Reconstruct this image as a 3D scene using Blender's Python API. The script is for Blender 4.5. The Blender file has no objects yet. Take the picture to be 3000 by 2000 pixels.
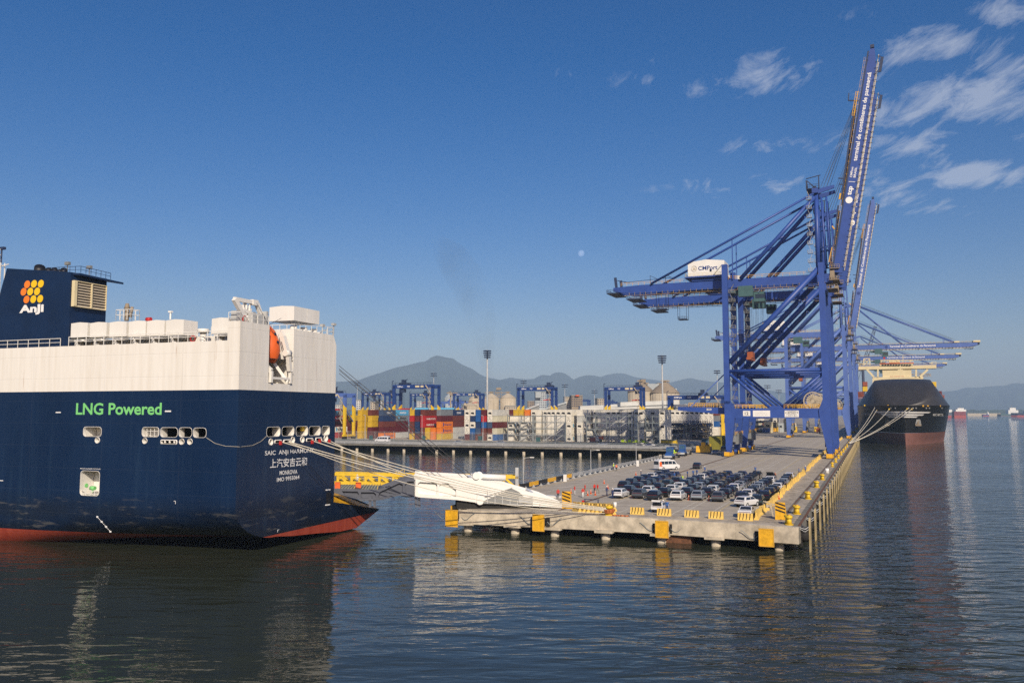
import bpy, bmesh, math, random
from mathutils import Vector as V, Matrix, noise
from mathutils.geometry import tessellate_polygon
R = random.Random(7)
SC = bpy.context.scene
COL = SC.collection
F = 2450.0; CAMZ = 18.0; TH = math.atan(205 / F)
# ------------------------------------------------------------------ camera
cd = bpy.data.cameras.new('camera'); cam = bpy.data.objects.new('camera', cd); COL.objects.link(cam)
cam.location = (0, 0, CAMZ); cam.rotation_euler = (math.pi / 2 + TH, 0, 0)
cd.sensor_width = 36; cd.lens = 36 * F / 3000; cd.clip_start = 1; cd.clip_end = 200000
SC.camera = cam
# ------------------------------------------------------------------ light, sky, exposure
SUN_AZ = V((0.20, -0.98, 0)).normalized(); SUN_EL = math.radians(31)
SUN_DIR = V((SUN_AZ.x * math.cos(SUN_EL), SUN_AZ.y * math.cos(SUN_EL), math.sin(SUN_EL)))
sl = bpy.data.lights.new('sun', 'SUN'); sun = bpy.data.objects.new('sun', sl); COL.objects.link(sun)
sl.energy = 4.6; sl.angle = math.radians(0.5); sl.color = (1.0, 0.86, 0.68)
sun.rotation_euler = SUN_DIR.to_track_quat('Z', 'Y').to_euler()
w = bpy.data.worlds.new('World'); SC.world = w; w.use_nodes = True
nt = w.node_tree; N = nt.nodes; L = nt.links; N.clear()
wo = N.new('ShaderNodeOutputWorld'); bg = N.new('ShaderNodeBackground'); bg.inputs[1].default_value = 0.093
sky = N.new('ShaderNodeTexSky'); sky.sky_type = 'NISHITA'; sky.sun_disc = False
sky.sun_elevation = SUN_EL; sky.sun_rotation = math.atan2(SUN_AZ.x, SUN_AZ.y)
sky.air_density = 1.0; sky.dust_density = 1.1; sky.ozone_density = 3.0
hs = N.new('ShaderNodeHueSaturation'); hs.inputs['Saturation'].default_value = 1.48; hs.inputs['Hue'].default_value = 0.508
L.new(sky.outputs[0], hs.inputs['Color'])
tint = N.new('ShaderNodeMixRGB'); tint.blend_type = 'MULTIPLY'; tint.inputs[0].default_value = 1; tint.inputs[2].default_value = (1.04, .90, .95, 1); L.new(hs.outputs[0], tint.inputs[1])
def wmath(op, a, b=None, c=None):
    n = N.new('ShaderNodeMath'); n.operation = op
    for i, v in enumerate((a, b, c)):
        if v is None: continue
        if isinstance(v, (int, float)): n.inputs[i].default_value = v
        else: L.new(v, n.inputs[i])
    return n.outputs[0]
tc = N.new('ShaderNodeTexCoord'); sp = N.new('ShaderNodeSeparateXYZ'); L.new(tc.outputs['Generated'], sp.inputs[0])
zz = wmath('ADD', wmath('MAXIMUM', sp.outputs[2], 0.0), 0.06)
cx = wmath('DIVIDE', sp.outputs[0], zz); cy = wmath('DIVIDE', sp.outputs[1], zz)
cb = N.new('ShaderNodeCombineXYZ'); L.new(cx, cb.inputs[0]); L.new(cy, cb.inputs[1])
def ray(px, py):
    u = (px - 1500) / F; v = (1000 - py) / F
    return V((u, math.cos(TH) - v * math.sin(TH), math.sin(TH) + v * math.cos(TH)))
CLOUDS = [(2250, 225, 130, 60, .9), (2820, 290, 230, 70, .9), (2740, 140, 190, 60, .8), (2870, 510, 130, 34, 1.25), (2620, 570, 90, 50, .75), (2640, 420, 170, 50, .75),
          (2640, 330, 110, 55, .8), (2700, 610, 120, 30, .6), (2320, 540, 130, 30, .55), (2050, 550, 150, 26, .5), (1940, 160, 90, 40, .55), (1870, 235, 70, 26, .5),
          (1670, 225, 60, 34, .35), (2030, 260, 80, 28, .5), (2950, 30, 110, 45, .8), (2930, 190, 120, 60, .7), (2250, 430, 140, 28, .5), (2990, 400, 60, 30, .6),
          (2560, 60, 150, 40, .4), (3300, 300, 300, 120, .8), (2600, -200, 500, 120, .7), (3500, 700, 350, 60, .6), (1600, -300, 500, 110, .5)]
mask = None
for (px, py, sx, sy, amp) in CLOUDS:
    d = ray(px, py).normalized()
    def pl(q):
        z = max(q.z, 0) + .06
        return V((q.x / z, q.y / z, 0))
    c0 = pl(d); ux = pl(ray(px + sx, py).normalized()) - c0; uy = pl(ray(px, py - sy).normalized()) - c0
    det = ux.x * uy.y - ux.y * uy.x
    dx = wmath('SUBTRACT', cx, c0.x); dy = wmath('SUBTRACT', cy, c0.y)
    a = wmath('ADD', wmath('MULTIPLY', dx, uy.y / det), wmath('MULTIPLY', dy, -uy.x / det))
    b = wmath('ADD', wmath('MULTIPLY', dx, -ux.y / det), wmath('MULTIPLY', dy, ux.x / det))
    r2 = wmath('ADD', wmath('MULTIPLY', a, a), wmath('MULTIPLY', b, b))
    g = wmath('MULTIPLY', wmath('EXPONENT', wmath('MULTIPLY', r2, -0.5)), amp)
    mask = g if mask is None else wmath('MAXIMUM', mask, g)
nz = N.new('ShaderNodeTexNoise'); nz.inputs['Scale'].default_value = 4.2; nz.inputs['Detail'].default_value = 9; nz.inputs['Roughness'].default_value = .68; nz.inputs['Distortion'].default_value = .45
mp = N.new('ShaderNodeMapping'); mp.inputs['Rotation'].default_value = (0, 0, .5); mp.inputs['Scale'].default_value = (2.2, .9, 1)
L.new(cb.outputs[0], mp.inputs[0]); L.new(mp.outputs[0], nz.inputs[0])
cl = wmath('MULTIPLY', wmath('SUBTRACT', wmath('ADD', wmath('MULTIPLY', nz.outputs[0], 1.5), wmath('MULTIPLY', mask, .62)), 1.04), 1.5)
gate = wmath('MINIMUM', wmath('MULTIPLY', mask, 2.2), 1.0)
cl = wmath('MULTIPLY', wmath('MINIMUM', wmath('MAXIMUM', cl, 0), .50), gate)
mx = N.new('ShaderNodeMixRGB'); L.new(cl, mx.inputs[0]); L.new(tint.outputs[0], mx.inputs[1]); mx.inputs[2].default_value = (6.8, 7.2, 8.2, 1)
L.new(mx.outputs[0], bg.inputs[0]); L.new(bg.outputs[0], wo.inputs[0])
SC.view_settings.view_transform = 'Standard'; SC.view_settings.look = 'None'; SC.view_settings.exposure = 0; SC.view_settings.gamma = 1
SC.view_settings.use_curve_mapping = False
SC.cycles.use_denoising = False; SC.cycles.use_adaptive_sampling = False
SC.cycles.max_bounces = 6; SC.cycles.diffuse_bounces = 2; SC.cycles.glossy_bounces = 3; SC.cycles.transparent_max_bounces = 12; SC.cycles.volume_bounces = 0
SC.cycles.caustics_reflective = False; SC.cycles.caustics_refractive = False
# ------------------------------------------------------------------ frames
CAM = V((0, 0, CAMZ)); D = 3.2
rA = ray(2560, 1205); PA = V((rA.x, rA.y, 0)).normalized(); PB = V((-PA.y, PA.x, 0))
def onz(px, py, z):
    r = ray(px, py); return CAM + r * ((z - CAMZ) / r.z)
O = onz(2339, 1546, D); O.z = 0
PIER = Matrix(((PA.x, PB.x, 0, O.x), (PA.y, PB.y, 0, O.y), (0, 0, 1, 0), (0, 0, 0, 1)))
PINV = PIER.inverted()
SX = V((.9375, -.348, 0)).normalized(); SY = V((.348, .9375, 0)).normalized(); SO = V((-33.96, 104, 0))
SHIP = Matrix(((SX.x, SY.x, 0, SO.x), (SX.y, SY.y, 0, SO.y), (0, 0, 1, 0), (0, 0, 0, 1)))
SINV = SHIP.inverted()
def hit(M, px, py, x=None, y=None):
    """where the sight line through a point of the photograph meets the plane x=.. or y=.. of frame M (local coordinates)"""
    Mi = M.inverted(); o = Mi @ CAM; r = Mi.to_3x3() @ ray(px, py)
    t = (x - o.x) / r.x if x is not None else (y - o.y) / r.y
    return o + r * t
def onp(px, py, z=D): return PINV @ onz(px, py, z)
def sd(px, py, y=0): return hit(SHIP, px, py, y=y)
def st(px, py, x=0): return hit(SHIP, px, py, x=x)
# ------------------------------------------------------------------ materials
def mat(name, col, rough=.6, metal=0, var=.12, scale=.6, spec=.5, streak=0, bump=0, bscale=8, coat=0):
    m = bpy.data.materials.new(name); m.use_nodes = True; t = m.node_tree; n = t.nodes; b = n['Principled BSDF']
    b.inputs['Roughness'].default_value = rough; b.inputs['Metallic'].default_value = metal; b.inputs['Specular IOR Level'].default_value = spec
    if coat: b.inputs['Coat Weight'].default_value = coat
    c = (*col, 1)
    if var:
        tcn = n.new('ShaderNodeTexCoord'); no = n.new('ShaderNodeTexNoise'); no.inputs['Scale'].default_value = scale; no.inputs['Detail'].default_value = 6; no.inputs['Roughness'].default_value = .65
        mpn = n.new('ShaderNodeMapping'); mpn.inputs['Scale'].default_value = (1, 1, .18 if streak else 1)
        t.links.new(tcn.outputs['Object'], mpn.inputs[0]); t.links.new(mpn.outputs[0], no.inputs[0])
        r = n.new('ShaderNodeValToRGB'); r.color_ramp.elements[0].position = .3; r.color_ramp.elements[1].position = .72
        r.color_ramp.elements[0].color = (*[max(0, x * (1 - var * 1.6)) for x in col], 1); r.color_ramp.elements[1].color = (*[min(1, x * (1 + var)) for x in col], 1)
        t.links.new(no.outputs[0], r.inputs[0]); t.links.new(r.outputs[0], b.inputs['Base Color'])
        if bump:
            nb = n.new('ShaderNodeTexNoise'); nb.inputs['Scale'].default_value = bscale; nb.inputs['Detail'].default_value = 4
            t.links.new(tcn.outputs['Object'], nb.inputs[0]); bp = n.new('ShaderNodeBump'); bp.inputs['Strength'].default_value = bump
            t.links.new(nb.outputs[0], bp.inputs['Height']); t.links.new(bp.outputs[0], b.inputs['Normal'])
    else: b.inputs['Base Color'].default_value = c
    return m
M = {}
def mm(k, *a, **kw): M[k] = mat(k, *a, **kw); return M[k]
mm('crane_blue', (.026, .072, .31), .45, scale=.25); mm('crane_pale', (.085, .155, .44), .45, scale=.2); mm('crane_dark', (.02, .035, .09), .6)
mm('yard_blue', (.012, .045, .20), .45); mm('yellow', (.75, .50, .02), .55, scale=1.5); mm('rail_yellow', (.70, .40, .05), .6); mm('fender_yellow', (.78, .42, .015), .5, scale=2, var=.2)
mm('barrier_yellow', (.78, .52, .12), .8, scale=2); mm('black', (.012, .012, .014), .5, var=.2); mm('rubber', (.018, .017, .016), .85)
mm('white', (.80, .79, .75), .4, var=.04, scale=.4); mm('ship_white', (.80, .78, .73), .38, var=.06, scale=.35, streak=1); mm('grey', (.22, .23, .23), .6); mm('light_grey', (.45, .46, .46), .55)
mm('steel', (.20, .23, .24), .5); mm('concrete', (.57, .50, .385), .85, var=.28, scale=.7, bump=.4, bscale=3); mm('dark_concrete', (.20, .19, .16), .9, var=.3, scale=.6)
mm('rust', (.16, .07, .035), .9, var=.4, scale=2); mm('glass', (.015, .02, .03), .08, var=0, spec=1); mm('orange', (.75, .13, .02), .5); mm('red', (.5, .02, .02), .5)
mm('ramp_grey', (.085, .095, .125), .55, var=.15); mm('ramp_deck', (.42, .42, .30), .75, var=.2, scale=1.2); mm('rope', (.62, .58, .48), .9, var=.1); mm('cable', (.03, .03, .035), .6, var=0)
mm('green_text', (.20, .62, .20), .5, var=0); mm('text_white', (.85, .85, .84), .5, var=0); mm('text_blue', (.02, .05, .22), .5, var=0); mm('logo_yellow', (.85, .55, .01), .5, var=0); mm('logo_orange', (.85, .22, .02), .5, var=0)
mm('tan', (.50, .43, .32), .8, var=.12, scale=.08); mm('tan_dark', (.30, .24, .17), .85, var=.2, scale=.08); mm('roof_white', (.62, .62, .58), .6, scale=.05); mm('steel_clad', (.42, .46, .47), .45, var=.15, scale=.1)
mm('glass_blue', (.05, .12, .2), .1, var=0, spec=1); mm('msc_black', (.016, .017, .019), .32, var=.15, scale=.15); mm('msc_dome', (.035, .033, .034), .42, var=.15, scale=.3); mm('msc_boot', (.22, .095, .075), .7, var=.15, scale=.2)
mm('cream', (.72, .62, .38), .5, var=.06, scale=.2); mm('hiviz', (.55, .75, .03), .8, var=0); mm('skin', (.32, .17, .1), .6, var=0); mm('navy_cloth', (.02, .04, .13), .9, var=0); mm('red_cloth', (.6, .03, .02), .9, var=0)
mm('khaki', (.25, .22, .15), .9, var=0); mm('white_cloth', (.7, .7, .68), .9, var=0); mm('orange_cloth', (.85, .2, .03), .9, var=0); mm('dark_cloth', (.02, .02, .03), .9, var=0); mm('tractor_blue', (.03, .11, .35), .4); mm('lamp_red', (.12, .006, .008), .3, var=0)
mm('teal', (.05, .12, .125), .5); mm('wood', (.45, .36, .19), .85, var=.3, scale=1.2, streak=1); mm('mesh_grey', (.42, .43, .42), .6, var=0)
# ------------------------------------------------------------------ builders
def link(o, parent=None, kind=None):
    COL.objects.link(o)
    if parent is not None:
        o.parent = parent; o.matrix_parent_inverse = parent.matrix_world.inverted() if not getattr(parent, '_loc', None) else Matrix()
    if kind: o['kind'] = kind
    return o
def tag(o, label=None, cat=None, group=None, kind=None):
    if label: o['label'] = label
    if cat: o['category'] = cat
    if group: o['group'] = group
    if kind: o['kind'] = kind
    return o
def empty(name, loc, label=None, cat=None, group=None, rz=0):
    o = bpy.data.objects.new(name, None); o.empty_display_size = .5; COL.objects.link(o)
    o.matrix_world = Matrix.Translation(loc) @ Matrix.Rotation(rz, 4, 'Z')
    return tag(o, label, cat, group)
class MB:
    def __init__(s, M=None): s.v = []; s.f = []; s.mi = []; s.M = M or Matrix(); s.m = 0; s.sm = []; s.smooth = False
    def add(s, vs, fs):
        b = len(s.v); s.v += [s.M @ V(v) for v in vs]
        for f in fs: s.f.append([b + i for i in f]); s.mi.append(s.m); s.sm.append(s.smooth)
        return s
    def box(s, c, d, ax=None):
        hx, hy, hz = d[0] / 2, d[1] / 2, d[2] / 2; vs = []
        for z in (-hz, hz):
            for x, y in ((-hx, -hy), (hx, -hy), (hx, hy), (-hx, hy)):
                p = V((x, y, z)); vs.append((ax @ p if ax else p) + V(c))
        return s.add(vs, [(3, 2, 1, 0), (4, 5, 6, 7), (0, 1, 5, 4), (1, 2, 6, 5), (2, 3, 7, 6), (3, 0, 4, 7)])
    def bb(s, x0, x1, y0, y1, z0, z1): return s.box(((x0 + x1) / 2, (y0 + y1) / 2, (z0 + z1) / 2), (abs(x1 - x0), abs(y1 - y0), abs(z1 - z0)))
    def bar(s, p, q, w, h=None, up=None):
        p = V(p); q = V(q); d = q - p; l = d.length
        if l < 1e-6: return s
        d /= l; up = V(up) if up else (V((0, 0, 1)) if abs(d.z) < .95 else V((1, 0, 0)))
        sx = d.cross(up).normalized(); u = sx.cross(d)
        return s.box((p + q) / 2, (w, l, h or w), Matrix((sx, d, u)).transposed())
    def tube(s, p, q, r, n=8, r2=None, cap=True):
        p = V(p); q = V(q); d = (q - p)
        if d.length < 1e-6: return s
        d.normalize(); a = d.orthogonal().normalized(); b = d.cross(a); r2 = r if r2 is None else r2; vs = []
        for c, rr in ((p, r), (q, r2)):
            for i in range(n):
                t = 2 * math.pi * i / n; vs.append(c + (a * math.cos(t) + b * math.sin(t)) * rr)
        fs = [(i, (i + 1) % n, n + (i + 1) % n, n + i) for i in range(n)]
        sm = s.smooth; s.smooth = n > 6; s.add(vs, fs); s.smooth = sm
        if cap: s.add(vs, [tuple(range(n - 1, -1, -1)), tuple(range(n, 2 * n))])
        return s
    def path(s, pts, r, n=6):
        for a, b in zip(pts[:-1], pts[1:]): s.tube(a, b, r, n, cap=False)
        return s
    def poly(s, pts, off):
        """closed outline pts extruded by vector off"""
        n = len(pts); o = V(off); pts = [V(p) for p in pts]
        tri = tessellate_polygon([pts]); s.add(pts + [p + o for p in pts], [tuple(t) for t in tri] + [tuple(n + i for i in reversed(t)) for t in tri])
        return s.add(pts + [p + o for p in pts], [(i, (i + 1) % n, n + (i + 1) % n, n + i) for i in range(n)])
    def sheet(s, outer, holes=()):
        loops = [[V(p) for p in outer]] + [[V(p) for p in h] for h in holes]
        flat = [p for l in loops for p in l]
        return s.add(flat, [tuple(t) for t in tessellate_polygon(loops)])
    def quad(s, a, b, c, d): return s.add([a, b, c, d], [(0, 1, 2, 3)])
    def grid(s, rows, closed=False):
        n = len(rows[0]); vs = [p for r in rows for p in r]; fs = []
        for i in range(len(rows) - 1):
            for j in range(n - (0 if closed else 1)):
                k = (j + 1) % n; fs.append((i * n + j, i * n + k, (i + 1) * n + k, (i + 1) * n + j))
        return s.add(vs, fs)
    def rail(s, pts, h=1.1, step=2.0, r=.035, mid=True):
        for a, b in zip(pts[:-1], pts[1:]):
            a = V(a); b = V(b); L_ = (b - a).length; n = max(1, round(L_ / step)); up = V((0, 0, h))
            s.bar(a + up, b + up, r * 2)
            if mid: s.bar(a + up * .5, b + up * .5, r * 1.5)
            for i in range(n + 1): p = a.lerp(b, i / n); s.bar(p, p + up, r * 1.6)
        return s
    def mesh(s, name, mats, recalc=True):
        me = bpy.data.meshes.new(name); me.from_pydata(s.v, [], s.f)
        for m in (mats if isinstance(mats, (list, tuple)) else [mats]): me.materials.append(M[m] if isinstance(m, str) else m)
        me.polygons.foreach_set('material_index', s.mi); me.polygons.foreach_set('use_smooth', s.sm)
        if recalc:
            bm = bmesh.new(); bm.from_mesh(me); bmesh.ops.remove_doubles(bm, verts=bm.verts, dist=1e-5) if any(s.sm) else None
            bmesh.ops.recalc_face_normals(bm, faces=bm.faces); bm.to_mesh(me); bm.free()
        me.update(); return me
    def islands(s):
        p = list(range(len(s.v)))
        def fd(i):
            while p[i] != i: p[i] = p[p[i]]; i = p[i]
            return i
        key = {}
        for i, v in enumerate(s.v):
            k = (round(v.x, 3), round(v.y, 3), round(v.z, 3))
            if k in key: p[fd(i)] = fd(key[k])
            else: key[k] = i
        for f in s.f:
            r = fd(f[0])
            for j in f[1:]: p[fd(j)] = r
        g = {}
        for k, f in enumerate(s.f): g.setdefault(fd(f[0]), []).append(k)
        out = []
        for fs in g.values():
            m = MB(); ix = {}
            for k in fs:
                nf_ = []
                for j in s.f[k]:
                    if j not in ix: ix[j] = len(m.v); m.v.append(s.v[j])
                    nf_.append(ix[j])
                m.f.append(nf_); m.mi.append(s.mi[k]); m.sm.append(s.sm[k])
            out.append(m)
        return out
    def each(s, name, mats, parent=None):
        """one part for each separate piece"""
        for m in s.islands(): m.build(name, mats, parent)
    def build(s, name, mats, parent=None, **kw):
        o = bpy.data.objects.new(name, s.mesh(name, mats)); COL.objects.link(o)
        if parent is not None:
            o.parent = parent; o.matrix_parent_inverse = parent.matrix_world.inverted()
        return tag(o, **kw)
def local(mesh, name, parent):
    """a part whose mesh is already in its thing's own coordinates"""
    o = bpy.data.objects.new(name, mesh); COL.objects.link(o); o.parent = parent; return o
def dup(root, loc, rz, label=None, group=None, scale=1):
    def cp(o, par):
        c = o.copy(); COL.objects.link(c); c.parent = par; c.matrix_parent_inverse = o.matrix_parent_inverse.copy()
        for k in KIDS.get(o.name, []): cp(k, c)
        return c
    if root.name not in KIDS:
        for o in COL.objects:
            if o.parent: KIDS.setdefault(o.parent.name, [])
        def walk(o):
            KIDS[o.name] = list(o.children)
            for k in o.children: walk(k)
        walk(root)
    c = cp(root, None); c.location = loc; c.rotation_euler = (0, 0, rz); c.scale = (scale,) * 3
    if label: c['label'] = label
    if group: c['group'] = group
    return c
KIDS = {}
_tc = {}
def textmesh(s, bold=0, shear=0):
    k = (s, bold, shear)
    if k not in _tc:
        cu = bpy.data.curves.new('txt', 'FONT'); cu.body = s; cu.size = 1; cu.offset = bold; cu.resolution_u = 3; cu.shear = shear
        o = bpy.data.objects.new('txt', cu); COL.objects.link(o); dg = bpy.context.evaluated_depsgraph_get(); me = o.evaluated_get(dg).to_mesh()
        vs = [v.co.copy() for v in me.vertices]; fs = [tuple(p.vertices) for p in me.polygons]
        o.evaluated_get(dg).to_mesh_clear(); bpy.data.objects.remove(o); bpy.data.curves.remove(cu)
        x0 = min(v.x for v in vs); x1 = max(v.x for v in vs); y0 = min(v.y for v in vs); y1 = max(v.y for v in vs)
        _tc[k] = ([((v.x - x0) / (x1 - x0), (v.y - y0) / (y1 - y0)) for v in vs], fs)
    return _tc[k]
def text(mb, s, p0, U, W, bold=.0, shear=0, keep=None):
    """lettering filling the parallelogram p0, p0+U (baseline), p0+W (height)"""
    uv, fs = textmesh(s, bold, shear); p0 = V(p0); U = V(U); W = V(W)
    mb.add([p0 + U * u + W * v for u, v in uv], fs); return mb
def disc(mb, c, U, W, n=20): return mb.add([V(c) + V(U) * math.cos(2 * math.pi * i / n) + V(W) * math.sin(2 * math.pi * i / n) for i in range(n)], [tuple(range(n))])
def rrect(x0, x1, z0, z1, r, n=3):
    """outline of a rounded rectangle in two coordinates"""
    out = []
    for cx_, cz_, a0 in ((x1 - r, z0 + r, -90), (x1 - r, z1 - r, 0), (x0 + r, z1 - r, 90), (x0 + r, z0 + r, 180)):
        for i in range(n + 1): a_ = math.radians(a0 + 90 * i / n); out.append((cx_ + r * math.cos(a_), cz_ + r * math.sin(a_)))
    return out

_U = ['', 'first', 'second', 'third', 'fourth', 'fifth', 'sixth', 'seventh', 'eighth', 'ninth', 'tenth', 'eleventh', 'twelfth', 'thirteenth', 'fourteenth', 'fifteenth', 'sixteenth', 'seventeenth', 'eighteenth', 'nineteenth']
_T = [None, None, ('twenty', 'twentieth'), ('thirty', 'thirtieth'), ('forty', 'fortieth'), ('fifty', 'fiftieth'), ('sixty', 'sixtieth'), ('seventy', 'seventieth'), ('eighty', 'eightieth'), ('ninety', 'ninetieth')]
def NTH(i):
    i += 1
    if i < 20: return _U[i]
    return _T[i // 10][1] if i % 10 == 0 else _T[i // 10][0] + '-' + _U[i % 10]
# ------------------------------------------------------------------ water
def water_mat():
    m = bpy.data.materials.new('sea_water'); m.use_nodes = True; t = m.node_tree; n = t.nodes; b = n['Principled BSDF']; l = t.links
    b.inputs['Base Color'].default_value = (.030, .036, .023, 1); b.inputs['Roughness'].default_value = .04; b.inputs['IOR'].default_value = 1.34
    g = n.new('ShaderNodeNewGeometry')
    def noi(scale, sx, sy, rot, det, rough=.55, dist=0):
        mp = n.new('ShaderNodeMapping'); mp.inputs['Rotation'].default_value = (0, 0, rot); mp.inputs['Scale'].default_value = (sx, sy, 1)
        q = n.new('ShaderNodeTexNoise'); q.inputs['Scale'].default_value = scale; q.inputs['Detail'].default_value = det; q.inputs['Roughness'].default_value = rough; q.inputs['Distortion'].default_value = dist
        l.new(g.outputs['Position'], mp.inputs[0]); l.new(mp.outputs[0], q.inputs[0]); return q.outputs[0]
    def mt(op, a, c=None):
        q = n.new('ShaderNodeMath'); q.operation = op
        for i, v in enumerate((a, c)):
            if v is None: continue
            if isinstance(v, (int, float)): q.inputs[i].default_value = v
            else: l.new(v, q.inputs[i])
        return q.outputs[0]
    h1 = noi(.50, .42, 1.25, .22, 3, .42, .5)
    h2 = noi(1.9, .5, 1.2, -.15, 2, .4, .3)
    h3 = noi(.09, .8, 1.6, .4, 2)
    calm = noi(.014, .5, 1.4, .2, 3)      # patches where the breeze ruffles the water more
    cr = n.new('ShaderNodeMapRange'); l.new(calm, cr.inputs[0]); cr.inputs[1].default_value = .35; cr.inputs[2].default_value = .65; cr.inputs[3].default_value = .55; cr.inputs[4].default_value = 1.25
    sx_ = n.new('ShaderNodeSeparateXYZ'); l.new(g.outputs['Position'], sx_.inputs[0])
    side = mt('ADD', mt('MULTIPLY', mt('SUBTRACT', sx_.outputs[0], O.x), PB.x), mt('MULTIPLY', mt('SUBTRACT', sx_.outputs[1], O.y), PB.y))
    op = n.new('ShaderNodeMapRange'); op.interpolation_type = 'SMOOTHSTEP'; l.new(side, op.inputs[0]); op.inputs[1].default_value = 16; op.inputs[2].default_value = -16; op.inputs[3].default_value = 1; op.inputs[4].default_value = 5.0   # open water beyond the pier is choppier
    cr_o = mt('MULTIPLY', cr.outputs[0], op.outputs[0])
    h = mt('ADD', mt('ADD', mt('MULTIPLY', mt('MULTIPLY', h1, .44), cr_o), mt('MULTIPLY', mt('MULTIPLY', h2, .07), cr_o)), mt('MULTIPLY', h3, .6))
    bp = n.new('ShaderNodeBump'); bp.inputs['Strength'].default_value = 1; bp.inputs['Distance'].default_value = WAVE; l.new(h, bp.inputs['Height']); l.new(bp.outputs[0], b.inputs['Normal'])
    return m
WAVE = .34; HAZE = 1.05e-4
mb = MB(); ys = [-60, 20, 60, 120, 240, 480, 960, 2000, 4500, 9000, 12000]; xs = [-12000, -4000, -1000, -250, 0, 250, 1000, 4000, 12000]
mb.grid([[(x, y, 0) for x in xs] for y in ys]); mb.build('water', water_mat(), kind='structure')
# ------------------------------------------------------------------ pier
def deck_mat():
    m = bpy.data.materials.new('pier_asphalt'); m.use_nodes = True; t = m.node_tree; n = t.nodes; b = n['Principled BSDF']; l = t.links
    b.inputs['Roughness'].default_value = .85
    tc = n.new('ShaderNodeTexCoord'); mp = n.new('ShaderNodeMapping'); mp.inputs['Rotation'].default_value = (0, 0, -math.atan2(PA.y, PA.x)); mp.inputs['Scale'].default_value = (.04, .9, 1)
    l.new(tc.outputs['Object'], mp.inputs[0]); a = n.new('ShaderNodeTexNoise'); a.inputs['Scale'].default_value = 1; a.inputs['Detail'].default_value = 5; l.new(mp.outputs[0], a.inputs[0])
    c = n.new('ShaderNodeTexNoise'); c.inputs['Scale'].default_value = .35; c.inputs['Detail'].default_value = 8; c.inputs['Roughness'].default_value = .7; l.new(tc.outputs['Object'], c.inputs[0])
    mu = n.new('ShaderNodeMath'); mu.operation = 'ADD'; l.new(a.outputs[0], mu.inputs[0]); l.new(c.outputs[0], mu.inputs[1])
    mu2 = n.new('ShaderNodeMath'); mu2.operation = 'MULTIPLY'; mu2.inputs[1].default_value = .5; l.new(mu.outputs[0], mu2.inputs[0])
    r = n.new('ShaderNodeValToRGB'); e = r.color_ramp.elements; e[0].position = .36; e[0].color = (.31, .272, .215, 1); e[1].position = .62; e[1].color = (.50, .445, .355, 1)
    l.new(mu2.outputs[0], r.inputs[0]); l.new(r.outputs[0], b.inputs['Base Color'])
    nb = n.new('ShaderNodeTexNoise'); nb.inputs['Scale'].default_value = 12; l.new(tc.outputs['Object'], nb.inputs[0]); bp = n.new('ShaderNodeBump'); bp.inputs['Strength'].default_value = .3; l.new(nb.outputs[0], bp.inputs['Height']); l.new(bp.outputs[0], b.inputs['Normal'])
    return m
M['asphalt'] = deck_mat()
EDGE = [(0.2, 0), (1.2, 8), (1.9, 17), (1.9, 27), (1.2, 40), (.5, 48.7), (2.2, 49.4), (9, 53.4)]
LB = 53.4; QA = 212.0
deck = EDGE + [(QA, LB), (QA, 330), (420, 330), (900, 330), (1500, 330), (1500, 0)]
mb = MB(PIER); mb.poly([(a, b, D) for a, b in deck], (0, 0, -.35)); mb.build('pier_deck', 'asphalt', kind='structure')
# concrete edge beam of the pier end, in cast sections
pf = empty('pier_face', PIER @ V((1, 25, D))); pf['kind'] = 'structure'
for i in range(len(EDGE) - 1):
    a, b = V((*EDGE[i], 0)), V((*EDGE[i + 1], 0)); d = (b - a).normalized(); nn = V((-d.y, d.x, 0)) * -1
    inn = V((d.y, -d.x, 0))
    if inn.x < 0: inn = -inn
    m2 = MB(PIER); z1 = D + .02; z0 = 1.15
    pts = [a - inn * .12 + V((0, 0, z0)), a - inn * .12 + V((0, 0, z1)), a + inn * 1.1 + V((0, 0, z1)), a + inn * 1.1 + V((0, 0, z0))]
    m2.poly(pts, (b - a) * .998); m2.build('edge_beam', 'concrete', pf)
# long sides
for (b0, a0, a1, s) in ((0, .2, 1500, 1), (LB, 9, QA, -1)):
    a = a0
    while a < a1:
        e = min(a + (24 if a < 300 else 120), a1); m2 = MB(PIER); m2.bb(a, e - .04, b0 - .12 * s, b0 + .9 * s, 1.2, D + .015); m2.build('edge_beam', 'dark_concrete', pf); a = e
m2 = MB(PIER); m2.bb(1.8, 1500, -.1, .25, D + .016, D + .03); m2.build('edge_stain', 'rust', pf)
# piles with caps
PILE = MB(); PILE.tube((0, 0, -4), (0, 0, 1.15), .62, 12); PILEM = PILE.mesh('pile', 'concrete')
CAP = MB(); CAP.bb(-1.3, 1.3, -1.3, 1.3, .95, 1.3); CAPM = CAP.mesh('pile_cap', 'concrete')
def pile(a, b, lab, grp, cap=True):
    t = empty('pile', PIER @ V((a, b, 0)), lab, 'pile', grp, math.atan2(PA.y, PA.x)); local(PILEM, 'shaft', t)
    if cap: local(CAPM, 'cap', t)
for i, b in enumerate([2.6, 10.8, 18.2, 26.2, 33.9, 40.2, 47.7]): pile(2.1 if b < 45 else 1.6, b, '%s round capped pile from the seaward corner, under the pier end' % NTH(i), 'piles under the pier end')
for a in range(10, 120, 9): pile(a, 1.6, '%s concrete pile behind the seaward fenders, counted from the corner' % NTH((a - 10) // 9), 'piles along the seaward edge')
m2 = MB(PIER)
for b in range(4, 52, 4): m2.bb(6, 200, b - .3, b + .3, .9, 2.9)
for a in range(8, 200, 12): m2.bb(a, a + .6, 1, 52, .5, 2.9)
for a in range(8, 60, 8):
    for b in range(5, 52, 8): m2.tube((a, b, -3), (a, b, 1), .55, 8)
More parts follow.
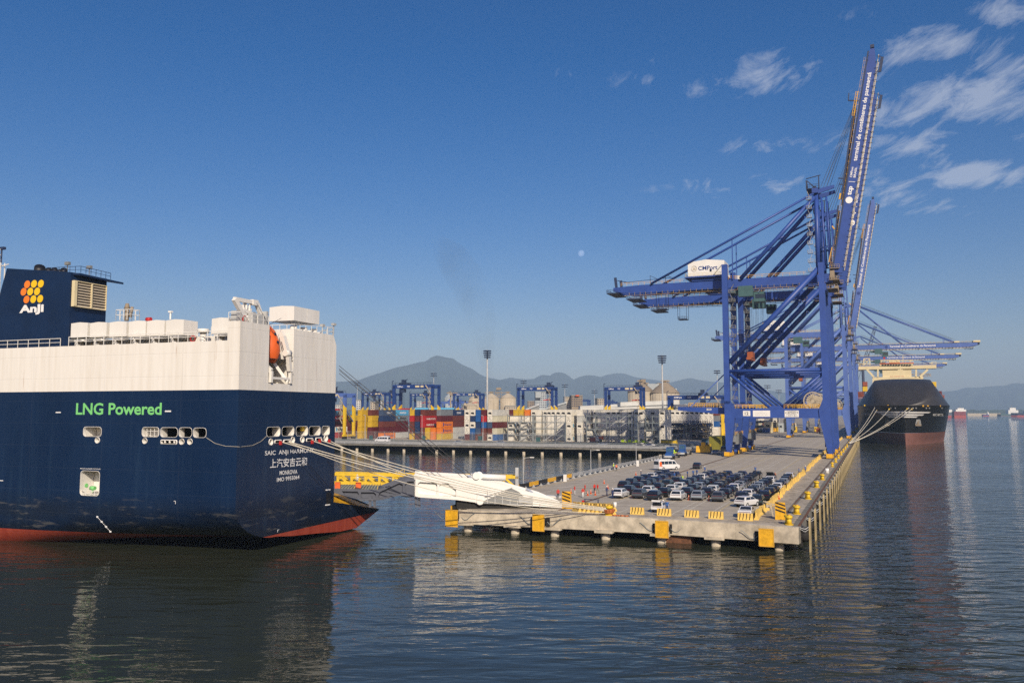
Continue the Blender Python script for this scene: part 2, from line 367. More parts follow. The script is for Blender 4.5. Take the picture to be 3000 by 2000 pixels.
m2.bb(1500, 1499, 1, 52, -1, 3)
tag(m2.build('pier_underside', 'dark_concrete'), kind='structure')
m2 = MB(PIER); m2.bb(2.3, 5.5, 14.2, 17.6, -2, 2.2); tag(m2.build('fender_block', 'rust'), 'rusty box shaped block in the shade under the pier end', 'block')
# front fenders: yellow panels on rubber cones
def front_fender(px, w, h, lab, zt=3.0, yaw=0):
    b = onp(px, 1560, .5).y; aa = 1.9 if 15 < b < 30 else (1.2 if b > 30 or b > 6 else .8)
    if b > 45: aa = .6
    b = hit(PIER, px, 1530, x=aa - 1).y
    t = empty('dock_fender', PIER @ V((aa - 1.0, b, 0)), lab, 'fender', 'yellow dock fenders on the pier end')
    m = MB(PIER); m.box((aa - 1.0, b, zt - h / 2), (.22, w, h)); m.build('panel', 'fender_yellow', t)
    m = MB(PIER)
    for sgn in (-1, 1): m.bb(aa - 1.16, aa - 1.11, b + sgn * w / 2 - .12, b + sgn * w / 2 + .0, zt - h, zt)
    m.bb(aa - 1.16, aa - 1.11, b - w / 2, b + w / 2, zt - .12, zt); m.bb(aa - 1.16, aa - 1.11, b - w / 2, b + w / 2, zt - h, zt - h + .12); m.build('panel_rim', 'rail_yellow', t)
    m = MB(PIER); m.tube((aa - .9, b, zt - 1.2), (aa - .1, b, zt - 1.2), .75, 10, .95); m.build('rubber_cone', 'rubber', t)
    m = MB(PIER)
    for sgn in (-1, 1): m.bb(aa - .15, aa - .1, b + sgn * (w / 2 + .3) - .28, b + sgn * (w / 2 + .3) + .28, zt - 1.8, zt - .5)
    m.each('backing_plate', 'rubber', t)
    for sgn in (-1, 1):
        m = MB(PIER); pts = []
        for i in range(9): u = i / 8; pts.append((aa - .2, b + sgn * (w / 2 + .2 + u * 2.2), zt - 1.1 - 1.1 * math.sin(math.pi * u) * (1 - u) + u * .6))
        m.path(pts, .05, 5); m.build('chain', 'steel', t)
front_fender(1323, 2.0, 2.55, 'yellow dock fender panel at the left corner of the pier end', 3.3)
front_fender(1577, 1.75, 2.4, 'yellow dock fender panel right of the ramp foot', 3.2)
front_fender(1938, 1.75, 2.3, 'yellow dock fender panel under the car with its tailgate up', 3.1)
front_fender(2243, 1.8, 2.3, 'yellow dock fender panel nearest the seaward corner', 2.95)
t = empty('dock_fender', PIER @ V((3, 50.8, 0)), 'fender panel seen edge-on round the left corner of the pier', 'fender'); m = MB(PIER)
m.bb(2.0, 3.8, 50.75, 50.95, .4, 3.6); m.build('panel', 'fender_yellow', t); m = MB(PIER); m.bb(2.1, 3.6, 49.9, 50.7, .9, 3.5); m.build('rubber_block', 'rubber', t)
# seaward fenders: upright timber faced panels
fm = MB(); fm.box((0, -1.25, 1.75), (1.25, .22, 4.3)); 
fm.poly([(-.62, -1.36, 3.9), (.62, -1.36, 3.9), (.25, -1.36, 4.35), (-.25, -1.36, 4.35)], (0, .22, 0)); FPM = fm.mesh('panel', 'wood')
fm = MB(); fm.tube((0, -1.1, 2.0), (0, -.1, 2.0), .7, 10, .9); fm.bb(-.9, .9, -.3, -.1, .8, 3.0); FCM = fm.mesh('rubber_cone', 'rubber')
fm = MB(); 
for s_ in (-1, 1): fm.path([(s_ * .5, -1.15, 3.2), (s_ * .9, -.7, 2.9), (s_ * 1.3, -.1, 3.15)], .05, 5); fm.path([(s_ * .5, -1.15, 2.9), (s_ * 1.0, -.7, 2.6), (s_ * 1.4, -.1, 3.0)], .04, 5)
FHM = fm.mesh('chain', 'light_grey')
AZ = math.atan2(PA.y, PA.x)
nf = 0; a = 2.2
while a < 420:
    t = empty('pile_fender', PIER @ V((a, 0, 0)), ('seaward pile fender of pale timber nearest the pier corner' if nf == 0 else '%s pale upright pile fender from the seaward pier corner' % NTH(nf)), 'fender', None if nf == 0 else 'upright fenders along the seaward edge', AZ)
    local(FPM, 'panel', t); local(FCM, 'rubber_cone', t)
    if nf < 12: local(FHM, 'chain', t)
    a += 10.9 if nf < 5 else 9.8; nf += 1
# rails
for b in (2.85, 34.6):
    m = MB(PIER); m.bb(7 if b < 5 else 5, 900, b - .35, b + .35, D + .004, D + .008); tag(m.build('rail_bed', 'dark_concrete'), kind='structure')
    m = MB(PIER); m.bb(7 if b < 5 else 5, 900, b - .06, b + .06, D + .008, D + .10); tag(m.build('crane_rail', 'rust'), kind='structure')
mm('apron', (.43, .375, .29), .85, var=.35, scale=.8); mm('paint', (.62, .58, .48), .7, var=.25, scale=1.2); mm('paint_yellow', (.62, .50, .25), .7, var=.25, scale=1.2)
m = MB(PIER); m.sheet([(a + .8, b, D + .004) for a, b in EDGE[:-1]] + [(5.6, 50, D + .004), (5.6, 1, D + .004)]); m.build('apron_strip', 'apron', kind='structure')
m = MB(PIER); m.bb(5.61, 700, .3, 2.45, D + .003, D + .006); m.bb(5.61, 700, 3.3, 5.6, D + .003, D + .006); m.build('apron_edge', 'apron', kind='structure')
lanes = [(13.1, 0), (12.4, 1), (16.8, 0), (18.0, 0), (7.7, 0), (8.6, 1), (21.5, 0), (22.6, 1), (25.6, 0), (29.6, 0), (30.6, 1), (38.5, 0), (46.8, 0), (51.0, 1)]
m = MB(PIER); m2 = MB(PIER)
for i, (b, k) in enumerate(lanes): (m2 if k else m).bb(6 + (i * 37 % 5), 560, b - .09, b + .09, D + .004, D + .009)
m.build('lane_line', 'paint', kind='structure'); m2.build('yellow_lane_line', 'paint_yellow', kind='structure')
m = MB(PIER)
for b in (42, 50): 
    for a in range(60, 200, 12): m.bb(a, a + 5, b - .06, b + .06, D + .004, D + .008)
m.build('dashed_line', 'paint', kind='structure')
# bollards
bm_ = MB(); bm_.tube((0, 0, 0), (0, 0, .12), .55, 12); bm_.tube((0, 0, .1), (0, 0, .95), .36, 12, .30); bm_.tube((0, 0, .9), (0, 0, 1.2), .5, 12, .42); BOM = bm_.mesh('post', 'yellow')
bm_ = MB(); bm_.tube((0, 0, 1.2), (0, 0, 1.36), .2, 8); BOC = bm_.mesh('cap', 'rail_yellow')
def bollard(a, b, lab, grp=None, twin=True, s=1.0):
    t = empty('bollard', PIER @ V((a, b, D)), lab, 'bollard', grp, AZ); t.scale = (s, s, s); bpy.context.view_layer.update() if False else None
    local(BOM, 'post', t); local(BOC, 'cap', t)
    if twin: p = local(BOM, 'post', t); p.location = (1.1, .25, 0)
BL = [2.6, 15.1, 37.7, 61.3, 81.2, 127.6, 148.8, 170.3, 193.8, 215, 238, 262, 290, 318, 345]
for i, a in enumerate(BL):
    bollard(a, 1.35, ['yellow twin bollard nearest the seaward corner of the pier', 'yellow twin bollard second from the seaward corner'][i] if i < 2 else '%s yellow bollard from the seaward pier corner' % NTH(i), None if i < 2 else 'yellow bollards along the seaward edge', i < 5)
bollard(2.9, 25.9, 'yellow bollard holding the orange wrapped ends of the mooring lines', None, False, 1.15)
t = empty('drum', PIER @ V((103, 1.5, D)), 'white drum standing among the yellow bollards', 'drum'); m = MB(PIER); m.tube((103, 1.5, D), (103, 1.5, D + 1.15), .45, 12); m.build('barrel', 'white', t)
m = MB(PIER); m.tube((103, 1.5, D + .55), (103, 1.5, D + .62), .47, 12); m.build('hoop', 'light_grey', t)
# orange rope wrap round the bollard
m = MB(PIER)
for k in range(5):
    pts = [(2.9 + (.62 + .05 * k) * math.cos(t_ * .5), 25.9 + (.62 + .05 * k) * math.sin(t_ * .5), D + .45 + .1 * k + .03 * math.sin(t_)) for t_ in range(14)]; m.path(pts, .08, 5)
m.path([(2.6 + .2 * math.sin(i * 1.7), 25.6 - i * .16, D + .08 + .04 * math.sin(i * 2)) for i in range(18)], .12, 5)
mm('rope_orange', (.55, .17, .05), .9); tag(m.build('rope_wrap', 'rope_orange'), 'orange rope wound round the yellow bollard at the pier end', 'rope')
# jersey barriers
def barrier_mesh(stripes):
    mb = MB(); pr = [(-.32, 0), (.32, 0), (.32, .12), (.14, .42), (.1, 1.0), (-.1, 1.0), (-.14, .42), (-.32, .12)]
    mb.poly([(-1.0, y, z) for y, z in pr], (2.0, 0, 0))
    if stripes:
        mb.m = 1
        for k in range(4):
            x = -.72 + k * .44
            for s_ in (-1, 1):
                def P(xx, z): 
                    y = .1 + (.04 * (1 - z) / .58 if z > .42 else .04 + .18 * (.42 - z) / .3); return (xx, s_ * (y + .012), z)
                mb.quad(P(x, .99), P(x + .11, .99), P(x + .17, .44), P(x + .06, .44)); mb.quad(P(x + .06, .44), P(x + .17, .44), P(x + .22, .14), P(x + .11, .14))
    return mb.mesh('barrier', ['barrier_yellow', 'black'])
BARS = barrier_mesh(True); BARP = barrier_mesh(False)
def barrier(me, a, b, yaw, lab, grp): 
    o = bpy.data.objects.new('jersey_barrier', me); COL.objects.link(o); o.matrix_world = Matrix.Translation(PIER @ V((a, b, D + .005))) @ Matrix.Rotation(AZ + yaw, 4, 'Z'); return tag(o, lab, 'barrier', grp)
for (px, py), lab in zip(((1867, 1506), (1946, 1510), (2027, 1515), (2098, 1519), (2184, 1524)), ('striped yellow barrier standing alone right of the rope bollard', 'striped yellow barrier in front of the car with its tailgate up', 'striped yellow barrier in the middle of the five spaced ones', 'striped yellow barrier between the middle one and the white saloon', 'striped yellow barrier right behind the white saloon car')):
    p = onp(px, py); barrier(BARS, p.x, p.y, math.pi / 2, lab, 'striped barriers spaced across the pier end')
for i in range(18):
    p = onp(1690 + (i % 9) * 12.6, 1499 + (i % 9) * .7 - (i // 9) * 9); barrier(BARS, p.x + .1 * (i % 2), p.y, math.pi / 2 - .75 + .1 * math.sin(i * 3), '%s striped barrier from the ramp, %s row of the cluster at its foot' % (NTH(i % 9), ('front', 'back')[i // 9]), 'barriers clustered by the ramp foot')
for i in range(85):
    a = 7.0 + i * 2.05; b = 6.1 + (a - 7) * .0056; barrier(BARP, a + R.uniform(-.1, .1), b + R.uniform(-.16, .16) + .12 * math.sin(i * .7), R.uniform(-.16, .16), '%s plain yellow barrier from the pier end in the line beside the cars' % NTH(i), 'yellow barriers in the long line along the pier')
for i in range(60): barrier(BARP, 196 + i * 3.2, 7.2 + .12 * math.sin(i), R.uniform(-.1, .1), '%s yellow barrier of the line beyond the first pair of cranes' % NTH(i), 'yellow barriers beyond the first cranes')
# rail end stops, yellow with black slashes
def endstop(px, py, lab, sc=1.0):
    p = onp(px, py); a, b = p.x, p.y; t = empty('rail_buffer', PIER @ V((a, b, D)), lab, 'buffer')
    m = MB(PIER); h = 2.35 * sc; m.poly([(a, b + .75, D), (a, b - .75, D), (a, b - .55, D + h), (a, b + .75, D + h)], (.5, 0, 0))
    m.poly([(a, b - .1, D), (a + 2.2, b - .1, D), (a + .3, b - .1, D + h * .9)], (0, .2, 0)); m.build('post', 'fender_yellow', t)
    m = MB(PIER)
    for k in range(3):
        z = D + h * (.42 + .2 * k); m.add([(a - .012, b + .7, z + .28), (a - .012, b + .7, z + .5), (a - .012, b - .6, z + .1), (a - .012, b - .6, z - .12)], [(0, 1, 2, 3)])
    m.build('hazard_stripe', 'black', t)
endstop(2288, 1522, 'yellow and black rail buffer at the seaward crane rail end'); endstop(1660, 1489, 'yellow and black rail buffer at the end of the landward rail by the ramp foot', 1.1)
# left guard rail on low concrete feet, striped black and yellow at its near end
gr = empty('guard_rail', PIER @ V((100, 52.6, D)), 'long steel guard rail along the landward edge of the pier', 'guard rail')
for z in (.55, .8, 1.05):
    m = MB(PIER); m.bb(63, QA - 6, 52.55, 52.62, D + z - .07, D + z + .07); m.build('rail', 'light_grey', gr)
for i in range(12):
    a0 = 30 + i * 5.1
    if a0 > 88: break
for i in range(7):
    a0 = 28 + i * 5
    for z in (.45, .72, .99): m = MB(PIER); m.bb(a0, a0 + 4.96, 52.52, 52.62, D + z - .13, D + z + .13); m.build('striped_rail', 'black' if i % 2 else 'fender_yellow', gr)
for i in range(45):
    a0 = 28 + i * 4.0
    m = MB(PIER); m.poly([(a0, 52.1, D), (a0, 53.1, D), (a0, 52.75, D + .5), (a0, 52.5, D + .5)], (.25, 0, 0)); m.bb(a0, a0 + .15, 52.65, 52.8, D + .4, D + 1.15); m.build('post', 'light_grey', gr)
for px, py in ((1655, 1410), (1868, 1365)):
    p = onp(px, py); m = MB(PIER); m.bb(p.x, p.x + .2, p.y - .35, p.y + .35, D, D + 1.5); tag(m.build('notice_board', 'white'), 'small white board on the guard rail ' + ('behind its striped part' if px < 1700 else 'near the blue tractors'), 'board')
# lamp posts along the guard rail
for (px, pb, pt, lab) in ((1533, 1424, 1337, 'slim lamp post beside the striped guard rail'), (1731, 1380, 1316, 'slim lamp post half way along the guard rail'), (1864, 1352, 1297, 'slim lamp post near the blue tractors')):
    p = onp(px, pb); t = empty('lamp_post', PIER @ p, lab, 'lamp post', 'slim lamp posts on the guard rail'); h = hit(PIER, px, pt, x=p.x).z
    m = MB(PIER); m.tube(p, (p.x, p.y, h), .11, 6, .07); m.build('pole', 'light_grey', t)
    m = MB(PIER); m.bar((p.x, p.y, h - .3), (p.x, p.y - 1.6, h - .1), .1); m.build('arm', 'light_grey', t); m = MB(PIER); m.bb(p.x - .15, p.x + .15, p.y - 2.3, p.y - 1.5, h - .2, h - .02); m.build('lamp_head', 'white', t)
# ------------------------------------------------------------------ vehicle carrier
def hull_mat():
    m = bpy.data.materials.new('carrier_hull_paint'); m.use_nodes = True; t = m.node_tree; n = t.nodes; b = n['Principled BSDF']; l = t.links
    b.inputs['Roughness'].default_value = .34; b.inputs['Specular IOR Level'].default_value = .3
    tc = n.new('ShaderNodeTexCoord'); sp = n.new('ShaderNodeSeparateXYZ'); l.new(tc.outputs['Object'], sp.inputs[0])
    def noi(sc, sx, sz, det=6):
        mp = n.new('ShaderNodeMapping'); mp.inputs['Scale'].default_value = (sx, sx, sz); l.new(tc.outputs['Object'], mp.inputs[0]); q = n.new('ShaderNodeTexNoise'); q.inputs['Scale'].default_value = sc; q.inputs['Detail'].default_value = det; q.inputs['Roughness'].default_value = .7; l.new(mp.outputs[0], q.inputs[0]); return q.outputs[0]
    def mr(v, a, b_, c, d):
        q = n.new('ShaderNodeMapRange'); l.new(v, q.inputs[0]); 
        for i, x in enumerate((a, b_, c, d)): q.inputs[i + 1].default_value = x
        return q.outputs[0]
    def mul(a, c, op='MULTIPLY'):
        q = n.new('ShaderNodeMath'); q.operation = op
        for i, v in enumerate((a, c)):
            if isinstance(v, (int, float)): q.inputs[i].default_value = v
            else: l.new(v, q.inputs[i])
        return q.outputs[0]
    def mix(f, a, c):
        q = n.new('ShaderNodeMixRGB'); l.new(f, q.inputs[0])
        for i, v in ((1, a), (2, c)):
            if isinstance(v, tuple): q.inputs[i].default_value = v
            else: l.new(v, q.inputs[i])
        return q.outputs[0]
    streak = noi(.9, 1.2, .06); big = noi(.12, 1, .35)
    navy = mix(mr(big, .35, .65, 0, 1), (.0025, .015, .052, 1), (.005, .021, .066, 1))
    navy = mix(mul(mr(streak, .52, .75, 0, .30), mr(sp.outputs[2], 3, 20.7, .9, .35)), navy, (.035, .075, .13, 1))
    rst = noi(2.2, 1.0, .05, 3); 
    # scrapes and dirt along the fender line
    scr = noi(.55, .5, 2.6, 9); band = mul(mr(sp.outputs[2], 1.7, 3.2, 1, .6), mr(sp.outputs[2], 5.2, 7.4, 1, 0))
    navy = mix(mul(band, mr(noi(.3, .4, 1.2), .35, .6, .45, 1)), navy, (.008, .010, .014, 1))
    navy = mix(mul(mr(scr, .56, .64, 0, .8), band), navy, (.12, .12, .115, 1))
    red = mix(mr(streak, .3, .7, 0, 1), (.26, .038, .022, 1), (.38, .075, .042, 1))
    white = mix(mul(mr(streak, .42, .8, 0, .5), 1), (.80, .78, .73, 1), (.58, .52, .42, 1)); white = mix(mul(mr(rst, .66, .72, 0, .6), mr(big, .45, .6, 0, 1)), white, (.36, .20, .10, 1))
    wb = mr(sp.outputs[2], 1.88, 1.93, 0, 1); ww = mr(sp.outputs[2], 20.70, 20.72, 0, 1)
    # salt run-off marks on the stern, below the ramp recess
    st_ = noi(1.4, 1.6, .10, 8); eg = mul(sp.outputs[2], mul(noi(.5, .9, .02, 4), 1.6), 'ADD'); sb = mul(mul(mr(eg, 3.4, 7.0, .05, 1.15), mr(eg, 7.0, 7.2, 1, 0)), mr(sp.outputs[0], -.4, -.05, 0, 1)); sb = mul(sb, mr(sp.outputs[1], 6.5, 8.5, 0, 1)); sb = mul(sb, .8)
    navy = mix(mul(sb, mr(st_, .40, .66, .1, .85)), navy, (.30, .31, .31, 1))
    c = mix(wb, red, navy); c = mix(ww, c, white); base_c = c
    # plate seams and slight plate warping
    w1 = n.new('ShaderNodeTexNoise'); w1.inputs['Scale'].default_value = .35; mp = n.new('ShaderNodeMapping'); mp.inputs['Scale'].default_value = (1.6, 1.6, .4); l.new(tc.outputs['Object'], mp.inputs[0]); l.new(mp.outputs[0], w1.inputs[0])
    wv = n.new('ShaderNodeTexWave'); wv.wave_type = 'BANDS'; wv.bands_direction = 'Z'; wv.inputs['Scale'].default_value = .105; wv.inputs['Distortion'].default_value = 0; l.new(tc.outputs['Object'], wv.inputs[0])
    wx = n.new('ShaderNodeTexWave'); wx.wave_type = 'BANDS'; wx.bands_direction = 'X'; wx.inputs['Scale'].default_value = .026; l.new(tc.outputs['Object'], wx.inputs[0])
    seam = mul(mr(wv.outputs[0], .993, 1, 0, 1), mr(wx.outputs[0], .9992, 1, 0, 1), 'MAXIMUM')
    hgt = mul(w1.outputs[0], mul(seam, -.10), 'ADD')
    bp = n.new('ShaderNodeBump'); bp.inputs['Strength'].default_value = .65; bp.inputs['Distance'].default_value = .12; l.new(hgt, bp.inputs['Height']); l.new(bp.outputs[0], b.inputs['Normal']); l.new(mix(mul(seam, .06), base_c, (.10, .11, .12, 1)), b.inputs['Base Color'])
    return m
M['hull'] = hull_mat(); mm('navy', (.004, .018, .062), .4, var=.15, scale=.3)
ship = empty('vehicle_carrier', SO, 'white and navy vehicle carrier ship, green LNG sign on its side, stern ramp lowered', 'ship')
XF = -190.0; ZD = 26.9; ZT = 29.3; XB = sd(673, 1000).x      # forward end, weather deck height, stern block height, start of the stern block
XB = -1.9
def holes_px(l, fn): 
    out = []
    for (x0, y0, x1, y1, r) in l:
        a = fn(x0, y0); c = fn(x1, y1); out.append((a, c, r))
    return out
side_open = [(245, 1250, 297, 1278, .45), (417, 1251, 466, 1279, .45), (471, 1252, 520, 1280, .45), (525, 1252, 562, 1280, .45), (567, 1253, 604, 1281, .45), (237, 1378, 290, 1452, .5)]
ports = [(286, 1289, 8), (425, 1291, 8), (533, 1293, 8.5), (557, 1293, 8.5)]
holes = []; fr = MB(SHIP); inn = MB(SHIP); jam = MB(SHIP); dk = MB(SHIP)
def opening(a, c, r, axis, depth, lit=True):
    global OPN; OPN = []
    fr = MB(SHIP); jam = MB(SHIP); dk = MB(SHIP)
    """a recess behind a rounded opening; axis 'y' on the side, 'x' on the stern"""
    if axis == 'y':
        x0, x1, z0, z1 = min(a.x, c.x), max(a.x, c.x), min(a.z, c.z), max(a.z, c.z); P = lambda u, z, d: (u, d, z)
    else: x0, x1, z0, z1 = min(a.y, c.y), max(a.y, c.y), min(a.z, c.z), max(a.z, c.z); P = lambda u, z, d: (-d, u, z)
    o = rrect(x0, x1, z0, z1, r, 4); hole = [P(u, z, 0) for u, z in o]
    big = [P(u + (.04 if u > (x0 + x1) / 2 else -.04), z + (.04 if z > (z0 + z1) / 2 else -.04), -.03) for u, z in o]
    n_ = len(o); fr.add([P(u, z, -.04) for u, z in o] + big, [(i, (i + 1) % n_, n_ + (i + 1) % n_, n_ + i) for i in range(n_)])
    fr.grid([[P(u, z, -.04) for u, z in o], [P(u, z, .35) for u, z in o]], closed=True)
    # a white jamb on the far side, shade of the deck space behind it painted black
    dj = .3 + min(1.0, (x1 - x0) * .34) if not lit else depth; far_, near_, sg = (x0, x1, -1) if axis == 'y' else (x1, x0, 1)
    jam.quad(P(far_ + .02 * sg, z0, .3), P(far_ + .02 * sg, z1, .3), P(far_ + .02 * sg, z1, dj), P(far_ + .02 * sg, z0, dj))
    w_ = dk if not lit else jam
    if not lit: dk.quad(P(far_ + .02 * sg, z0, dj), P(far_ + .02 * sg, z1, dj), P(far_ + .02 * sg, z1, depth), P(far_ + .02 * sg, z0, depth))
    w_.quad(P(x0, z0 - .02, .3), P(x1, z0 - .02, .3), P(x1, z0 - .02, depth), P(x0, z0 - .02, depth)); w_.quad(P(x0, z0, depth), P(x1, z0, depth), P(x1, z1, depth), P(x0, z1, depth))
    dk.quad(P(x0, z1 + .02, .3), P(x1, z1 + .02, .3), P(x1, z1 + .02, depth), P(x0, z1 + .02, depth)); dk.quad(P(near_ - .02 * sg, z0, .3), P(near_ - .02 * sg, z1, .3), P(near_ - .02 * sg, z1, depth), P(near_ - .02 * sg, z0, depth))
    f_ = fr.build('deck_opening', 'ship_white', ship); jam.build('inner_wall', 'ship_white', f_); dk.build('interior_shade', 'black', f_)
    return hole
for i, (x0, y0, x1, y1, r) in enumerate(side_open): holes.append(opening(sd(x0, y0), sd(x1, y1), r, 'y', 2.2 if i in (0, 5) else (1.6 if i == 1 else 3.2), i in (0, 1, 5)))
fp = MB(SHIP)
for px, py, rr in ports:
    c = sd(px, py); r_ = abs(sd(px + rr, py).x - c.x) * .8; ring = [(c.x + r_ * math.cos(k * math.pi / 6), 0, c.z + r_ * math.sin(k * math.pi / 6)) for k in range(12)]; holes.append(ring)
    fp.grid([[(c.x + s_ * r_ * math.cos(k * math.pi / 6), y_, c.z + s_ * r_ * math.sin(k * math.pi / 6)) for k in range(12)] for s_, y_ in ((1.14, -.02), (1.05, -.10), (.95, -.06), (.8, .5))], closed=True)
c = sd(472, 1289); e = sd(518, 1299); o = rrect(c.x, e.x, e.z, c.z, .2, 3); holes.append([(u, 0, z) for u, z in o])
n_ = len(o); fp.grid([[(u + (.1 if u > (c.x + e.x) / 2 else -.1), -.03, z + (.1 if z > (c.z + e.z) / 2 else -.1)) for u, z in o], [(u, -.1, z) for u, z in o], [(u, .3, z) for u, z in o]], closed=True)
for k in range(3): fp.tube((c.x + .55 + k * .75, .12, c.z - .35), (c.x + .55 + k * .75, .12, c.z - .05), .13, 8)
sidew = MB(SHIP)
sidew.sheet([(XF, 0, 6.2), (0, 0, 6.2), (0, 0, ZT), (XB, 0, ZT), (XB, 0, ZD), (XF, 0, ZD)], holes)
# transom
TW = 22.1; stern_open = [(781, 1251, 820, 1277, .45), (826, 1250, 861, 1275, .45), (867, 1249, 901, 1275, .45), (905, 1249, 938, 1274, .45), (943, 1248, 965, 1273, .45)]
sh = []
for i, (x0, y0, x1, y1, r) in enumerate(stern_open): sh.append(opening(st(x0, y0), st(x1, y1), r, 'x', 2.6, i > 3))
for px, py, rr in ((793, 1294, 7), (857, 1288, 6.5), (885, 1287, 6.5), (954, 1283, 6.5)):
    c = st(px, py); r_ = abs(st(px + rr, py).y - c.y) * .8; sh.append([(0, c.y + r_ * math.cos(k * math.pi / 6), c.z + r_ * math.sin(k * math.pi / 6)) for k in range(12)])
    fp.grid([[(x_, c.y + s_ * r_ * math.cos(k * math.pi / 6), c.z + s_ * r_ * math.sin(k * math.pi / 6)) for k in range(12)] for s_, x_ in ((1.14, .02), (1.05, .10), (.95, .06), (.8, -.5))], closed=True)
for x0, x1, y0, y1 in ((804, 824, 1289, 1297), (830, 849, 1288, 1296), (897, 916, 1284, 1292), (924, 942, 1282, 1290)):
    a = st(x0, y1); c = st(x1, y0); o = rrect(a.y, c.y, a.z, c.z, .2, 3); sh.append([(0, u, z) for u, z in o])
    fp.grid([[(.03, u + (.1 if u > (c.y + a.y) / 2 else -.1), z + (.1 if z > (c.z + a.z) / 2 else -.1)) for u, z in o], [(.12, u, z) for u, z in o], [(-.3, u, z) for u, z in o]], closed=True)
cut = []
for i in range(9): a_ = math.pi / 2 * i / 8; cut.append((0, 8.6 - 8.6 * math.cos(a_), 6.2 - 4.6 * math.sin(a_)))
bot = [(0, 12, 1.2), (0, 18, .75), (0, 24, .2), (0, 28.5, .15), (0, 33, 1.4), (0, 35.8, 2.2), (0, 29, 3.5), (0, TW, 4.72)]
top = [(0, TW, 27.8), (0, 21.3, ZT), (0, 11.35, ZT), (0, 11.35, 21.7), (0, 5.9, 21.7), (0, 5.9, ZT), (0, 0, ZT)]
tr = MB(SHIP); tr.sheet(top + cut + bot, sh)
tr.build('transom', 'hull', ship); sidew.build('side_shell', 'hull', ship)
# lower hull: sections from the stern forward
lh = MB(SHIP); lh.smooth = True; rows = []
for x, zk, ins, zb in ((0, 6.2, 8.6, 1.6), (-8, 5.6, 8.0, 1.45), (-18, 4.8, 6.5, 1.0), (-30, 3.6, 5.0, .1), (-42, 2.4, 4.0, -1.5), (-60, .8, 3.2, -4), (-110, -1.5, 2.5, -7), (XF, -1.5, 2.5, -7)):
    row = [(x, 0, 6.2), (x, 0, (zk + 6.2) / 2 if zk < 6.1 else 6.19)]
    for i in range(9): a_ = math.pi / 2 * i / 8; row.append((x, ins - ins * math.cos(a_), zk - (zk - zb) * math.sin(a_)))
    row.append((x, 18, zb - (.85 if x > -20 else 0))); row.append((x, 30, zb - 1.2)); rows.append(row)
lh.grid(rows); lh.build('lower_hull', 'hull', ship)
sb = MB(SHIP); sb.quad((0, 28.5, .1), (0, 35.8, 2.2), (-30, 35.8, 2.2), (-30, 30, -3)); sb.quad((0, 35.8, 2.2), (-14, 35.8, 7), (-170, 35.8, 7), (-170, 35.8, -4)); sb.quad((-14, 35.8, 0), (-14, 35.8, ZD), (-170, 35.8, ZD), (-170, 35.8, 0)); sb.quad((0, TW, 4.7), (-14, 35.8, 7), (-14, 35.8, ZD), (0, TW, 27.8))
sb.quad((XF, 0, -3), (XF, 35.8, -3), (XF, 35.8, ZD), (XF, 0, ZD)); sb.build('starboard_shell', 'hull', ship)
q = MB(SHIP); q.add([(0, TW, 4.72), (0, 29, 3.5), (0, 35.8, 2.2), (-9, 34, 5.2), (-3.5, TW + .6, 6.6)], [(0, 1, 2, 3, 4)]); q.build('quarter_shelf', 'fender_yellow', ship)
dkm = MB(SHIP); dkm.sheet([(XF, .2, ZD - 1.9), (0, .2, ZD - 1.9), (0, TW - .1, ZD - 1.9), (-14, 35.6, ZD - 1.9), (XF, 35.6, ZD - 1.9)]); dkm.bb(XB, -.05, .05, 5.85, ZT - .12, ZT - .02); dkm.bb(-12, -.05, 11.4, TW - .3, ZT - 1.2, ZT - 1.1); dkm.build('weather_deck', 'grey', ship)
# lifeboat slot walls
sl_ = MB(SHIP); sl_.quad((0, 11.35, 21.7), (0, 11.35, ZT), (-9, 11.35, ZT), (-9, 11.35, 21.7)); sl_.quad((0, 5.9, 21.7), (0, 5.9, ZT), (-9, 5.9, ZT), (-9, 5.9, 21.7)); sl_.quad((0, 5.9, 21.7), (0, 11.35, 21.7), (-9, 11.35, 21.7), (-9, 5.9, 21.7)); sl_.quad((-9, 5.9, 21.7), (-9, 11.35, 21.7), (-9, 11.35, ZT - 1), (-9, 5.9, ZT - 1))
sl_.bb(XB, XB + .1, .05, 5.9, ZD - 1.9, ZT - .1); sl_.build('lifeboat_bay_wall', 'ship_white', ship)
dw = MB(SHIP); dw.bb(XF, XB, 3.2, 3.3, ZD - 1.9, ZD + 1.0); dw.build('deck_house_wall', 'ship_white', ship)
# free fall lifeboat on its davit
lb = empty('lifeboat', SHIP @ V((-2, 7.5, 26)), 'orange free-fall lifeboat pointing down in the slot of the stern', 'lifeboat')
mb_ = MB(SHIP); mb_.smooth = True; tipb = st(803, 1064, -1.0); ax = tipb.copy(); c0 = st(764, 948, -3.2); ax = tipb - c0; LBL = ax.length / 7.2; ax.normalize(); sdv = ax.cross(V((0, 1, 0))).normalized(); upv = sdv.cross(ax); rows = []
for u, r1, r2 in ((0, .3, .3), (.6, 1.0, 1.0), (2, 1.45, 1.5), (4, 1.5, 1.6), (5.6, 1.25, 1.3), (6.6, .7, .75), (7.2, .08, .1)):
    rows.append([c0 + ax * u * LBL + sdv * (r2 * math.cos(k * math.pi / 6)) + upv * (r1 * math.sin(k * math.pi / 6)) for k in range(12)])
mb_.grid(rows, closed=True); mb_.build('hull', 'orange', lb)
mb_ = MB(SHIP); 
for k in (2.2, 3.4): c_ = c0 + ax * k + V((.1, -.0, .0)); mb_.tube(c_ + sdv * 1.46, c_ + sdv * 1.56, .22, 8)
mb_.build('porthole', 'glass', lb)
dv = MB(SHIP)
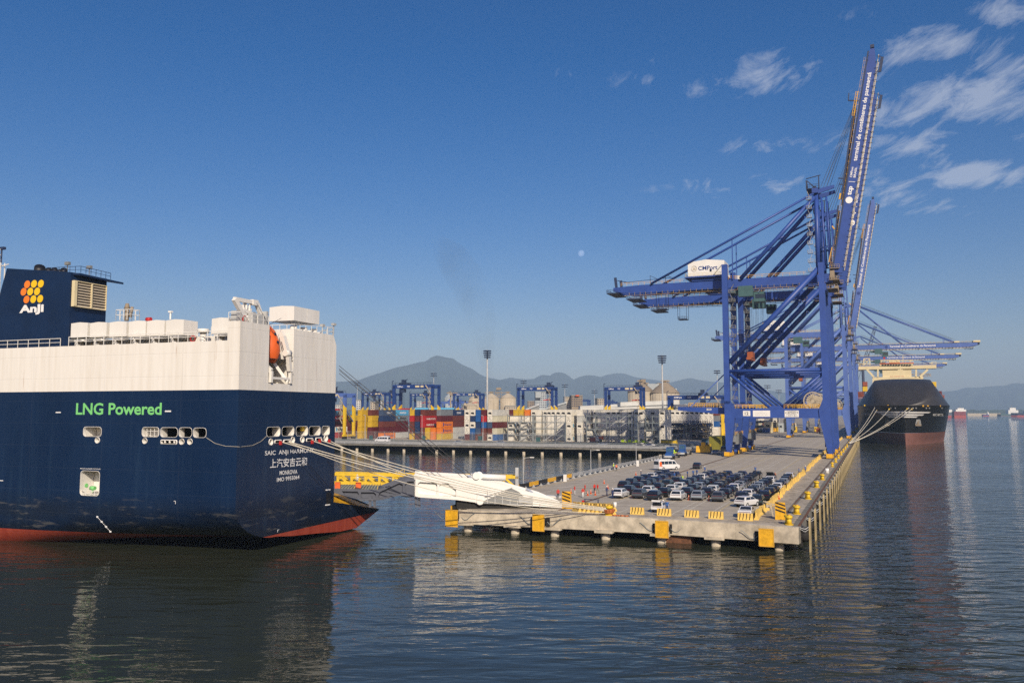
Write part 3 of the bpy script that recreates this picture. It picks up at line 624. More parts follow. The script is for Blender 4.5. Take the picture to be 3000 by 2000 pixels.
for y in (6.35, 10.6): dv.bar((-1.6, y, 28.9) if y > 8 else (-.8, y, 24.0), (.1, y, 23.3), .42, .6); dv.bar((.1, y, 23.3), (.05, y, 21.8), .4, .4)
dv.bar((0, 6.3, 22.4), (0, 10.7, 22.4), .4, .3); dv.bar((.1, 9.9, 22), (-1.8, 8.2, 25.6), .3, .4); dv.bar((-.6, 9.8, 28.2), (.15, 9.9, 25.6), .7, .45); dv.bar((.2, 9.9, 25.4), (.1, 10.4, 23.5), .55, .5)
dv.tube((-.1, 9.5, 25.9), (-.1, 10.6, 25.9), .45, 10); dv.build('davit', 'ship_white', ship)
cr = MB(SHIP)
pA = st(686, 875, -2); pB = st(722, 940, -2); pC = st(737, 885, -2); pD = st(752, 888, -2); pE = st(768, 935, -2); 
for (a, b, w_) in ((pA, pB, .5), (pA, pC, .4), (pC, pD, .6), (pD, pE, .45), (st(712, 905, -2), st(738, 925, -2), .35), (pB, st(735, 905, -2), .25), (st(714, 880, -2.6), st(728, 925, -2.6), .3)): cr.bar(a, b, w_, w_ * 1.2)
for px in (706, 712, 722, 731): p_ = st(px, 893, -2); cr.tube(p_, p_ - V((0, 0, .8)), .16, 6)
cr.build('provision_crane', 'ship_white', ship)
sm_ = MB(SHIP); 
for px, w_, h_, k in ((690, .8, 1.4, 0), (700, .5, 1.0, 1), (738, .6, 1.6, 0), (756, .9, 1.5, 1), (765, .6, 1.2, 0), (776, .4, 2.0, 1)):
    p_ = st(px, 944, -1.5); sm_.bb(p_.x - .4, p_.x + .4, p_.y - w_ / 2, p_.y + w_ / 2, ZT, ZT + h_)
sm_.build('deck_gear', 'light_grey', ship)
lr = MB(SHIP); 
p_ = st(717, 935, -.6); 
for k in range(10): a0, a1 = k * math.pi / 5, (k + 1) * math.pi / 5; lr.tube(p_ + V((0, .4 * math.cos(a0), .4 * math.sin(a0))), p_ + V((0, .4 * math.cos(a1), .4 * math.sin(a1))), .09, 5, cap=False)
p_ = sd(565, 992, .6)
for k in range(10): a0, a1 = k * math.pi / 5, (k + 1) * math.pi / 5; lr.tube(p_ + V((.4 * math.cos(a0), 0, .4 * math.sin(a0))), p_ + V((.4 * math.cos(a1), 0, .4 * math.sin(a1))), .09, 5, cap=False)
lr.build('lifebuoy', 'red', ship)
# vent housings along the side and on the stern
def vent(x0, x1, z0, z1, y0, y1, lab=None):
    m = MB(SHIP); m.poly([(x0, y0, z0), (x1, y0, z0), (x1, y0, z1 - .12), ((x0 + x1) / 2, y0, z1), (x0, y0, z1 - .12)], (0, y1 - y0, 0)); m.build('vent_housing', 'ship_white', ship)
VX = [(207, 257, 945, 987), (263, 313, 944, 986), (320, 371, 942, 985), (376, 428, 940, 984), (430, 483, 938, 982), (485, 539, 936, 980), (619, 674, 931, 977)]
for (x0, x1, y0, y1) in VX:
    a = sd(x0, y0, .5); c = sd(x1, y1, .5); vent(a.x + .1, c.x - .1, c.z, a.z, .5, 3.1)
for (x0, x1) in ((827, 865, ), (863, 899), (900, 936)):
    a = st(x0, 897, -.6); 
a = st(862, 897, -.5); c = st(862, 940, -.5); b2 = st(899, 905, -.5); b3 = st(936, 912, -.5)
vent(-4.6, -.5, ZT + 1.3, a.z + .15, a.y, (a.y + b3.y) / 2 - .03); vent(-4.6, -.5, ZT + 1.3, a.z + .15, (a.y + b3.y) / 2 + .03, b3.y)
ba = MB(SHIP)
for (x0, x1, y0, y1) in VX:
    a = sd(x0, y1, 1.2); c = sd(x1, y1, 1.2)
    ba.tube(((a.x + c.x) / 2 - .3, 1.5, ZD - 1.9), ((a.x + c.x) / 2 - .3, 1.5, ZD + .6), .55, 10); ba.tube(((a.x + c.x) / 2 + .5, 1.5, ZD + .6), ((a.x + c.x) / 2 + .5, 1.5, ZD + .9), .9, 10); ba.bar((c.x - .4, .6, ZD - 1.0), (c.x - 1.6, .6, ZD + .8), .2)
for y in (13.5, 16, 18.5): ba.tube((-1.6, y, ZT - 1), (-1.6, y, ZT + .7), .5, 10); ba.tube((-1.2, y + .8, ZT - .2), (-1.2, y + .8, ZT + .3), .45, 8)
p_ = sd(595, 985, 1.2); ba.tube((p_.x, 1.2, ZD - 1.9), (p_.x, 1.2, ZD + 1.2), .4, 10); ba.tube((p_.x, 1.2, ZD + 1.2), (p_.x, 1.2, ZD + 1.7), .75, 10)
ba.build('ventilator', 'ship_white', ship)
hr = MB(SHIP); hr.rail([(sd(200, 1010).x, .05, ZD), (XB, .05, ZD)], 1.25, 1.6, .04); hr.rail([(sd(200, 1010).x, .05, ZD + .35), (XB, .05, ZD + .35)], .5, 50, .03, False)
hr.rail([(XB, .1, ZT), (-.1, .1, ZT), (-.1, 5.8, ZT)], 1.15, 1.2, .04); hr.rail([(-6, 11.5, ZT - .6), (-.1, 11.5, ZT - .6), (-.1, 21.2, ZT - .1), (-3, 22.5, ZT - .5)], 1.3, 1.3, .04)
hr.rail([(sd(568, 990).x, 3.2, ZD + 1), (XB, 3.2, ZD + 1)], 1.2, 1.4, .04); hr.rail([(-60, .1, ZD), (-30, .1, ZD)], 1.1, 2, .04)
hr.build('handrail', 'white', ship)
fl = MB(SHIP)
for px, py in ((945, 953), (978, 950)): p_ = st(px, py, -.2); fl.bar((p_.x, p_.y, ZT), p_, .1); fl.box(p_, (.5, .6, .35))
fl.build('floodlight', 'light_grey', ship)
# masts and small things on the roof of the housings
mt_ = MB(SHIP); p_ = sd(371, 940, 2); mt_.tube(p_, p_ + V((0, 0, 1.9)), .28, 8); mt_.tube(p_ + V((0, 0, 1.6)), p_ + V((0, 0, 2.4)), .42, 8, .2); mt_.tube(p_ + V((.6, 0, .5)), p_ + V((.9, 0, 1.9)), .2, 8); mt_.build('exhaust_pipe', 'tan_dark', ship)
hr = MB(SHIP); hr.rail([p_ + V((-1.3, -.6, .1)), p_ + V((1.3, -.6, .1)), p_ + V((1.3, .9, .1)), p_ + V((-1.3, .9, .1)), p_ + V((-1.3, -.6, .1))], 1.4, .7, .035); hr.build('handrail', 'white', ship)
rb = MB(SHIP); p_ = sd(430, 936, 2); rb.tube(p_, p_ + V((.7, 0, 0)), .3, 10); rb.build('red_drum', 'red', ship)
an = MB(SHIP); p_ = sd(499, 935, 2); an.tube(p_, p_ + V((0, 0, 1.0)), .12, 6); an.box(p_ + V((0, 0, 1.0)), (.5, .4, .2)); an.build('antenna', 'white', ship)
# funnel
FX0 = sd(0, 900).x; FR = sd(208, 797, .3); FL = sd(20, 786, .3); FB = sd(200, 1013, .3)
fx1 = FB.x; fn = MB(SHIP); ftz = FL.z; fw = 6.2
tl = sd(20, 786, .3); tr_ = sd(208, 797, .3); bl_ = sd(0, 870, .3)
outl = [(fx1, .3, ZD - 1), (tr_.x, .3, tr_.z), (tl.x, .3, tl.z), (bl_.x - .2, .3, bl_.z), (bl_.x - 3.2, .3, 33.6), (-52, .3, 33.2), (-52, .3, ZD - 1)]
fn.poly(outl, (0, fw, 0)); fn.build('funnel', 'navy', ship)
pl_ = MB(SHIP); pl_.poly([(tr_.x - 1, .4, tr_.z), (tr_.x + 1.0, .9, tr_.z - .1), (tr_.x + 1.2, fw + 2.2, tr_.z - .35), (tr_.x - 1, fw + 1, tr_.z)], (0, 0, -.28)); pl_.build('funnel_platform', 'navy', ship)
hr = MB(SHIP); hr.rail([(tr_.x - 4.5, .5, tr_.z), (tr_.x + .9, 1.1, tr_.z), (tr_.x + 1.0, fw, tr_.z - .2)], .9, .9, .03); hr.build('funnel_rail', 'crane_dark', ship)
ex = MB(SHIP); ex.smooth = True
for px, rr, yy in ((124, 11, 2.2), (149, 6, 1.6), (167, 6.5, 1.6), (182, 5, 2.2), (194, 7, 1.6)):
    c_ = sd(px, 792, yy); r_ = abs(sd(px + rr, 792, yy).x - c_.x); z0 = tr_.z + (tl.z - tr_.z) * (tr_.x - c_.x) / (tr_.x - tl.x)
    ex.tube((c_.x - r_ * .8, yy, z0 - .2), (c_.x + .1, yy - .5, z0 + r_ * .75), r_, 12)
ex.build('exhaust_outlet', 'black', ship)
lv = MB(SHIP); lvz0 = 31.4; lvz1 = tr_.z - 1.9; ly0 = .55; ly1 = fw - .25
lvz1 = st(215, 824, fx1).z; lvz0 = st(215, 896, fx1).z
fx = lambda z: fx1 + (tr_.x - fx1) * (z - (ZD - 1)) / (tr_.z - (ZD - 1))
lv.bb(fx1, fx1 + .5, ly0 - .1, ly1 + .1, lvz0 - .1, lvz0); lv.bb(fx1, fx1 + .5, ly0 - .1, ly1 + .1, lvz1, lvz1 + .1); lv.bb(fx1, fx1 + .55, ly0 - .1, ly0 + .35, lvz0, lvz1); lv.bb(fx1, fx1 + .5, ly1, ly1 + .1, lvz0, lvz1); lv.bb(fx1, fx1 + .52, (ly0 + ly1) / 2 + .1, (ly0 + ly1) / 2 + .3, lvz0, lvz1); lv.build('louvre_frame', 'cream', ship)
ls = MB(SHIP); 
for k in range(9): z = lvz0 + (lvz1 - lvz0) * (k + .5) / 9; ls.quad((fx1 + .45, ly0 + .3, z - .2), (fx1 + .45, ly1, z - .2), (fx1 + .12, ly1, z + .17), (fx1 + .12, ly0 + .3, z + .17))
ls.build('louvre_slats', 'tan', ship)
bk = MB(SHIP); bk.bb(fx1 - .02, fx1 + .08, ly0, ly1, lvz0, lvz1); bk.build('louvre_back', 'black', ship)
fl = MB(SHIP)
for px, py, yy in ((198, 772, 1.5), (262, 783, 4)): p_ = hit(SHIP, px, py, y=yy); fl.bar((p_.x, yy, tr_.z), p_, .09); fl.box(p_, (.75, .4, .45))
fl.build('floodlight', 'grey', ship)
# radar mast at the picture's left edge
ms = MB(SHIP); p_ = sd(3, 770, 4); 
for dx in (-.7, .5):
    for dy in (-.5, .5): ms.bar((p_.x + dx, 4 + dy, 30), (p_.x + dx * .7, 4 + dy * .7, p_.z), .13)
for k in range(12): z = 32 + k * .85; ms.bar((p_.x - .6, 3.5, z), (p_.x + .45, 3.5, z), .07); ms.bar((p_.x - .6, 3.5, z), (p_.x + .45, 3.5, z + .85), .06)
ms.bar((p_.x, 4, p_.z - .5), (p_.x + 1.6, 4, p_.z - .3), .12); ms.build('radar_mast', 'white', ship); ms = MB(SHIP); ms.tube((p_.x, 4, p_.z), (p_.x, 4, sd(3, 728, 4).z), .12, 6); ms.box((p_.x + .2, 4, sd(3, 728, 4).z), (.9, .4, .4)); ms.build('mast_pole', 'crane_dark', ship)
# lettering and emblem
def side_text(s, x0, x1, yb, yt, m, y=-.03, bold=.01, parent=ship, name='lettering'):
    a = sd(x0, yb, y); b = sd(x1, yb, y); c = sd(x0, yt, y); b.z = a.z if abs(b.z - a.z) < .4 else b.z; t = MB(SHIP); text(t, s, a, b - a, V((0, 0, c.z - a.z)), bold); return t.build(name, m, parent)
def stern_text(s, x0, x1, yb0, yb1, h, m, bold=.01, name='lettering'):
    a = st(x0, yb0, .03); b = st(x1, yb1, .03); c = st(x0, yb0 - h, .03); t = MB(SHIP); text(t, s, a, b - a, V((0, 0, c.z - a.z)), bold); return t.build(name, m, ship)
side_text('LNG Powered', 222, 473, 1214.5, 1180, 'green_text', bold=.022)
side_text('AnJi', 56, 127, 924, 894, 'text_white', y=.26, bold=.045)
side_text('MGO/FO BUNKER STATION(P)', 235, 294, 1374, 1370, 'text_white')
side_text('▬▬', 163, 178, 1209, 1206, 'text_white'); side_text('▬▬▬', 483, 501, 1206, 1202, 'text_white')
for i, (px, py) in enumerate(((79.5, 833), (99.5, 831.5), (119.5, 831), (69, 854.5), (88.5, 854), (108.5, 853.5), (77.5, 877), (97.5, 876), (117.5, 875))):
    c_ = sd(px, py, .26); w_ = abs(sd(px + 8.7, py, .26).x - c_.x); h_ = abs(sd(px, py + 11.3, .26).z - c_.z); t = MB(SHIP); disc(t, c_, (w_, 0, 0), (.1 * w_, 0, h_)); t.build('emblem_dot', 'logo_orange' if i % 3 == 0 else 'logo_yellow', ship)
stern_text('SAIC  ANJI HARMONY', 776, 919, 1337.5, 1327.5, 17, 'text_white')
stern_text('上汽安吉云和', 791, 899, 1371, 1363, 27, 'text_white'); stern_text('MONROVIA', 819, 871, 1391, 1386.5, 12.5, 'text_white'); stern_text('IMO 9955064', 811, 877, 1411, 1402, 12, 'text_white')
# draught marks down the side and a door on the stern
dmk = MB(SHIP)
for k in range(13): p_ = sd(285 + k * 3.2, 1513 + k * 3.6, -.02); dmk.box(p_, (.3 if k % 4 == 0 else .12, .02, .2 if k % 4 == 0 else .1))
for px, py in ((512, 1467),): p_ = sd(px, py, -.02); dmk.box(p_, (.3, .02, .06)); dmk.box(p_ + V((.12, 0, -.2)), (.06, .02, .3))
p_ = st(815, 1551, .02); dmk.box(p_, (.02, .35, .06)); dmk.box(p_ + V((0, -.1, -.15)), (.02, .06, .3)); p_ = sd(3, 1407, -.02); dmk.box(p_, (.8, .02, .1)); dmk.each('draught_mark', 'text_white', ship)
ld = MB(SHIP); a = st(956, 1442, .02); c = st(964, 1478, .02); o = rrect(a.y, c.y + .5, c.z, a.z, .3, 3); ld.add([(.02, u, z) for u, z in o], [tuple(range(len(o)))]); ld.build('side_ladder_recess', 'black', ship)
ld = MB(SHIP); a = st(954, 1478.5, .04); c = st(966, 1477, .04); ld.bar(a, c, .15); a = st(955, 1434.5, .04); c = st(967, 1433.5, .04); ld.bar(a, c, .15); ld.build('ladder_marking', 'text_white', ship)
# things seen in the side openings
g_ = MB(SHIP)
for px, py, w_ in ((248, 1421, .7), (272, 1429, .75)): p_ = sd(px, py, 1.0); g_.tube(p_ - V((w_ / 2, 0, 0)), p_ + V((w_ / 2, 0, 0)), .28, 8); g_.tube(p_ - V((0, 0, .5)), p_, .12, 6)
g_.build('bunker_valve', 'green_text', ship)
g_ = MB(SHIP); a = sd(239, 1436, .2); b = sd(290, 1436, .2); g_.rail([V((a.x, .2, sd(239, 1451, .2).z)), V((b.x, .2, sd(239, 1451, .2).z))], a.z - sd(239, 1451, .2).z, .8, .04); a = sd(420, 1265, .25); b = sd(464, 1265, .25)
g_.rail([V((a.x + .6, .25, sd(420, 1278).z)), V((b.x, .25, sd(420, 1278).z))], 1.4, .7, .04); 
for k in range(4): p_ = st(868 + k * 8, 1270, -1.5); g_.tube(p_ - V((0, 0, .6)), p_ + V((0, 0, .3)), .15, 6)
g_.build('inner_rail', 'ship_white', ship)
g_ = MB(SHIP); p_ = st(886, 1254, -.6); g_.box(p_, (.3, .7, .7)); g_.build('winch_cover', 'yellow', ship)
g_ = MB(SHIP); pts = [st(604, 1276, .02) if 0 else sd(604, 1281, -.05), sd(630, 1298, -.05), sd(660, 1306, -.05), sd(702, 1308, -.05), st(706, 1308, .05), st(740, 1304, .05), st(765, 1292, .05), st(781, 1277, .05)]; g_.path(pts, .025, 4); g_.build('messenger_line', 'rope', ship)
fp.each('fairlead_ring', 'ship_white', ship)
rd = MB(SHIP)
for px, py in ((822, 1297), (915, 1294), (937, 1291), (965, 1291)): p_ = st(px, py, .25); rd.box(p_, (.25, .35, .5))
rd.each('rat_guard', 'red', ship)
# ------------------------------------------------------------------ stern ramp of the carrier
# the ramp runs from the recess at the ship's starboard quarter down to the pier; its near girder lies in this upright plane
A0 = CAM + ray(982, 1420) * 0; 
r0 = SHIP @ V((-1.0, 24.0, 9.5)); r1 = PIER @ V((9.0, 34.4, D))
RU = V((r1.x - r0.x, r1.y - r0.y, 0)); RL = RU.length; RU.normalize(); RN = V((-RU.y, RU.x, 0))
RAMP = Matrix(((RU.x, RN.x, 0, r0.x), (RU.y, RN.y, 0, r0.y), (0, 0, 1, 0), (0, 0, 0, 1)))
def rp(px, py, y=0): return hit(RAMP, px, py, y=y)
ramp = empty('stern_ramp', PIER @ V((5, 36, D)), 'long stern ramp, grey by the ship and white at its pier end, hanging on cables', 'ramp')
WR = 7.5
def girder(top, bot, m, name='girder', y0=0, th=.5, holes=(), mirror=True):
    for k, (y, s) in enumerate(((y0, 1), (WR - y0 - th, 1)) if mirror else ((y0, 1),)):
        mb = MB(RAMP); a = [rp(*p) for p in top]; b = [rp(*p) for p in bot]; o = [V((p.x, y, p.z)) for p in a + b[::-1]]
        hs_ = [[V((rp(*p).x, y, rp(*p).z)) for p in h] for h in holes]
        mb.sheet(o, hs_); mb.sheet([p + V((0, th, 0)) for p in o])
        n = len(o); mb.add(o + [p + V((0, th, 0)) for p in o], [(i, (i + 1) % n, n + (i + 1) % n, n + i) for i in range(n)])
        for h in hs_: 
            n = len(h); mb.add(h + [p + V((0, th * 1.9, 0)) for p in h], [(i, (i + 1) % n, n + (i + 1) % n, n + i) for i in range(n)])
        mb.build(name, m, ramp)
def hole(pts): return pts
gh = [[(1001, 1438), (1047, 1439), (1051, 1445), (1050, 1453), (1045, 1457), (1010, 1449)], [(1058, 1441), (1095, 1441), (1102, 1447), (1101, 1456), (1095, 1459), (1062, 1459), (1057, 1454)],
      [(1109, 1450), (1114, 1440), (1170, 1414), (1180, 1418), (1180, 1437), (1173, 1446), (1115, 1459), (1108, 1456)], [(1186, 1420), (1194, 1410), (1214, 1409), (1214, 1449), (1193, 1447), (1186, 1440)]]
girder([(978, 1431), (1106, 1434), (1190, 1402), (1217, 1403)], [(978, 1443), (1052, 1463), (1075, 1465), (1110, 1465), (1170, 1451), (1216, 1454)], 'ramp_grey', holes=gh)
gw = [[(1224, 1416), (1230, 1411), (1276, 1414), (1281, 1420), (1279, 1448), (1274, 1450), (1228, 1446), (1223, 1440)], [(1288, 1420), (1294, 1415), (1313, 1416), (1336, 1434), (1336, 1454), (1330, 1457), (1288, 1451), (1285, 1446)]]
girder([(1213, 1389), (1330, 1396), (1385, 1400), (1470, 1417), (1518, 1431), (1592, 1452), (1655, 1479)], [(1214, 1455), (1340, 1464), (1392, 1471), (1402, 1478), (1411, 1478), (1418, 1473), (1510, 1479), (1600, 1484), (1662, 1488)], 'white', holes=gw)
# recessed web panels behind the holes, decks, cross beams
mb = MB(RAMP)
for pts, mname in (([(985, 1436), (1106, 1438), (1190, 1406), (1216, 1406), (1216, 1452), (1170, 1449), (1110, 1462), (1060, 1462), (985, 1442)], 'ramp_grey'), ([(1217, 1406), (1335, 1414), (1340, 1460), (1217, 1452)], 'white')):
    for y in (1.0, WR - 1.2): m = MB(RAMP); m.sheet([V((rp(*p).x, y, rp(*p).z)) for p in pts]); m.build('web_plate', mname, ramp)
dz = rp(1050, 1433).z
m = MB(RAMP); a = rp(978, 1431); b = rp(1106, 1434); c = rp(1190, 1448); e = rp(1330, 1455); f = rp(1500, 1470); g = rp(1662, 1487)
m.poly([(a.x, .5, a.z), (b.x, .5, b.z), (b.x, WR - .5, b.z), (a.x, WR - .5, a.z)], (0, 0, -.2)); m.build('deck_plate', 'ramp_deck', ramp)
m = MB(RAMP); m.poly([(b.x, .5, b.z), (c.x, .5, b.z - 1.0), (c.x, WR - .5, b.z - 1.0), (b.x, WR - .5, b.z)], (0, 0, -.2)); m.poly([(c.x, .5, b.z - 1.0), (e.x, .5, e.z + .2), (e.x, WR - .5, e.z + .2), (c.x, WR - .5, b.z - 1.0)], (0, 0, -.2)); m.build('deck_plate', 'ramp_grey', ramp)
m = MB(RAMP); m.poly([(e.x, .5, e.z + .2), (f.x, .5, f.z + .1), (f.x, WR - .5, f.z + .1), (e.x, WR - .5, e.z + .2)], (0, 0, -.2)); m.poly([(f.x, .3, f.z + .1), (g.x, .3, D + .12), (g.x, WR - .3, D + .12), (f.x, WR - .3, f.z + .1)], (0, 0, -.15)); m.build('deck_plate', 'light_grey', ramp)
m = MB(RAMP)
for i in range(16): x = a.x + (b.x - a.x) * i / 15; m.bb(x, x + .08, .5, WR - .5, a.z, a.z + .06)
m.build('tread_bar', 'steel', ramp)
m = MB(RAMP); 
for px, py in ((1235, 1400), (1380, 1404), (1560, 1446)): p = rp(px, py); m.bar((p.x, .2, p.z), (p.x, WR, p.z), .5, .35)
p = rp(1395, 1399); m.tube((p.x, -.3, p.z + .3), (p.x, 1.2, p.z + .3), .55, 12); p = rp(1405, 1394); m.tube((p.x, .8, p.z), (p.x, 2, p.z), .6, 12); p = rp(1430, 1404); m.tube((p.x - 2.5, 4, p.z + .2), (p.x + 3, 4, p.z - .1), .5, 10)
p = rp(1406, 1467); m.tube((p.x, -.25, p.z), (p.x, .5, p.z), .55, 12); m.bb(p.x - .45, p.x + .45, -.2, .1, p.z - .2, p.z + 1.3); m.each('hinge_sheave', 'white', ramp)
m = MB(RAMP); 
for i in range(8): pa = rp(1428 + i * 22, 1452 + i * 3.2 - (i < 3) * (3 - i) * 5, -.05); pb_ = rp(1428 + i * 22, 1474 + i * 1.5, -.05); m.bar(pa, pb_, .12)
m.bar(rp(1420, 1455, -.08), rp(1500, 1428, -.08), .25, .1); p = rp(1530, 1465); m.bb(p.x - .6, p.x + 1.6, -.25, -.02, p.z - .4, p.z + .5); m.each('stiffener', 'light_grey', ramp)
m = MB(RAMP); q0 = rp(1420, 1471); m.poly([(rp(1400, 1474).x, -.02, rp(1400, 1474).z), (rp(1500, 1430).x, -.02, rp(1500, 1430).z + 0), (rp(1520, 1440).x, -.02, rp(1520, 1440).z), (rp(1560, 1478).x, -.02, rp(1560, 1478).z)], (0, .01, 0)); m.build('painted_recess', 'grey', ramp)  # flat panel; the shade of a recess is put into its grey
m = MB(RAMP)
for px in (1218, 1227, 1096, 1083): p = rp(px, 1462, .2); m.bar((p.x, .3, p.z + .5), (p.x + .1, .3, p.z - 1.2), .22, .4)
m.each('support_foot', 'ramp_grey', ramp)
m = MB(RAMP); m.rail([(a.x + 1, WR + .1, a.z), (b.x, WR + .1, b.z), (rp(1180, 1405).x, WR + .1, rp(1180, 1405).z)], 1.1, 3, .03); m.rail([(a.x + 3, .3, a.z), (b.x, .3, b.z)], 1.0, 3, .03, False); m.build('rope_rail', 'yellow', ramp)
m = MB(RAMP); 
for px, w_ in ((989, .9), (1050, .9)): p = rp(px, 1425, .9); m.bb(p.x - .4, p.x + .4, .7, 1.3, a.z, a.z + .9)
m.each('locker', 'orange', ramp)
m = MB(RAMP); o_ = [rp(*p) for p in ((1338, 1464), (1402, 1474), (1510, 1478), (1640, 1486))]; m.sheet([V((p.x, .6, p.z + .1)) for p in o_] + [V((o_[-1].x, .6, D + .02)), V((o_[0].x, .6, D + .02))]); m.sheet([V((p.x, WR - .6, p.z + .1)) for p in o_] + [V((o_[-1].x, WR - .6, D + .02)), V((o_[0].x, WR - .6, D + .02))]); m.build('under_ramp_shade', 'rubber', ramp)  # dark sheets that paint in the shade under the ramp flap
# yellow gangway bridge seen behind the ramp
def gb(px, py): return hit(RAMP, px, py, y=13)
gw_ = empty('gangway_bridge', RAMP @ V((40, 13, 4)), 'yellow trussed link bridge in the water behind the stern ramp', 'bridge')
m = MB(RAMP)
for (p, q) in (((978, 1388), (1518, 1397)), ((978, 1413), (1518, 1425))): pa, pb_ = gb(*p), gb(*q); m.bar(pa, pb_, .55, .5); m.bar(pa + V((0, 2.6, 0)), pb_ + V((0, 2.6, 0)), .5, .45)
m.each('chord', 'yellow', gw_)
m = MB(RAMP)
for k in range(13):
    x0 = 990 + k * 40.5; t0 = 1388.5 + k * .66; a_ = gb(x0, t0); b_ = gb(x0 + 28, t0 + 25); c_ = gb(x0, t0 + 25)
    for dy in (0, 2.6): m.bar(a_ + V((0, dy, 0)), b_ + V((0, dy, 0)), .35); m.bar(a_ + V((0, dy, 0)), c_ + V((0, dy, 0)), .4)
m.each('brace', 'yellow', gw_)
m = MB(RAMP); pa, pb_ = gb(978, 1412), gb(1518, 1424); m.bar(pa + V((0, 1.3, -.1)), pb_ + V((0, 1.3, -.1)), 2.5, .12); m.build('walkway', 'steel', gw_)
m = MB(RAMP); pa = gb(1514, 1390); m.bar(pa + V((0, 0, 1.2)), gb(1514, 1427), .55); m.build('end_post', 'light_grey', gw_)
# ------------------------------------------------------------------ mooring lines
def sag(p, q, s, n=14): return [V(p).lerp(V(q), i / n) - V((0, 0, s * 4 * (i / n) * (1 - i / n))) for i in range(n + 1)]
def line(name, pts, r, m, lab, grp=None, cat='rope'): mb = MB(); mb.path(pts, r, 5); return tag(mb.build(name, m), lab, cat, grp)
BO = PIER @ V((2.9, 25.9, D + .6)); tt = PIER @ V((3.4, 27.0, D + .9))
for i, (px, py, s, lab) in enumerate(((822, 1293, 1.1, 'lowest left mooring line from the ship stern to the yellow bollard'), (848, 1294, 1.0, 'mooring line starting just right of the leftmost one on the stern'), (914, 1290, 1.2, 'mooring line leaving the middle of the ship stern'), (936, 1288, 1.1, 'upper mooring line leaving the stern near its right edge'), (964, 1290, 2.6, 'slack mooring line crossing below the others from the rightmost fairlead'))):
    line('mooring_line', sag(SHIP @ st(px, py, .1), BO + V((.1 * i - .2, -.2, .12 * i)), s), .065, 'rope', lab, 'pale mooring lines from the ship stern to the pier')
line('mooring_line', sag(SHIP @ st(848, 1296, .1), PIER @ V((2.9, 25.9, D + .3)), 2.2), .05, 'rope', 'thin doubled mooring line hanging lowest over the white ramp', None)
for (p0, p1, lab) in (((985, 1079), (1385, 1408), 'upper dark hoist cable from the ship side to the ramp'), ((985, 1092), (1372, 1412), 'lower dark hoist cable from the ship side to the ramp')):
    a_ = SHIP @ st(*p0, 0); 
    for k in (0, .45): line('hoist_cable', [SHIP @ (st(*p0, -.4) + V((0, .8, k))), RAMP @ (rp(*p1, 1.2) + V((k * 2, 0, 0)))], .045, 'cable', lab + (', nearer strand' if k == 0 else ', farther strand'), 'dark hoist cables of the ramp', 'cable')
line('stay_wire', [SHIP @ st(787, 952, -1), SHIP @ st(824, 932, -1)], .03, 'cable', 'thin wire from the stern crane to the vent housing', None, 'wire')
line('stay_wire', [SHIP @ st(752, 888, -1), SHIP @ st(806, 985, -1)], .03, 'cable', 'thin wire hanging from the stern crane into the lifeboat slot', None, 'wire')
mm('spreader_rust', (.36, .09, .025), .6)
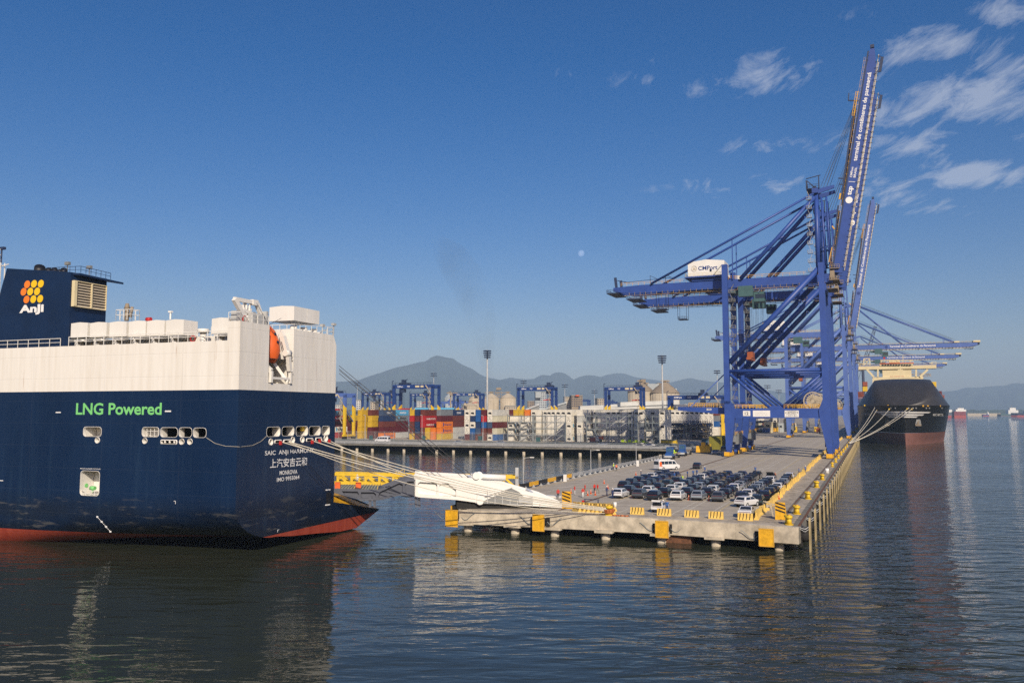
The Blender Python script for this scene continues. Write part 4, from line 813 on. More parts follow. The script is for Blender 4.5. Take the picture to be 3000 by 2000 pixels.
# ------------------------------------------------------------------ ship-to-shore cranes; own frame: x along the pier, y landward, z up
LS, SS = 35.2, 4.6        # landward and seaward leg lines
TIP = V((0, -11.9, 137)); HG = V((0, 1.6, 63.6))
def crane(ac, up, lab, blue, first=False):
    t = empty('container_crane', PIER @ V((ac, 0, 0)), lab, 'crane', 'ship-to-shore cranes on the pier', AZ)
    t.matrix_world = PIER @ Matrix.Translation((ac, 0, 0)); MW = t.matrix_world.copy()
    def part(mb, name, m, parent=None):
        if name in ('boom_cross_tie', 'cross_beam', 'hinge_platform', 'folded_forestay', 'access_cage', 'electric_cabinet', 'forestay', 'tip_platform', 'wheel_guard'):
            for q in mb.islands(): o = bpy.data.objects.new(name, q.mesh(name, m)); COL.objects.link(o); o.parent = parent or t
            return o
        o = bpy.data.objects.new(name, mb.mesh(name, m)); COL.objects.link(o); o.parent = parent or t; return o
    g = 9.0
    for sx in (-1, 1):
        x = sx * g
        m = MB(); m.box((x, LS + .3, 44), (1.9, 1.8, 47)); m.poly([(x - .95, LS - .6, 21.5), (x - .95, LS + 1.2, 21.5), (x - .95, LS + 1.2, 15), (x - .95, LS + 1.0, 6.6), (x - .95, LS - .9, 6.6), (x - .95, LS - 2.0, 15), (x - .95, LS - 2.4, 18.5)], (1.9, 0, 0))
        part(m, 'leg', blue)
        m = MB(); m.poly([(x - 1.3, SS + 1.1, 66), (x - 1.3, SS - .6, 66), (x - 1.3, SS - 1.3, 21), (x - 1.3, SS - 1.6, 6.6), (x - 1.3, SS + .2, 6.6), (x - 1.3, SS + 1.9, 15.0), (x - 1.3, SS + 2.2, 18.5), (x - 1.3, SS + .9, 22)], (2.6, 0, 0)); part(m, 'leg', blue)
        m = MB(); m.bb(x - .9, x + .9, SS + .5, LS, 15.9, 19.0); m.poly([(x - .9, 22.5, 18.9), (x - .9, 17.5, 18.9), (x - .9, 18.5, 19.8), (x - .9, 21.5, 19.8)], (1.8, 0, 0)); part(m, 'sill_beam', blue)
        m = MB(); m.tube((x, SS, 31.4), (x, LS, 31.4), .62, 12); part(m, 'tie_tube', blue)
        m = MB(); m.tube((x, LS - .6, 34.2), (x, SS + .2, 65), .92, 12); part(m, 'diagonal_tube', blue)
        m = MB(); m.tube((x, LS - .6, 30.5), (x, 21.8, 19.2), .5, 10); part(m, 'brace_tube', blue)
        m = MB(); m.tube((x, SS + .4, 30.5), (x, 18.3, 19.2), .5, 10); part(m, 'brace_tube', blue)
        m = MB(); m.rail([(x, SS + 2, 19.05), (x, 17.4, 19.05)], 1.2, 1.1, .07); m.rail([(x, 22.6, 19.05), (x, LS - 2.2, 19.05)], 1.2, 1.1, .07)
        m.rail([(x - .85, SS + 2, 19.05), (x - .85, 17.4, 19.05)], 1.2, 1.4, .06); part(m, 'handrail', 'rail_yellow')
        for y in (LS + .1, SS - .7):
            m = MB(); m.box((x, y, 5.6), (3.6, 1.5, 2.2)); m.box((x, y, 6.6), (2.2, 1.9, 1.4)); part(m, 'equalizer_beam', blue)
            for k in (-1, 1): m = MB(); m.box((x + k * 2.3, y, 4.5), (3.9, .9, .9)); m.box((x + k * 2.3, y, 5.1), (1.0, .7, 1.0)); part(m, 'bogie', blue)
            m = MB()
            for k in range(6): m.tube((x - 3.9 + k * 1.55, y - .3, D + .45), (x - 3.9 + k * 1.55, y + .3, D + .45), .4, 10)
            part(m, 'wheel_set', 'crane_dark')
            m = MB(); m.box((x - 4.6 * (1 if sx < 0 else -1), y, D + .95), (.8, 1.7, 1.3)); m.box((x, y - .95, D + .8), (7.6, .18, 1.1)); m.box((x, y + .95, D + .8), (7.6, .18, 1.1)); part(m, 'wheel_guard', 'fender_yellow')
    for y, w_ in ((LS + .2, 1.7), (SS - .2, 1.9)):
        m = MB(); m.bb(-g + 1, g - 1, y - w_ / 2, y + w_ / 2, 6.7, 8.6); part(m, 'gantry_beam', blue)
        m = MB(); m.bb(-g + .9, g - .9, y - .8, y + .8, 57.2, 59.4); part(m, 'portal_beam', blue)
    m = MB(); m.box((-g + 1.8, LS - 1.6, 9), (1.4, 1.3, 2.2)); m.box((-4, LS - 1.7, 8.9), (3, 1.2, 3.6)); m.box((4, LS - 1.7, 8.9), (3, 1.2, 3.6)); part(m, 'electric_cabinet', 'grey')
    m = MB(); m.rail([(-g, LS - 2, 10.2), (g, LS - 2, 10.2)], 1.1, 1.3, .06); part(m, 'handrail', 'rail_yellow')
    # girders with their underside trolley rails
    for sx in (-1, 1):
        x = sx * 3.6
        m = MB(); m.poly([(x - .6, 1.6, 60.2), (x - .6, 70, 60.2), (x - .6, 76, 61.3), (x - .6, 76, 62.6), (x - .6, 70, 62.9), (x - .6, 66, 63.1), (x - .6, 1.6, 63.1)], (1.2, 0, 0)); part(m, 'girder', blue)
        m = MB(); m.bb(x - sx * .2 - .06, x - sx * .2 + .06 - sx * .5, 4, 72, 59.6, 59.75)
        for k in range(34): m.bb(x - .75, x - .6, 4 + k * 2, 4.12 + k * 2, 59.5, 60.6)
        part(m, 'trolley_rail', 'tan_dark'); m = MB(); m.bb(x - .8 * (1 if sx < 0 else -1) - .02, x - .8 * (1 if sx < 0 else -1) + .02, 4, 72, 59.4, 59.44); m.rail([(x + sx * .9, 6, 63.1), (x + sx * .9, 35, 63.1)], 1.1, 2.2, .05); m.rail([(x + sx * .9, 49.5, 63.1), (x + sx * .9, 73, 63)], 1.1, 2.2, .05); part(m, 'handrail', 'rail_yellow')
    m = MB(); m.bb(-4, 4, 74, 75.2, 60.8, 62.4); m.bb(-4, 4, 3, 4, 60.4, 62.4); m.bb(-4, 4, 55, 56, 60.6, 61.6); part(m, 'cross_beam', blue)
    m = MB(); m.bb(-6, 6, 74, 78, 60.3, 60.6); m.rail([(-6, 78, 60.6), (6, 78, 60.6), (6, 74, 60.6)], 1.1, 1.2, .05); m.rail([(-6, 74, 60.6), (-6, 78, 60.6)], 1.1, 1.2, .05); m.bar((-3.6, 75, 62.8), (-3.6, 75.4, 66.4), .9, .5); m.bar((3.6, 75, 62.8), (3.6, 75.4, 66.4), .9, .5); m.bar((-3.6, 74.6, 65.3), (-3.6, 70, 64.2), .25); m.bar((-3.6, 72, 64.4), (-3.6, 55, 65.2), .15)
    for yy in (62.5, 57): m.bar((-3.6, yy, 63), (-3.6, yy, 66.3), .15); m.bar((-3.6, yy, 66.3), (-3.6, yy - 3, 64.8), .15)
    m.bb(-5, 5, 66, 71, 58.0, 58.3); m.rail([(-5, 66, 58.3), (-5, 71, 58.3), (5, 71, 58.3)], 1.0, 1.2, .04)
    m.bb(1, 5, 58, 61.5, 54.6, 54.9); m.rail([(1, 58, 54.9), (1, 61.5, 54.9), (5, 61.5, 54.9), (5, 58, 54.9)], 1.0, 1.0, .04)
    for yy in (58, 61.5):
        for xx in (1, 5): m.bar((xx, yy, 54.8), (xx, yy, 60.3), .12)
    part(m, 'end_platform', 'crane_dark')
    # machinery house with its name
    m = MB(); m.poly([(-4.6, 36.3, 64.7), (-4.6, 48.8, 64.7), (-4.6, 48.8, 69.9), (-4.6, 42.5, 70.6), (-4.6, 36.3, 69.9)], (9.2, 0, 0)); hh = part(m, 'machinery_house', 'white')
    m = MB(); m.bb(-5.8, 5.8, 35.5, 49.8, 64.3, 64.65); m.bb(-4.6, 4.6, 36.5, 47.5, 63.2, 64.3); part(m, 'house_floor', blue)
    m = MB(); m.rail([(-5.7, 36, 64.65), (-5.7, 49.6, 64.65), (5.7, 49.6, 64.65)], 1.1, 1.5, .05); part(m, 'handrail', 'cream')
    m = MB(); m.bb(-4.64, -4.58, 40.6, 41.3, 66.2, 67.1); part(m, 'window', 'glass', hh); m = MB(); m.bar((-5.2, 37, 68.3), (-5.2, 40.0, 64.8), .7, .15); part(m, 'stair', 'light_grey')
    m = MB(); text(m, 'CMPort', (-4.66, 45.2, 66.9), (0, -6.6, 0), (0, 0, 1.45), .02); part(m, 'lettering', 'text_blue', hh)
    m = MB(); 
    for k in range(16): a0, a1 = k * math.pi / 8, (k + 1) * math.pi / 8; m.bar((-4.68, 46.6 + .95 * math.cos(a0), 67.6 + .95 * math.sin(a0)), (-4.68, 46.6 + .95 * math.cos(a1), 67.6 + .95 * math.sin(a1)), .1)
    m.poly([(-4.66, 47.2, 67.0), (-4.66, 46.9, 68.2), (-4.66, 46.6, 67.6), (-4.66, 46.3, 68.2), (-4.66, 46.0, 67.0), (-4.66, 46.35, 67.3), (-4.66, 46.6, 67.0), (-4.66, 46.85, 67.3)], (-.02, 0, 0)); part(m, 'emblem', 'tan', hh)
    # apex frame
    for sx in (-1, 1):
        x = sx * 3.6
        m = MB(); m.tube((x, 6.0, 63), (x, 6.0, 91), .72, 12); part(m, 'mast_leg', blue)
        for yy, r_ in ((3.6, .32), (2.0, .3)): m = MB(); m.tube((x, yy, 66), (x, yy + .8, 89), r_, 8); m.bar((x, 6, 72), (x, yy, 72), .35); m.bar((x, 6, 79), (x, yy, 79), .35); part(m, 'mast_strut', blue)
        m = MB(); m.tube((x * 1.3, 6.6, 90.2), (x * 1.3, 62, 63.2), .40, 10); part(m, 'back_stay', blue)
        m = MB(); m.tube((x * 1.25, 6.4, 89), (x * 1.25, 31, 63), .70, 12); part(m, 'back_strut', blue)
        m = MB(); m.bar((x * 1.3, 33.5, 63), (x * 1.3, 33.5, 77.2), .3); part(m, 'stay_post', blue)
        m = MB(); m.poly([(x - .3, 6.6, 91.6), (x - .3, 6.6, 89.8), (x - .3, .2, 91.6), (x - .3, .2, 92.6)], (.6, 0, 0)); part(m, 'apex_arm', blue)
    m = MB(); m.bb(-5.2, 5.2, 5.2, 7.2, 90.2, 91.8); part(m, 'apex_beam', blue)
    m = MB(); m.bb(-4.5, 4.5, 4.8, 9.0, 91.9, 92.1); m.rail([(-4.5, 4.8, 92.1), (-4.5, 9, 92.1), (4.5, 9, 92.1)], 1.2, 1.0, .05); m.bar((-3.6, 8.6, 92), (-3.6, 8.9, 95), .5, .4); m.bar((-3.6, 9, 95.6), (-3.6, 4.4, 96.4), .4, .2); m.bar((-3.6, 5, 92), (-3.6, 5, 96.2), .35); m.bar((-3.6, 6, 92), (-3.6, 8.8, 95), .3)
    for k in range(5): m.tube((-2.5 + k * .3, 6.5, 92.6), (-1.6 + k * .3, 6.5, 92.6), .7, 8)
    part(m, 'sheave_platform', 'crane_dark')
    # stair flights up the mast and the landward leg
    m = MB()
    for k in range(9):
        z = 64 + k * 3; m.bb(-5.6, -4.4, 7.4, 9.0, z, z + .12); m.rail([(-5.6, 7.4, z), (-5.6, 9.0, z), (-4.4, 9, z)], 1.0, .8, .05); m.bar((-5.0, 8.7 if k % 2 else 7.6, z), (-5.0, 7.6 if k % 2 else 8.7, z + 3), .35, .1)
    part(m, 'mast_stair', 'light_grey')
    m = MB()
    for k in range(17):
        z = 10 + k * 3; m.bb(-g + 1, -g + 2.6, LS - 2.6, LS - .6, z, z + .12); m.rail([(-g + 1, LS - 2.6, z), (-g + 2.6, LS - 2.6, z)], 1.0, .8, .06); m.rail([(-g + 1, LS - 2.6, z), (-g + 1, LS - .7, z)], 1.0, .8, .06); m.bar((-g + 1.8, LS - (2.3 if k % 2 else .9), z), (-g + 1.8, LS - (.9 if k % 2 else 2.3), z + 3), .5, .12)
    m.bb(g - 2.6, g - 1, LS - 2.6, LS - .6, 10, 10.1); part(m, 'leg_stair', 'grey')
    # trolley, cab and falls
    ty = 31 if up else -12
    m = MB(); m.bb(-3.2, 3.2, ty - 3.5, ty + 3.5, 58.4, 59.3); m.bb(-4.6, -2.6, ty - 4, ty + .8, 57.0, 60.6); part(m, 'trolley', 'teal')
    m = MB(); m.bb(-2.2, 2.2, ty - 7.5, ty - 4, 55.3, 58.6); part(m, 'operator_cab', 'teal'); m = MB(); m.bb(-2.25, 2.25, ty - 7.6, ty - 4.5, 56.4, 57.8); part(m, 'cab_window', 'glass')
    m = MB()
    for k in range(10): m.bar((-2 + (k % 2) * 4, ty - 7 + k * 1.0, 58), (-2 + (k % 2) * 4, ty - 6 + k * .8, 38), .06)
    part(m, 'hoist_rope', 'cable')
    m = MB(); m.bb(-6, 6, ty - 3, ty - 1.6, 35.4, 36.2); m.bb(-2.5, 2.5, ty - 3.2, ty - 1.4, 36.2, 38.2); part(m, 'spreader', 'spreader_rust')
    m = MB(); 
    for k in range(12):
        y0 = 10 + k * 2.0 if up else 34 + k * 2.0
        m.path([(4.9, y0 + 2.0 * i / 6, 59.6 - 3 * 4 * (i / 6) * (1 - i / 6) * .4) for i in range(7)], .05, 4)
    part(m, 'festoon_cable', 'cable')
    # cable reel on the seaward sill
    m = MB()
    for s_ in (-.5, .5):
        for k in range(20): a0, a1 = k * math.pi / 10, (k + 1) * math.pi / 10; m.bar((s_, 9.6 + 3.0 * math.cos(a0), 21.6 + 3.0 * math.sin(a0)), (s_, 9.6 + 3.0 * math.cos(a1), 21.6 + 3.0 * math.sin(a1)), .3); m.bar((s_, 9.6 + .6 * math.cos(a0), 21.6 + .6 * math.sin(a0)), (s_, 9.6 + 3 * math.cos(a0), 21.6 + 3 * math.sin(a0)), .09)
    m.tube((-.4, 9.6, 21.6), (.4, 9.6, 21.6), 2.1, 20); ro = part(m, 'cable_reel', 'tan'); ro.location = (-8.2, 0, 0) if not first else (8.4, 0, 0)
    # boom
    B = (TIP - HG); BL_ = B.length
    if up: bd = B.normalized()
    else: bd = V((0, -1, 0))
    bn = V((0, bd.z, -bd.y)) if up else V((0, 0, -1)); bn = bn.normalized()
    if bn.y > 0 and up: bn = -bn
    h0 = HG.copy() if up else V((0, 1.4, 63.1))
    bo = None
    for sx in (-1, 1):
        x = sx * 3.6; m = MB(); P = lambda u, d: V((x, 0, 0)) + h0 + bd * u + bn * d - V((.55, 0, 0))
        m.poly([P(0, 0), P(0, 2.9), P(BL_ - 5, 2.9), P(BL_, 1.6), P(BL_, .3), P(BL_ - 9, 0)], (1.1, 0, 0)); b_ = part(m, 'boom', blue); bo = bo or b_
        m = MB(); m.bar(P(2, 3.2) + V((-.35 * sx, 0, 0)), P(BL_ - 2, 3.2) + V((-.35 * sx, 0, 0)), .16, .2); part(m, 'trolley_rail', 'cream', b_)
        m = MB()
        for k in range(36): m.bar(P(2 + k * 2, 2.6) + V((-.1, 0, 0)), P(2 + k * 2, 3.8) + V((-.1, 0, 0)), .14)
        part(m, 'rail_bracket', 'crane_dark', b_)
        m = MB()
        for k in range(34): m.bar(P(1 + k * 2.1, -.1), P(1 + k * 2.1, -1.1), .06)
        m.bar(P(1, -1.1), P(BL_ - 3, -1.1), .06); m.bar(P(1, -.6), P(BL_ - 3, -.6), .05); part(m, 'handrail', 'rail_yellow', b_); m = MB(); m.bar(P(1, -.15), P(BL_ - 1, -.15), .5, .15); part(m, 'boom_walkway', 'crane_dark', b_)
    P = lambda u, d, x=0: V((x, 0, 0)) + h0 + bd * u + bn * d
    m = MB()
    for u in (3, 22, 42, 60, 72): m.bar(P(u, .6, -3.6), P(u, .6, 3.6), .9, .9)
    m.box(P(BL_ + .6, .8), (9, 1.0, 1.0) if not up else (9, 1.2, 1.0)); m.bar(P(BL_ - 4, 4.0, -4.2), P(BL_ - 4, 4.0, 4.2), .3); m.bar(P(BL_ - 8, 4.4, -4.4), P(BL_ - 3, 4.4, -4.4), .9, .2); m.bar(P(BL_ - 8, 3.0, -4.3), P(BL_ - 8, 4.4, -4.3), .2); m.bar(P(BL_ - 3, 3.0, -4.3), P(BL_ - 3, 4.4, -4.3), .2); part(m, 'boom_cross_tie', 'crane_dark')
    m = MB(); m.bb(-5, 5, .2, 3.4, 58.0, 58.2); m.rail([(-5, .2, 58.2), (-5, 3.4, 58.2)], 1.1, .8, .06); m.bb(-5.2, 5.2, -.4, 2.6, 60.8, 61.0); m.rail([(-5.2, -.4, 61), (-5.2, 2.6, 61)], 1.1, .8, .06); m.bb(-5, 5, -.6, 2.4, 64.6, 64.8); m.rail([(-5, -.6, 64.8), (-5, 2.4, 64.8)], 1.1, .8, .06); m.bb(-4.6, 4.6, 1, 2.4, 61, 64); part(m, 'hinge_platform', 'tan_dark')
    if up:
        m = MB()
        for sx in (-1, 1):
            for k in range(3): m.bar((sx * (3 + k * .5), 4.5 - k, 92.5), P(57.5 - k * .5, -1.5, sx * 3.2), .10)
        part(m, 'boom_rope', 'cable')
        m = MB()
        for sx in (-1, 1): m.bar(P(24, -1, sx * 4), P(57, -1.7, sx * 4), .55, .4); m.bar(P(8, -.8, sx * 4), P(22, -1.6, sx * 4), .5, .4)
        m.bar(P(57, -.5, -4), P(57, -3.8, -4), .35); m.bar(P(57, -3.8, -4), P(59.5, -4.0, -4), .3); m.bar(P(31, -1, -4), P(31, -3, -4), .3); m.bar(P(29, -1, -4), P(29, -2.4, -4), .3); part(m, 'folded_forestay', 'crane_dark')
        m = MB(); [m.bar(P(52 + k, -1.0, -4.2), P(52 + k, -1.9, -4.2), .12) for k in range(9)]; m.bar(P(52, -1.9, -4.2), P(60, -1.9, -4.2), .14); m.bar(P(52, -1.3, -4.2), P(60, -1.3, -4.2), .2); m.bar(P(24, -1.5, -4.2), P(26, -1.5, -4.2), .5, .4); m.bar(P(14, -1.5, -4.2), P(15, -2.4, -4.2), .5, .4); m.bar(P(3, -1.6, -4.2), P(8, -1.4, -4.2), .25, .25); part(m, 'access_cage', 'rail_yellow')
    else:
        m = MB()
        for sx in (-1, 1):
            m.tube((sx * 3.6, .3, 91.8), P(62, -.3, sx * 3.6), .36, 8); m.tube((sx * 3.6, .3, 90.4), P(30, -.3, sx * 3.6), .32, 8); m.bar(P(55, 0, sx * 3.6), P(55, -3.0, sx * 3.6), .3)
        part(m, 'forestay', blue)
        m = MB()
        for sx in (-1, 1): m.bar((sx * 3, 0, 93.2), P(62, -2.2, sx * 3), .08); m.bar((sx * 3, 0, 93.8), P(60, -2.6, sx * 3), .08)
        part(m, 'boom_rope', 'cable')
        m = MB(); m.bb(-4.4, 4.4, h0.y - BL_ - 1.5, h0.y - BL_ + 2.6, 63.2, 64.4); m.bb(-4.4, 4.4, h0.y - 64, h0.y - 61, 63.2, 64.2); part(m, 'tip_platform', 'cream')
    return t, P, bd, bn, part, BL_
CR = {}
CR['A'] = crane(181, True, 'tall blue crane numbered 12 with raised boom and CMPort house, nearest the camera', 'crane_blue', True)
CR['B'] = crane(217, True, 'tall blue crane with raised boom standing right behind crane 12', 'crane_blue')
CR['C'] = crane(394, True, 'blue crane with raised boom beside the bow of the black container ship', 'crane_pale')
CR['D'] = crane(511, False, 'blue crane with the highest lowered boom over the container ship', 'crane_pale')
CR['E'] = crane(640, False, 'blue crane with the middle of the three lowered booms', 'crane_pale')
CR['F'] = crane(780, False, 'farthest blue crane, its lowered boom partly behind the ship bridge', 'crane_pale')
def boomtext(key, s, u0, u1, d0, d1, m='text_white', x=-4.18, bold=.02):
    t, P, bd, bn, part, BL_ = CR[key]; mb = MB(); text(mb, s, P(u0, d1, x), bd * (u1 - u0), bn * (d0 - d1), bold); part(mb, 'lettering', m)
def boomdisc(key, u, r, m='text_white'):
    t, P, bd, bn, part, BL_ = CR[key]; mb = MB(); disc(mb, P(u, 1.45, -4.18), bd * r, bn * r); part(mb, 'emblem', m)
for k in 'AB':
    boomtext(k, 'terminal de contêineres de paranaguá', 37, 66.5, .6, 2.3); boomtext(k, 'tcp', 25.6, 28.6, .6, 2.3, bold=.04); boomdisc(k, 24, 1.1); boomtext(k, '|', 30, 30.15, .4, 2.4)
    boomtext(k, 'CMPort', 31.5, 35, .5, 1.2); boomtext(k, 'BRASIL', 31.5, 35, 1.6, 2.3)
boomtext('C', 'Terminal de Contêineres de Paranaguá', 24, 60, .5, 2.2); boomdisc('C', 21, .9, 'text_blue')
for k in 'DEF': boomtext(k, 'Terminal de Contêineres de Paranaguá', 22, 50, .5, 2.2); boomdisc(k, 20, .9, 'text_blue' if k != 'E' else 'red')
t, P, bd, bn, part, BL_ = CR['A']
def sign(y0, y1, z0, z1): m = MB(); m.bb(-9.98, -9.93, y0, y1, z0, z1); return part(m, 'sign_board', 'white')
def px2(px, py): return hit(PIER, px, py, x=172 - .95)
for (x0, x1, y0, y1, k) in ((2177, 2198, 1203, 1218, 0), (2206, 2256, 1202, 1220, 1), (2299, 2340, 1202, 1221, 2)):
    a, b = px2(x0, y1), px2(x1, y0); sg = sign(b.y, a.y, a.z, b.z); m = MB(); w_ = a.y - b.y; h_ = b.z - a.z
    if k == 0: text(m, '12', (-10.0, a.y - .25 * w_, a.z + .2 * h_), (0, -.5 * w_, 0), (0, 0, .6 * h_), .02); part(m, 'lettering', 'black', sg)
    elif k == 1:
        for i, s_ in enumerate(('S.W.L', 'UNDER SPREADER 65 t', 'TWIN LIFT 80 t')): text(m, s_, (-10.0, a.y - (.4 if i == 0 else .12) * w_, a.z + (.78, .48, .2)[i] * h_), (0, -(.2 if i == 0 else .75) * w_, 0), (0, 0, .12 * h_))
        part(m, 'lettering', 'light_grey', sg)
    else:
        text(m, 'ZPMC', (-10.0, a.y - .2 * w_, a.z + .58 * h_), (0, -.6 * w_, 0), (0, 0, .2 * h_), .03); text(m, '上海振华重工', (-10.0, a.y - .08 * w_, a.z + .12 * h_), (0, -.84 * w_, 0), (0, 0, .2 * h_)); 
        for i in range(24):
            a0, a1 = i * math.pi / 12, (i + 1) * math.pi / 12; q = lambda an: V((-10.0, a.y - w_ / 2 + .44 * w_ * math.cos(an), a.z + .68 * h_ + .24 * h_ * math.sin(an))); m.bar(q(a0), q(a1), .08)
        part(m, 'lettering', 'black', sg)
# outrigger arm of the landward side, seen left of crane 12 (cable tray with yellow rails)
wt = empty('hatch_platform', PIER @ V((199, 40, 19)), 'blue platform with yellow handrails reaching landward from crane 12 above the car racks', 'platform')
def hp(px, py, a=175): return hit(PIER, px, py, x=a)
m = MB(PIER); a_, b_ = hp(1986, 1199), hp(2122, 1202); m.poly([(175, a_.y, a_.z + .9), (175, b_.y, b_.z + 1.0), (175, b_.y, b_.z - 1.3), (175, a_.y, a_.z - .3)], (7, 0, 0)); m.build('deck', 'crane_blue', wt)
m = MB(PIER); c_ = hp(2018, 1194); m.rail([(175, c_.y, a_.z + .9), (175, b_.y, b_.z + 1.0)], 1.3, 1.2, .08); m.rail([(178, c_.y, a_.z + .9), (178, b_.y, b_.z + 1.0)], 1.3, 1.2, .08); m.build('handrail', 'rail_yellow', wt)
m = MB(PIER); m.bar(hp(2023, 1192), hp(2122, 1096), .35); m.bar(hp(2060, 1192, 181), hp(2122, 1128, 181), .3); m.build('stay', 'crane_pale', wt)
m = MB(PIER); a_, b_ = hp(2070, 1201, 174.9), hp(2084, 1196, 174.9); m.bb(174.9, 174.95, b_.y, a_.y, a_.z, b_.z); m.build('sign_board', 'white', wt); m = MB(PIER); text(m, '11050L', (174.85, a_.y - .1, a_.z + .15), (0, b_.y - a_.y + .2, 0), (0, 0, (b_.z - a_.z) * .6), .03); m.build('lettering', 'text_blue', wt)
# ------------------------------------------------------------------ black container ship
BC, HB = -24.6, 24.1; DZ = 21.2
def stem(z): return 386.5 - 6.0 * max(0, (z - 6)) / 15 if z < DZ else 380.5
def hw(a, z):
    zz_ = min(max(z, 0), DZ) / DZ; L_ = 88 - 46 * zz_; u = (a - stem(z)) / L_
    if u <= 0: return 0
    if u >= 1: return HB
    p = 1.7 + 1.0 * zz_; q = .95 - .42 * zz_; return HB * (1 - (1 - u) ** p) ** q
def mhit(px, py, off=.18):
    a = 374.0; 
    while a < 520:
        p = hit(PIER, px, py, x=a)
        if abs(p.y - BC) <= hw(a, p.z) and p.z <= DZ + .5:
            lo, hi_ = a - .6, a
            for _ in range(12):
                mid = (lo + hi_) / 2; p = hit(PIER, px, py, x=mid)
                if abs(p.y - BC) <= hw(mid, p.z): hi_ = mid
                else: lo = mid
            p = hit(PIER, px, py, x=lo); return p + (PINV @ CAM - p).normalized() * off
        a += .6
    return hit(PIER, px, py, x=440)
msc = empty('container_ship', PIER @ V((386, BC, 0)), 'black bowed container ship moored behind the cranes, winged white stripes on its bow', 'ship')
zs = [-1, 0, 3.2, 6.4, 6.5, 10, 14, 18, DZ]
for (z0, z1, mname, nm) in ((0, 4, 'msc_boot', 'boot_topping'), (4, 9, 'msc_black', 'hull')):
    m = MB(PIER); m.smooth = True; rows = []
    for z in zs[z0:z1]:
        r_ = [];
        for s_ in (1, -1):
            pts = []
            for i in range(27):
                u = (i / 26) ** 1.8; a = stem(z) + .001 + u * 90; pts.append((a, BC + s_ * hw(a, z), z))
            pts.append((780, BC + s_ * HB, z)); r_ += (pts[::-1] if s_ > 0 else pts)
        rows.append(r_)
    m.grid(rows); m.build(nm, mname, msc)
# whaleback over the bow deck
m = MB(PIER); m.smooth = True; rows = []
for a in (380.6, 381.5, 383, 386, 390, 395, 401, 408, 416, 424):
    u = (a - 380.5) / 43.5; w0 = hw(a, DZ) + .01; zt = DZ + 15.2 * (1 - (1 - min(u * 1.55, 1)) ** 1.5); wt_ = w0 * (1 - .40 * min(1, u * 1.7)); row = []
    for k in range(13):
        s_ = -1 + 2 * k / 12
        if abs(s_) > .66: f = (1 - abs(s_)) / .34; y = w0 + (wt_ - w0) * f; z = DZ + (zt - DZ) * f * .97; y *= math.copysign(1, s_)
        else: y = wt_ * s_ / .66; z = zt - .03 * (zt - DZ) * (s_ / .66) ** 2
        row.append((a, BC + y, z))
    rows.append(row)
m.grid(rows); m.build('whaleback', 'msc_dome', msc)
m = MB(PIER); m.add(rows[-1], [tuple(range(13))]); m.quad((424, BC - HB, DZ), (780, BC - HB, DZ), (780, BC + HB, DZ), (424, BC + HB, DZ)); m.build('deck', 'msc_black', msc)
# fairlead openings, anchors, stripes, name
for (px, w_, h_, k) in ((2525, 4, 5, 0), (2564, 7, 6, 1), (2580, 9, 6, 1), (2603, 8, 4, 1), (2643, 16, 6, 2), (2670, 12, 5, 0), (2706, 9, 8, 1), (2720, 10, 6, 1), (2756, 6, 8, 1)):
    y_ = 1186 + (2 if px > 2690 else 0); w_ *= 1.35; h_ *= 1.3; m = MB(PIER); m.add([mhit(px - w_ / 2, y_ + h_ / 2), mhit(px + w_ / 2, y_ + h_ / 2), mhit(px + w_ / 2, y_ - h_ / 2), mhit(px - w_ / 2, y_ - h_ / 2)], [(0, 1, 2, 3)]); m.build('mooring_opening', 'rubber', msc)
    if k: m = MB(PIER); m.add([mhit(px + (x_ * w_), y_ + z_ * h_, .3) for x_, z_ in ((-.3, .3), (.1, .3), (.1, -.2), (-.3, -.2))], [(0, 1, 2, 3)]); m.build('deck_machinery', 'rail_yellow' if k == 1 else 'tan_dark', msc)
for px in (2610, 2623, 2662, 2675, 2684, 2714, 2723, 2760): m = MB(PIER); c_ = mhit(px, 1195, .25); ring = [mhit(px + 2.2 * math.cos(i * .785), 1195 + 2.4 * math.sin(i * .785), .25) for i in range(8)]; m.add(ring, [tuple(range(8))]); m.build('fairlead', 'light_grey', msc)
for px, py in ((2533, 1187), (2569, 1201), (2605, 1198), (2658, 1197), (2671, 1198)): m = MB(PIER); m.box(mhit(px, py, .5), (.5, .7, .7)); m.build('rat_guard', 'yellow', msc)
def stripe(pts, mname='text_white', name='stripe'):
    (x0, y0), (x1, y1), (x2, y2), (x3, y3) = pts; m = MB(PIER); n = 14; lo = [mhit(x0 + (x1 - x0) * i / n, y0 + (y1 - y0) * i / n) for i in range(n + 1)]; hi_ = [mhit(x3 + (x2 - x3) * i / n, y3 + (y2 - y3) * i / n) for i in range(n + 1)]; m.grid([lo, hi_]); m.build(name, mname, msc)
stripe([(2568, 1209), (2721, 1210), (2727, 1206), (2562, 1204)]); stripe([(2586, 1216), (2702, 1217), (2708, 1213), (2579, 1211)]); stripe([(2604, 1222), (2683, 1223), (2690, 1219), (2597, 1218)])
m = MB(PIER); m.add([mhit(2643 + 9.5 * math.cos(i * math.pi / 10), 1213 + 9.5 * math.sin(i * math.pi / 10), .5) for i in range(20)], [tuple(range(20))]); m.build('emblem', 'text_blue', msc)
m = MB(PIER); m.add([mhit(2643 + 8 * math.cos(i * math.pi / 10), 1213 + 8 * math.sin(i * math.pi / 10), .6) for i in range(20)], [tuple(range(20))]); m.build('emblem_face', 'text_white', msc)
def mtext(s, x0, x1, y0, y1, mname, bold=.01, shear=0, off=.7):
    uv, fs = textmesh(s, bold, shear); m = MB(PIER); m.add([mhit(x0 + u * (x1 - x0), y0 + (y1 - y0) * v, off) for u, v in uv], fs); m.build('lettering', mname, msc)
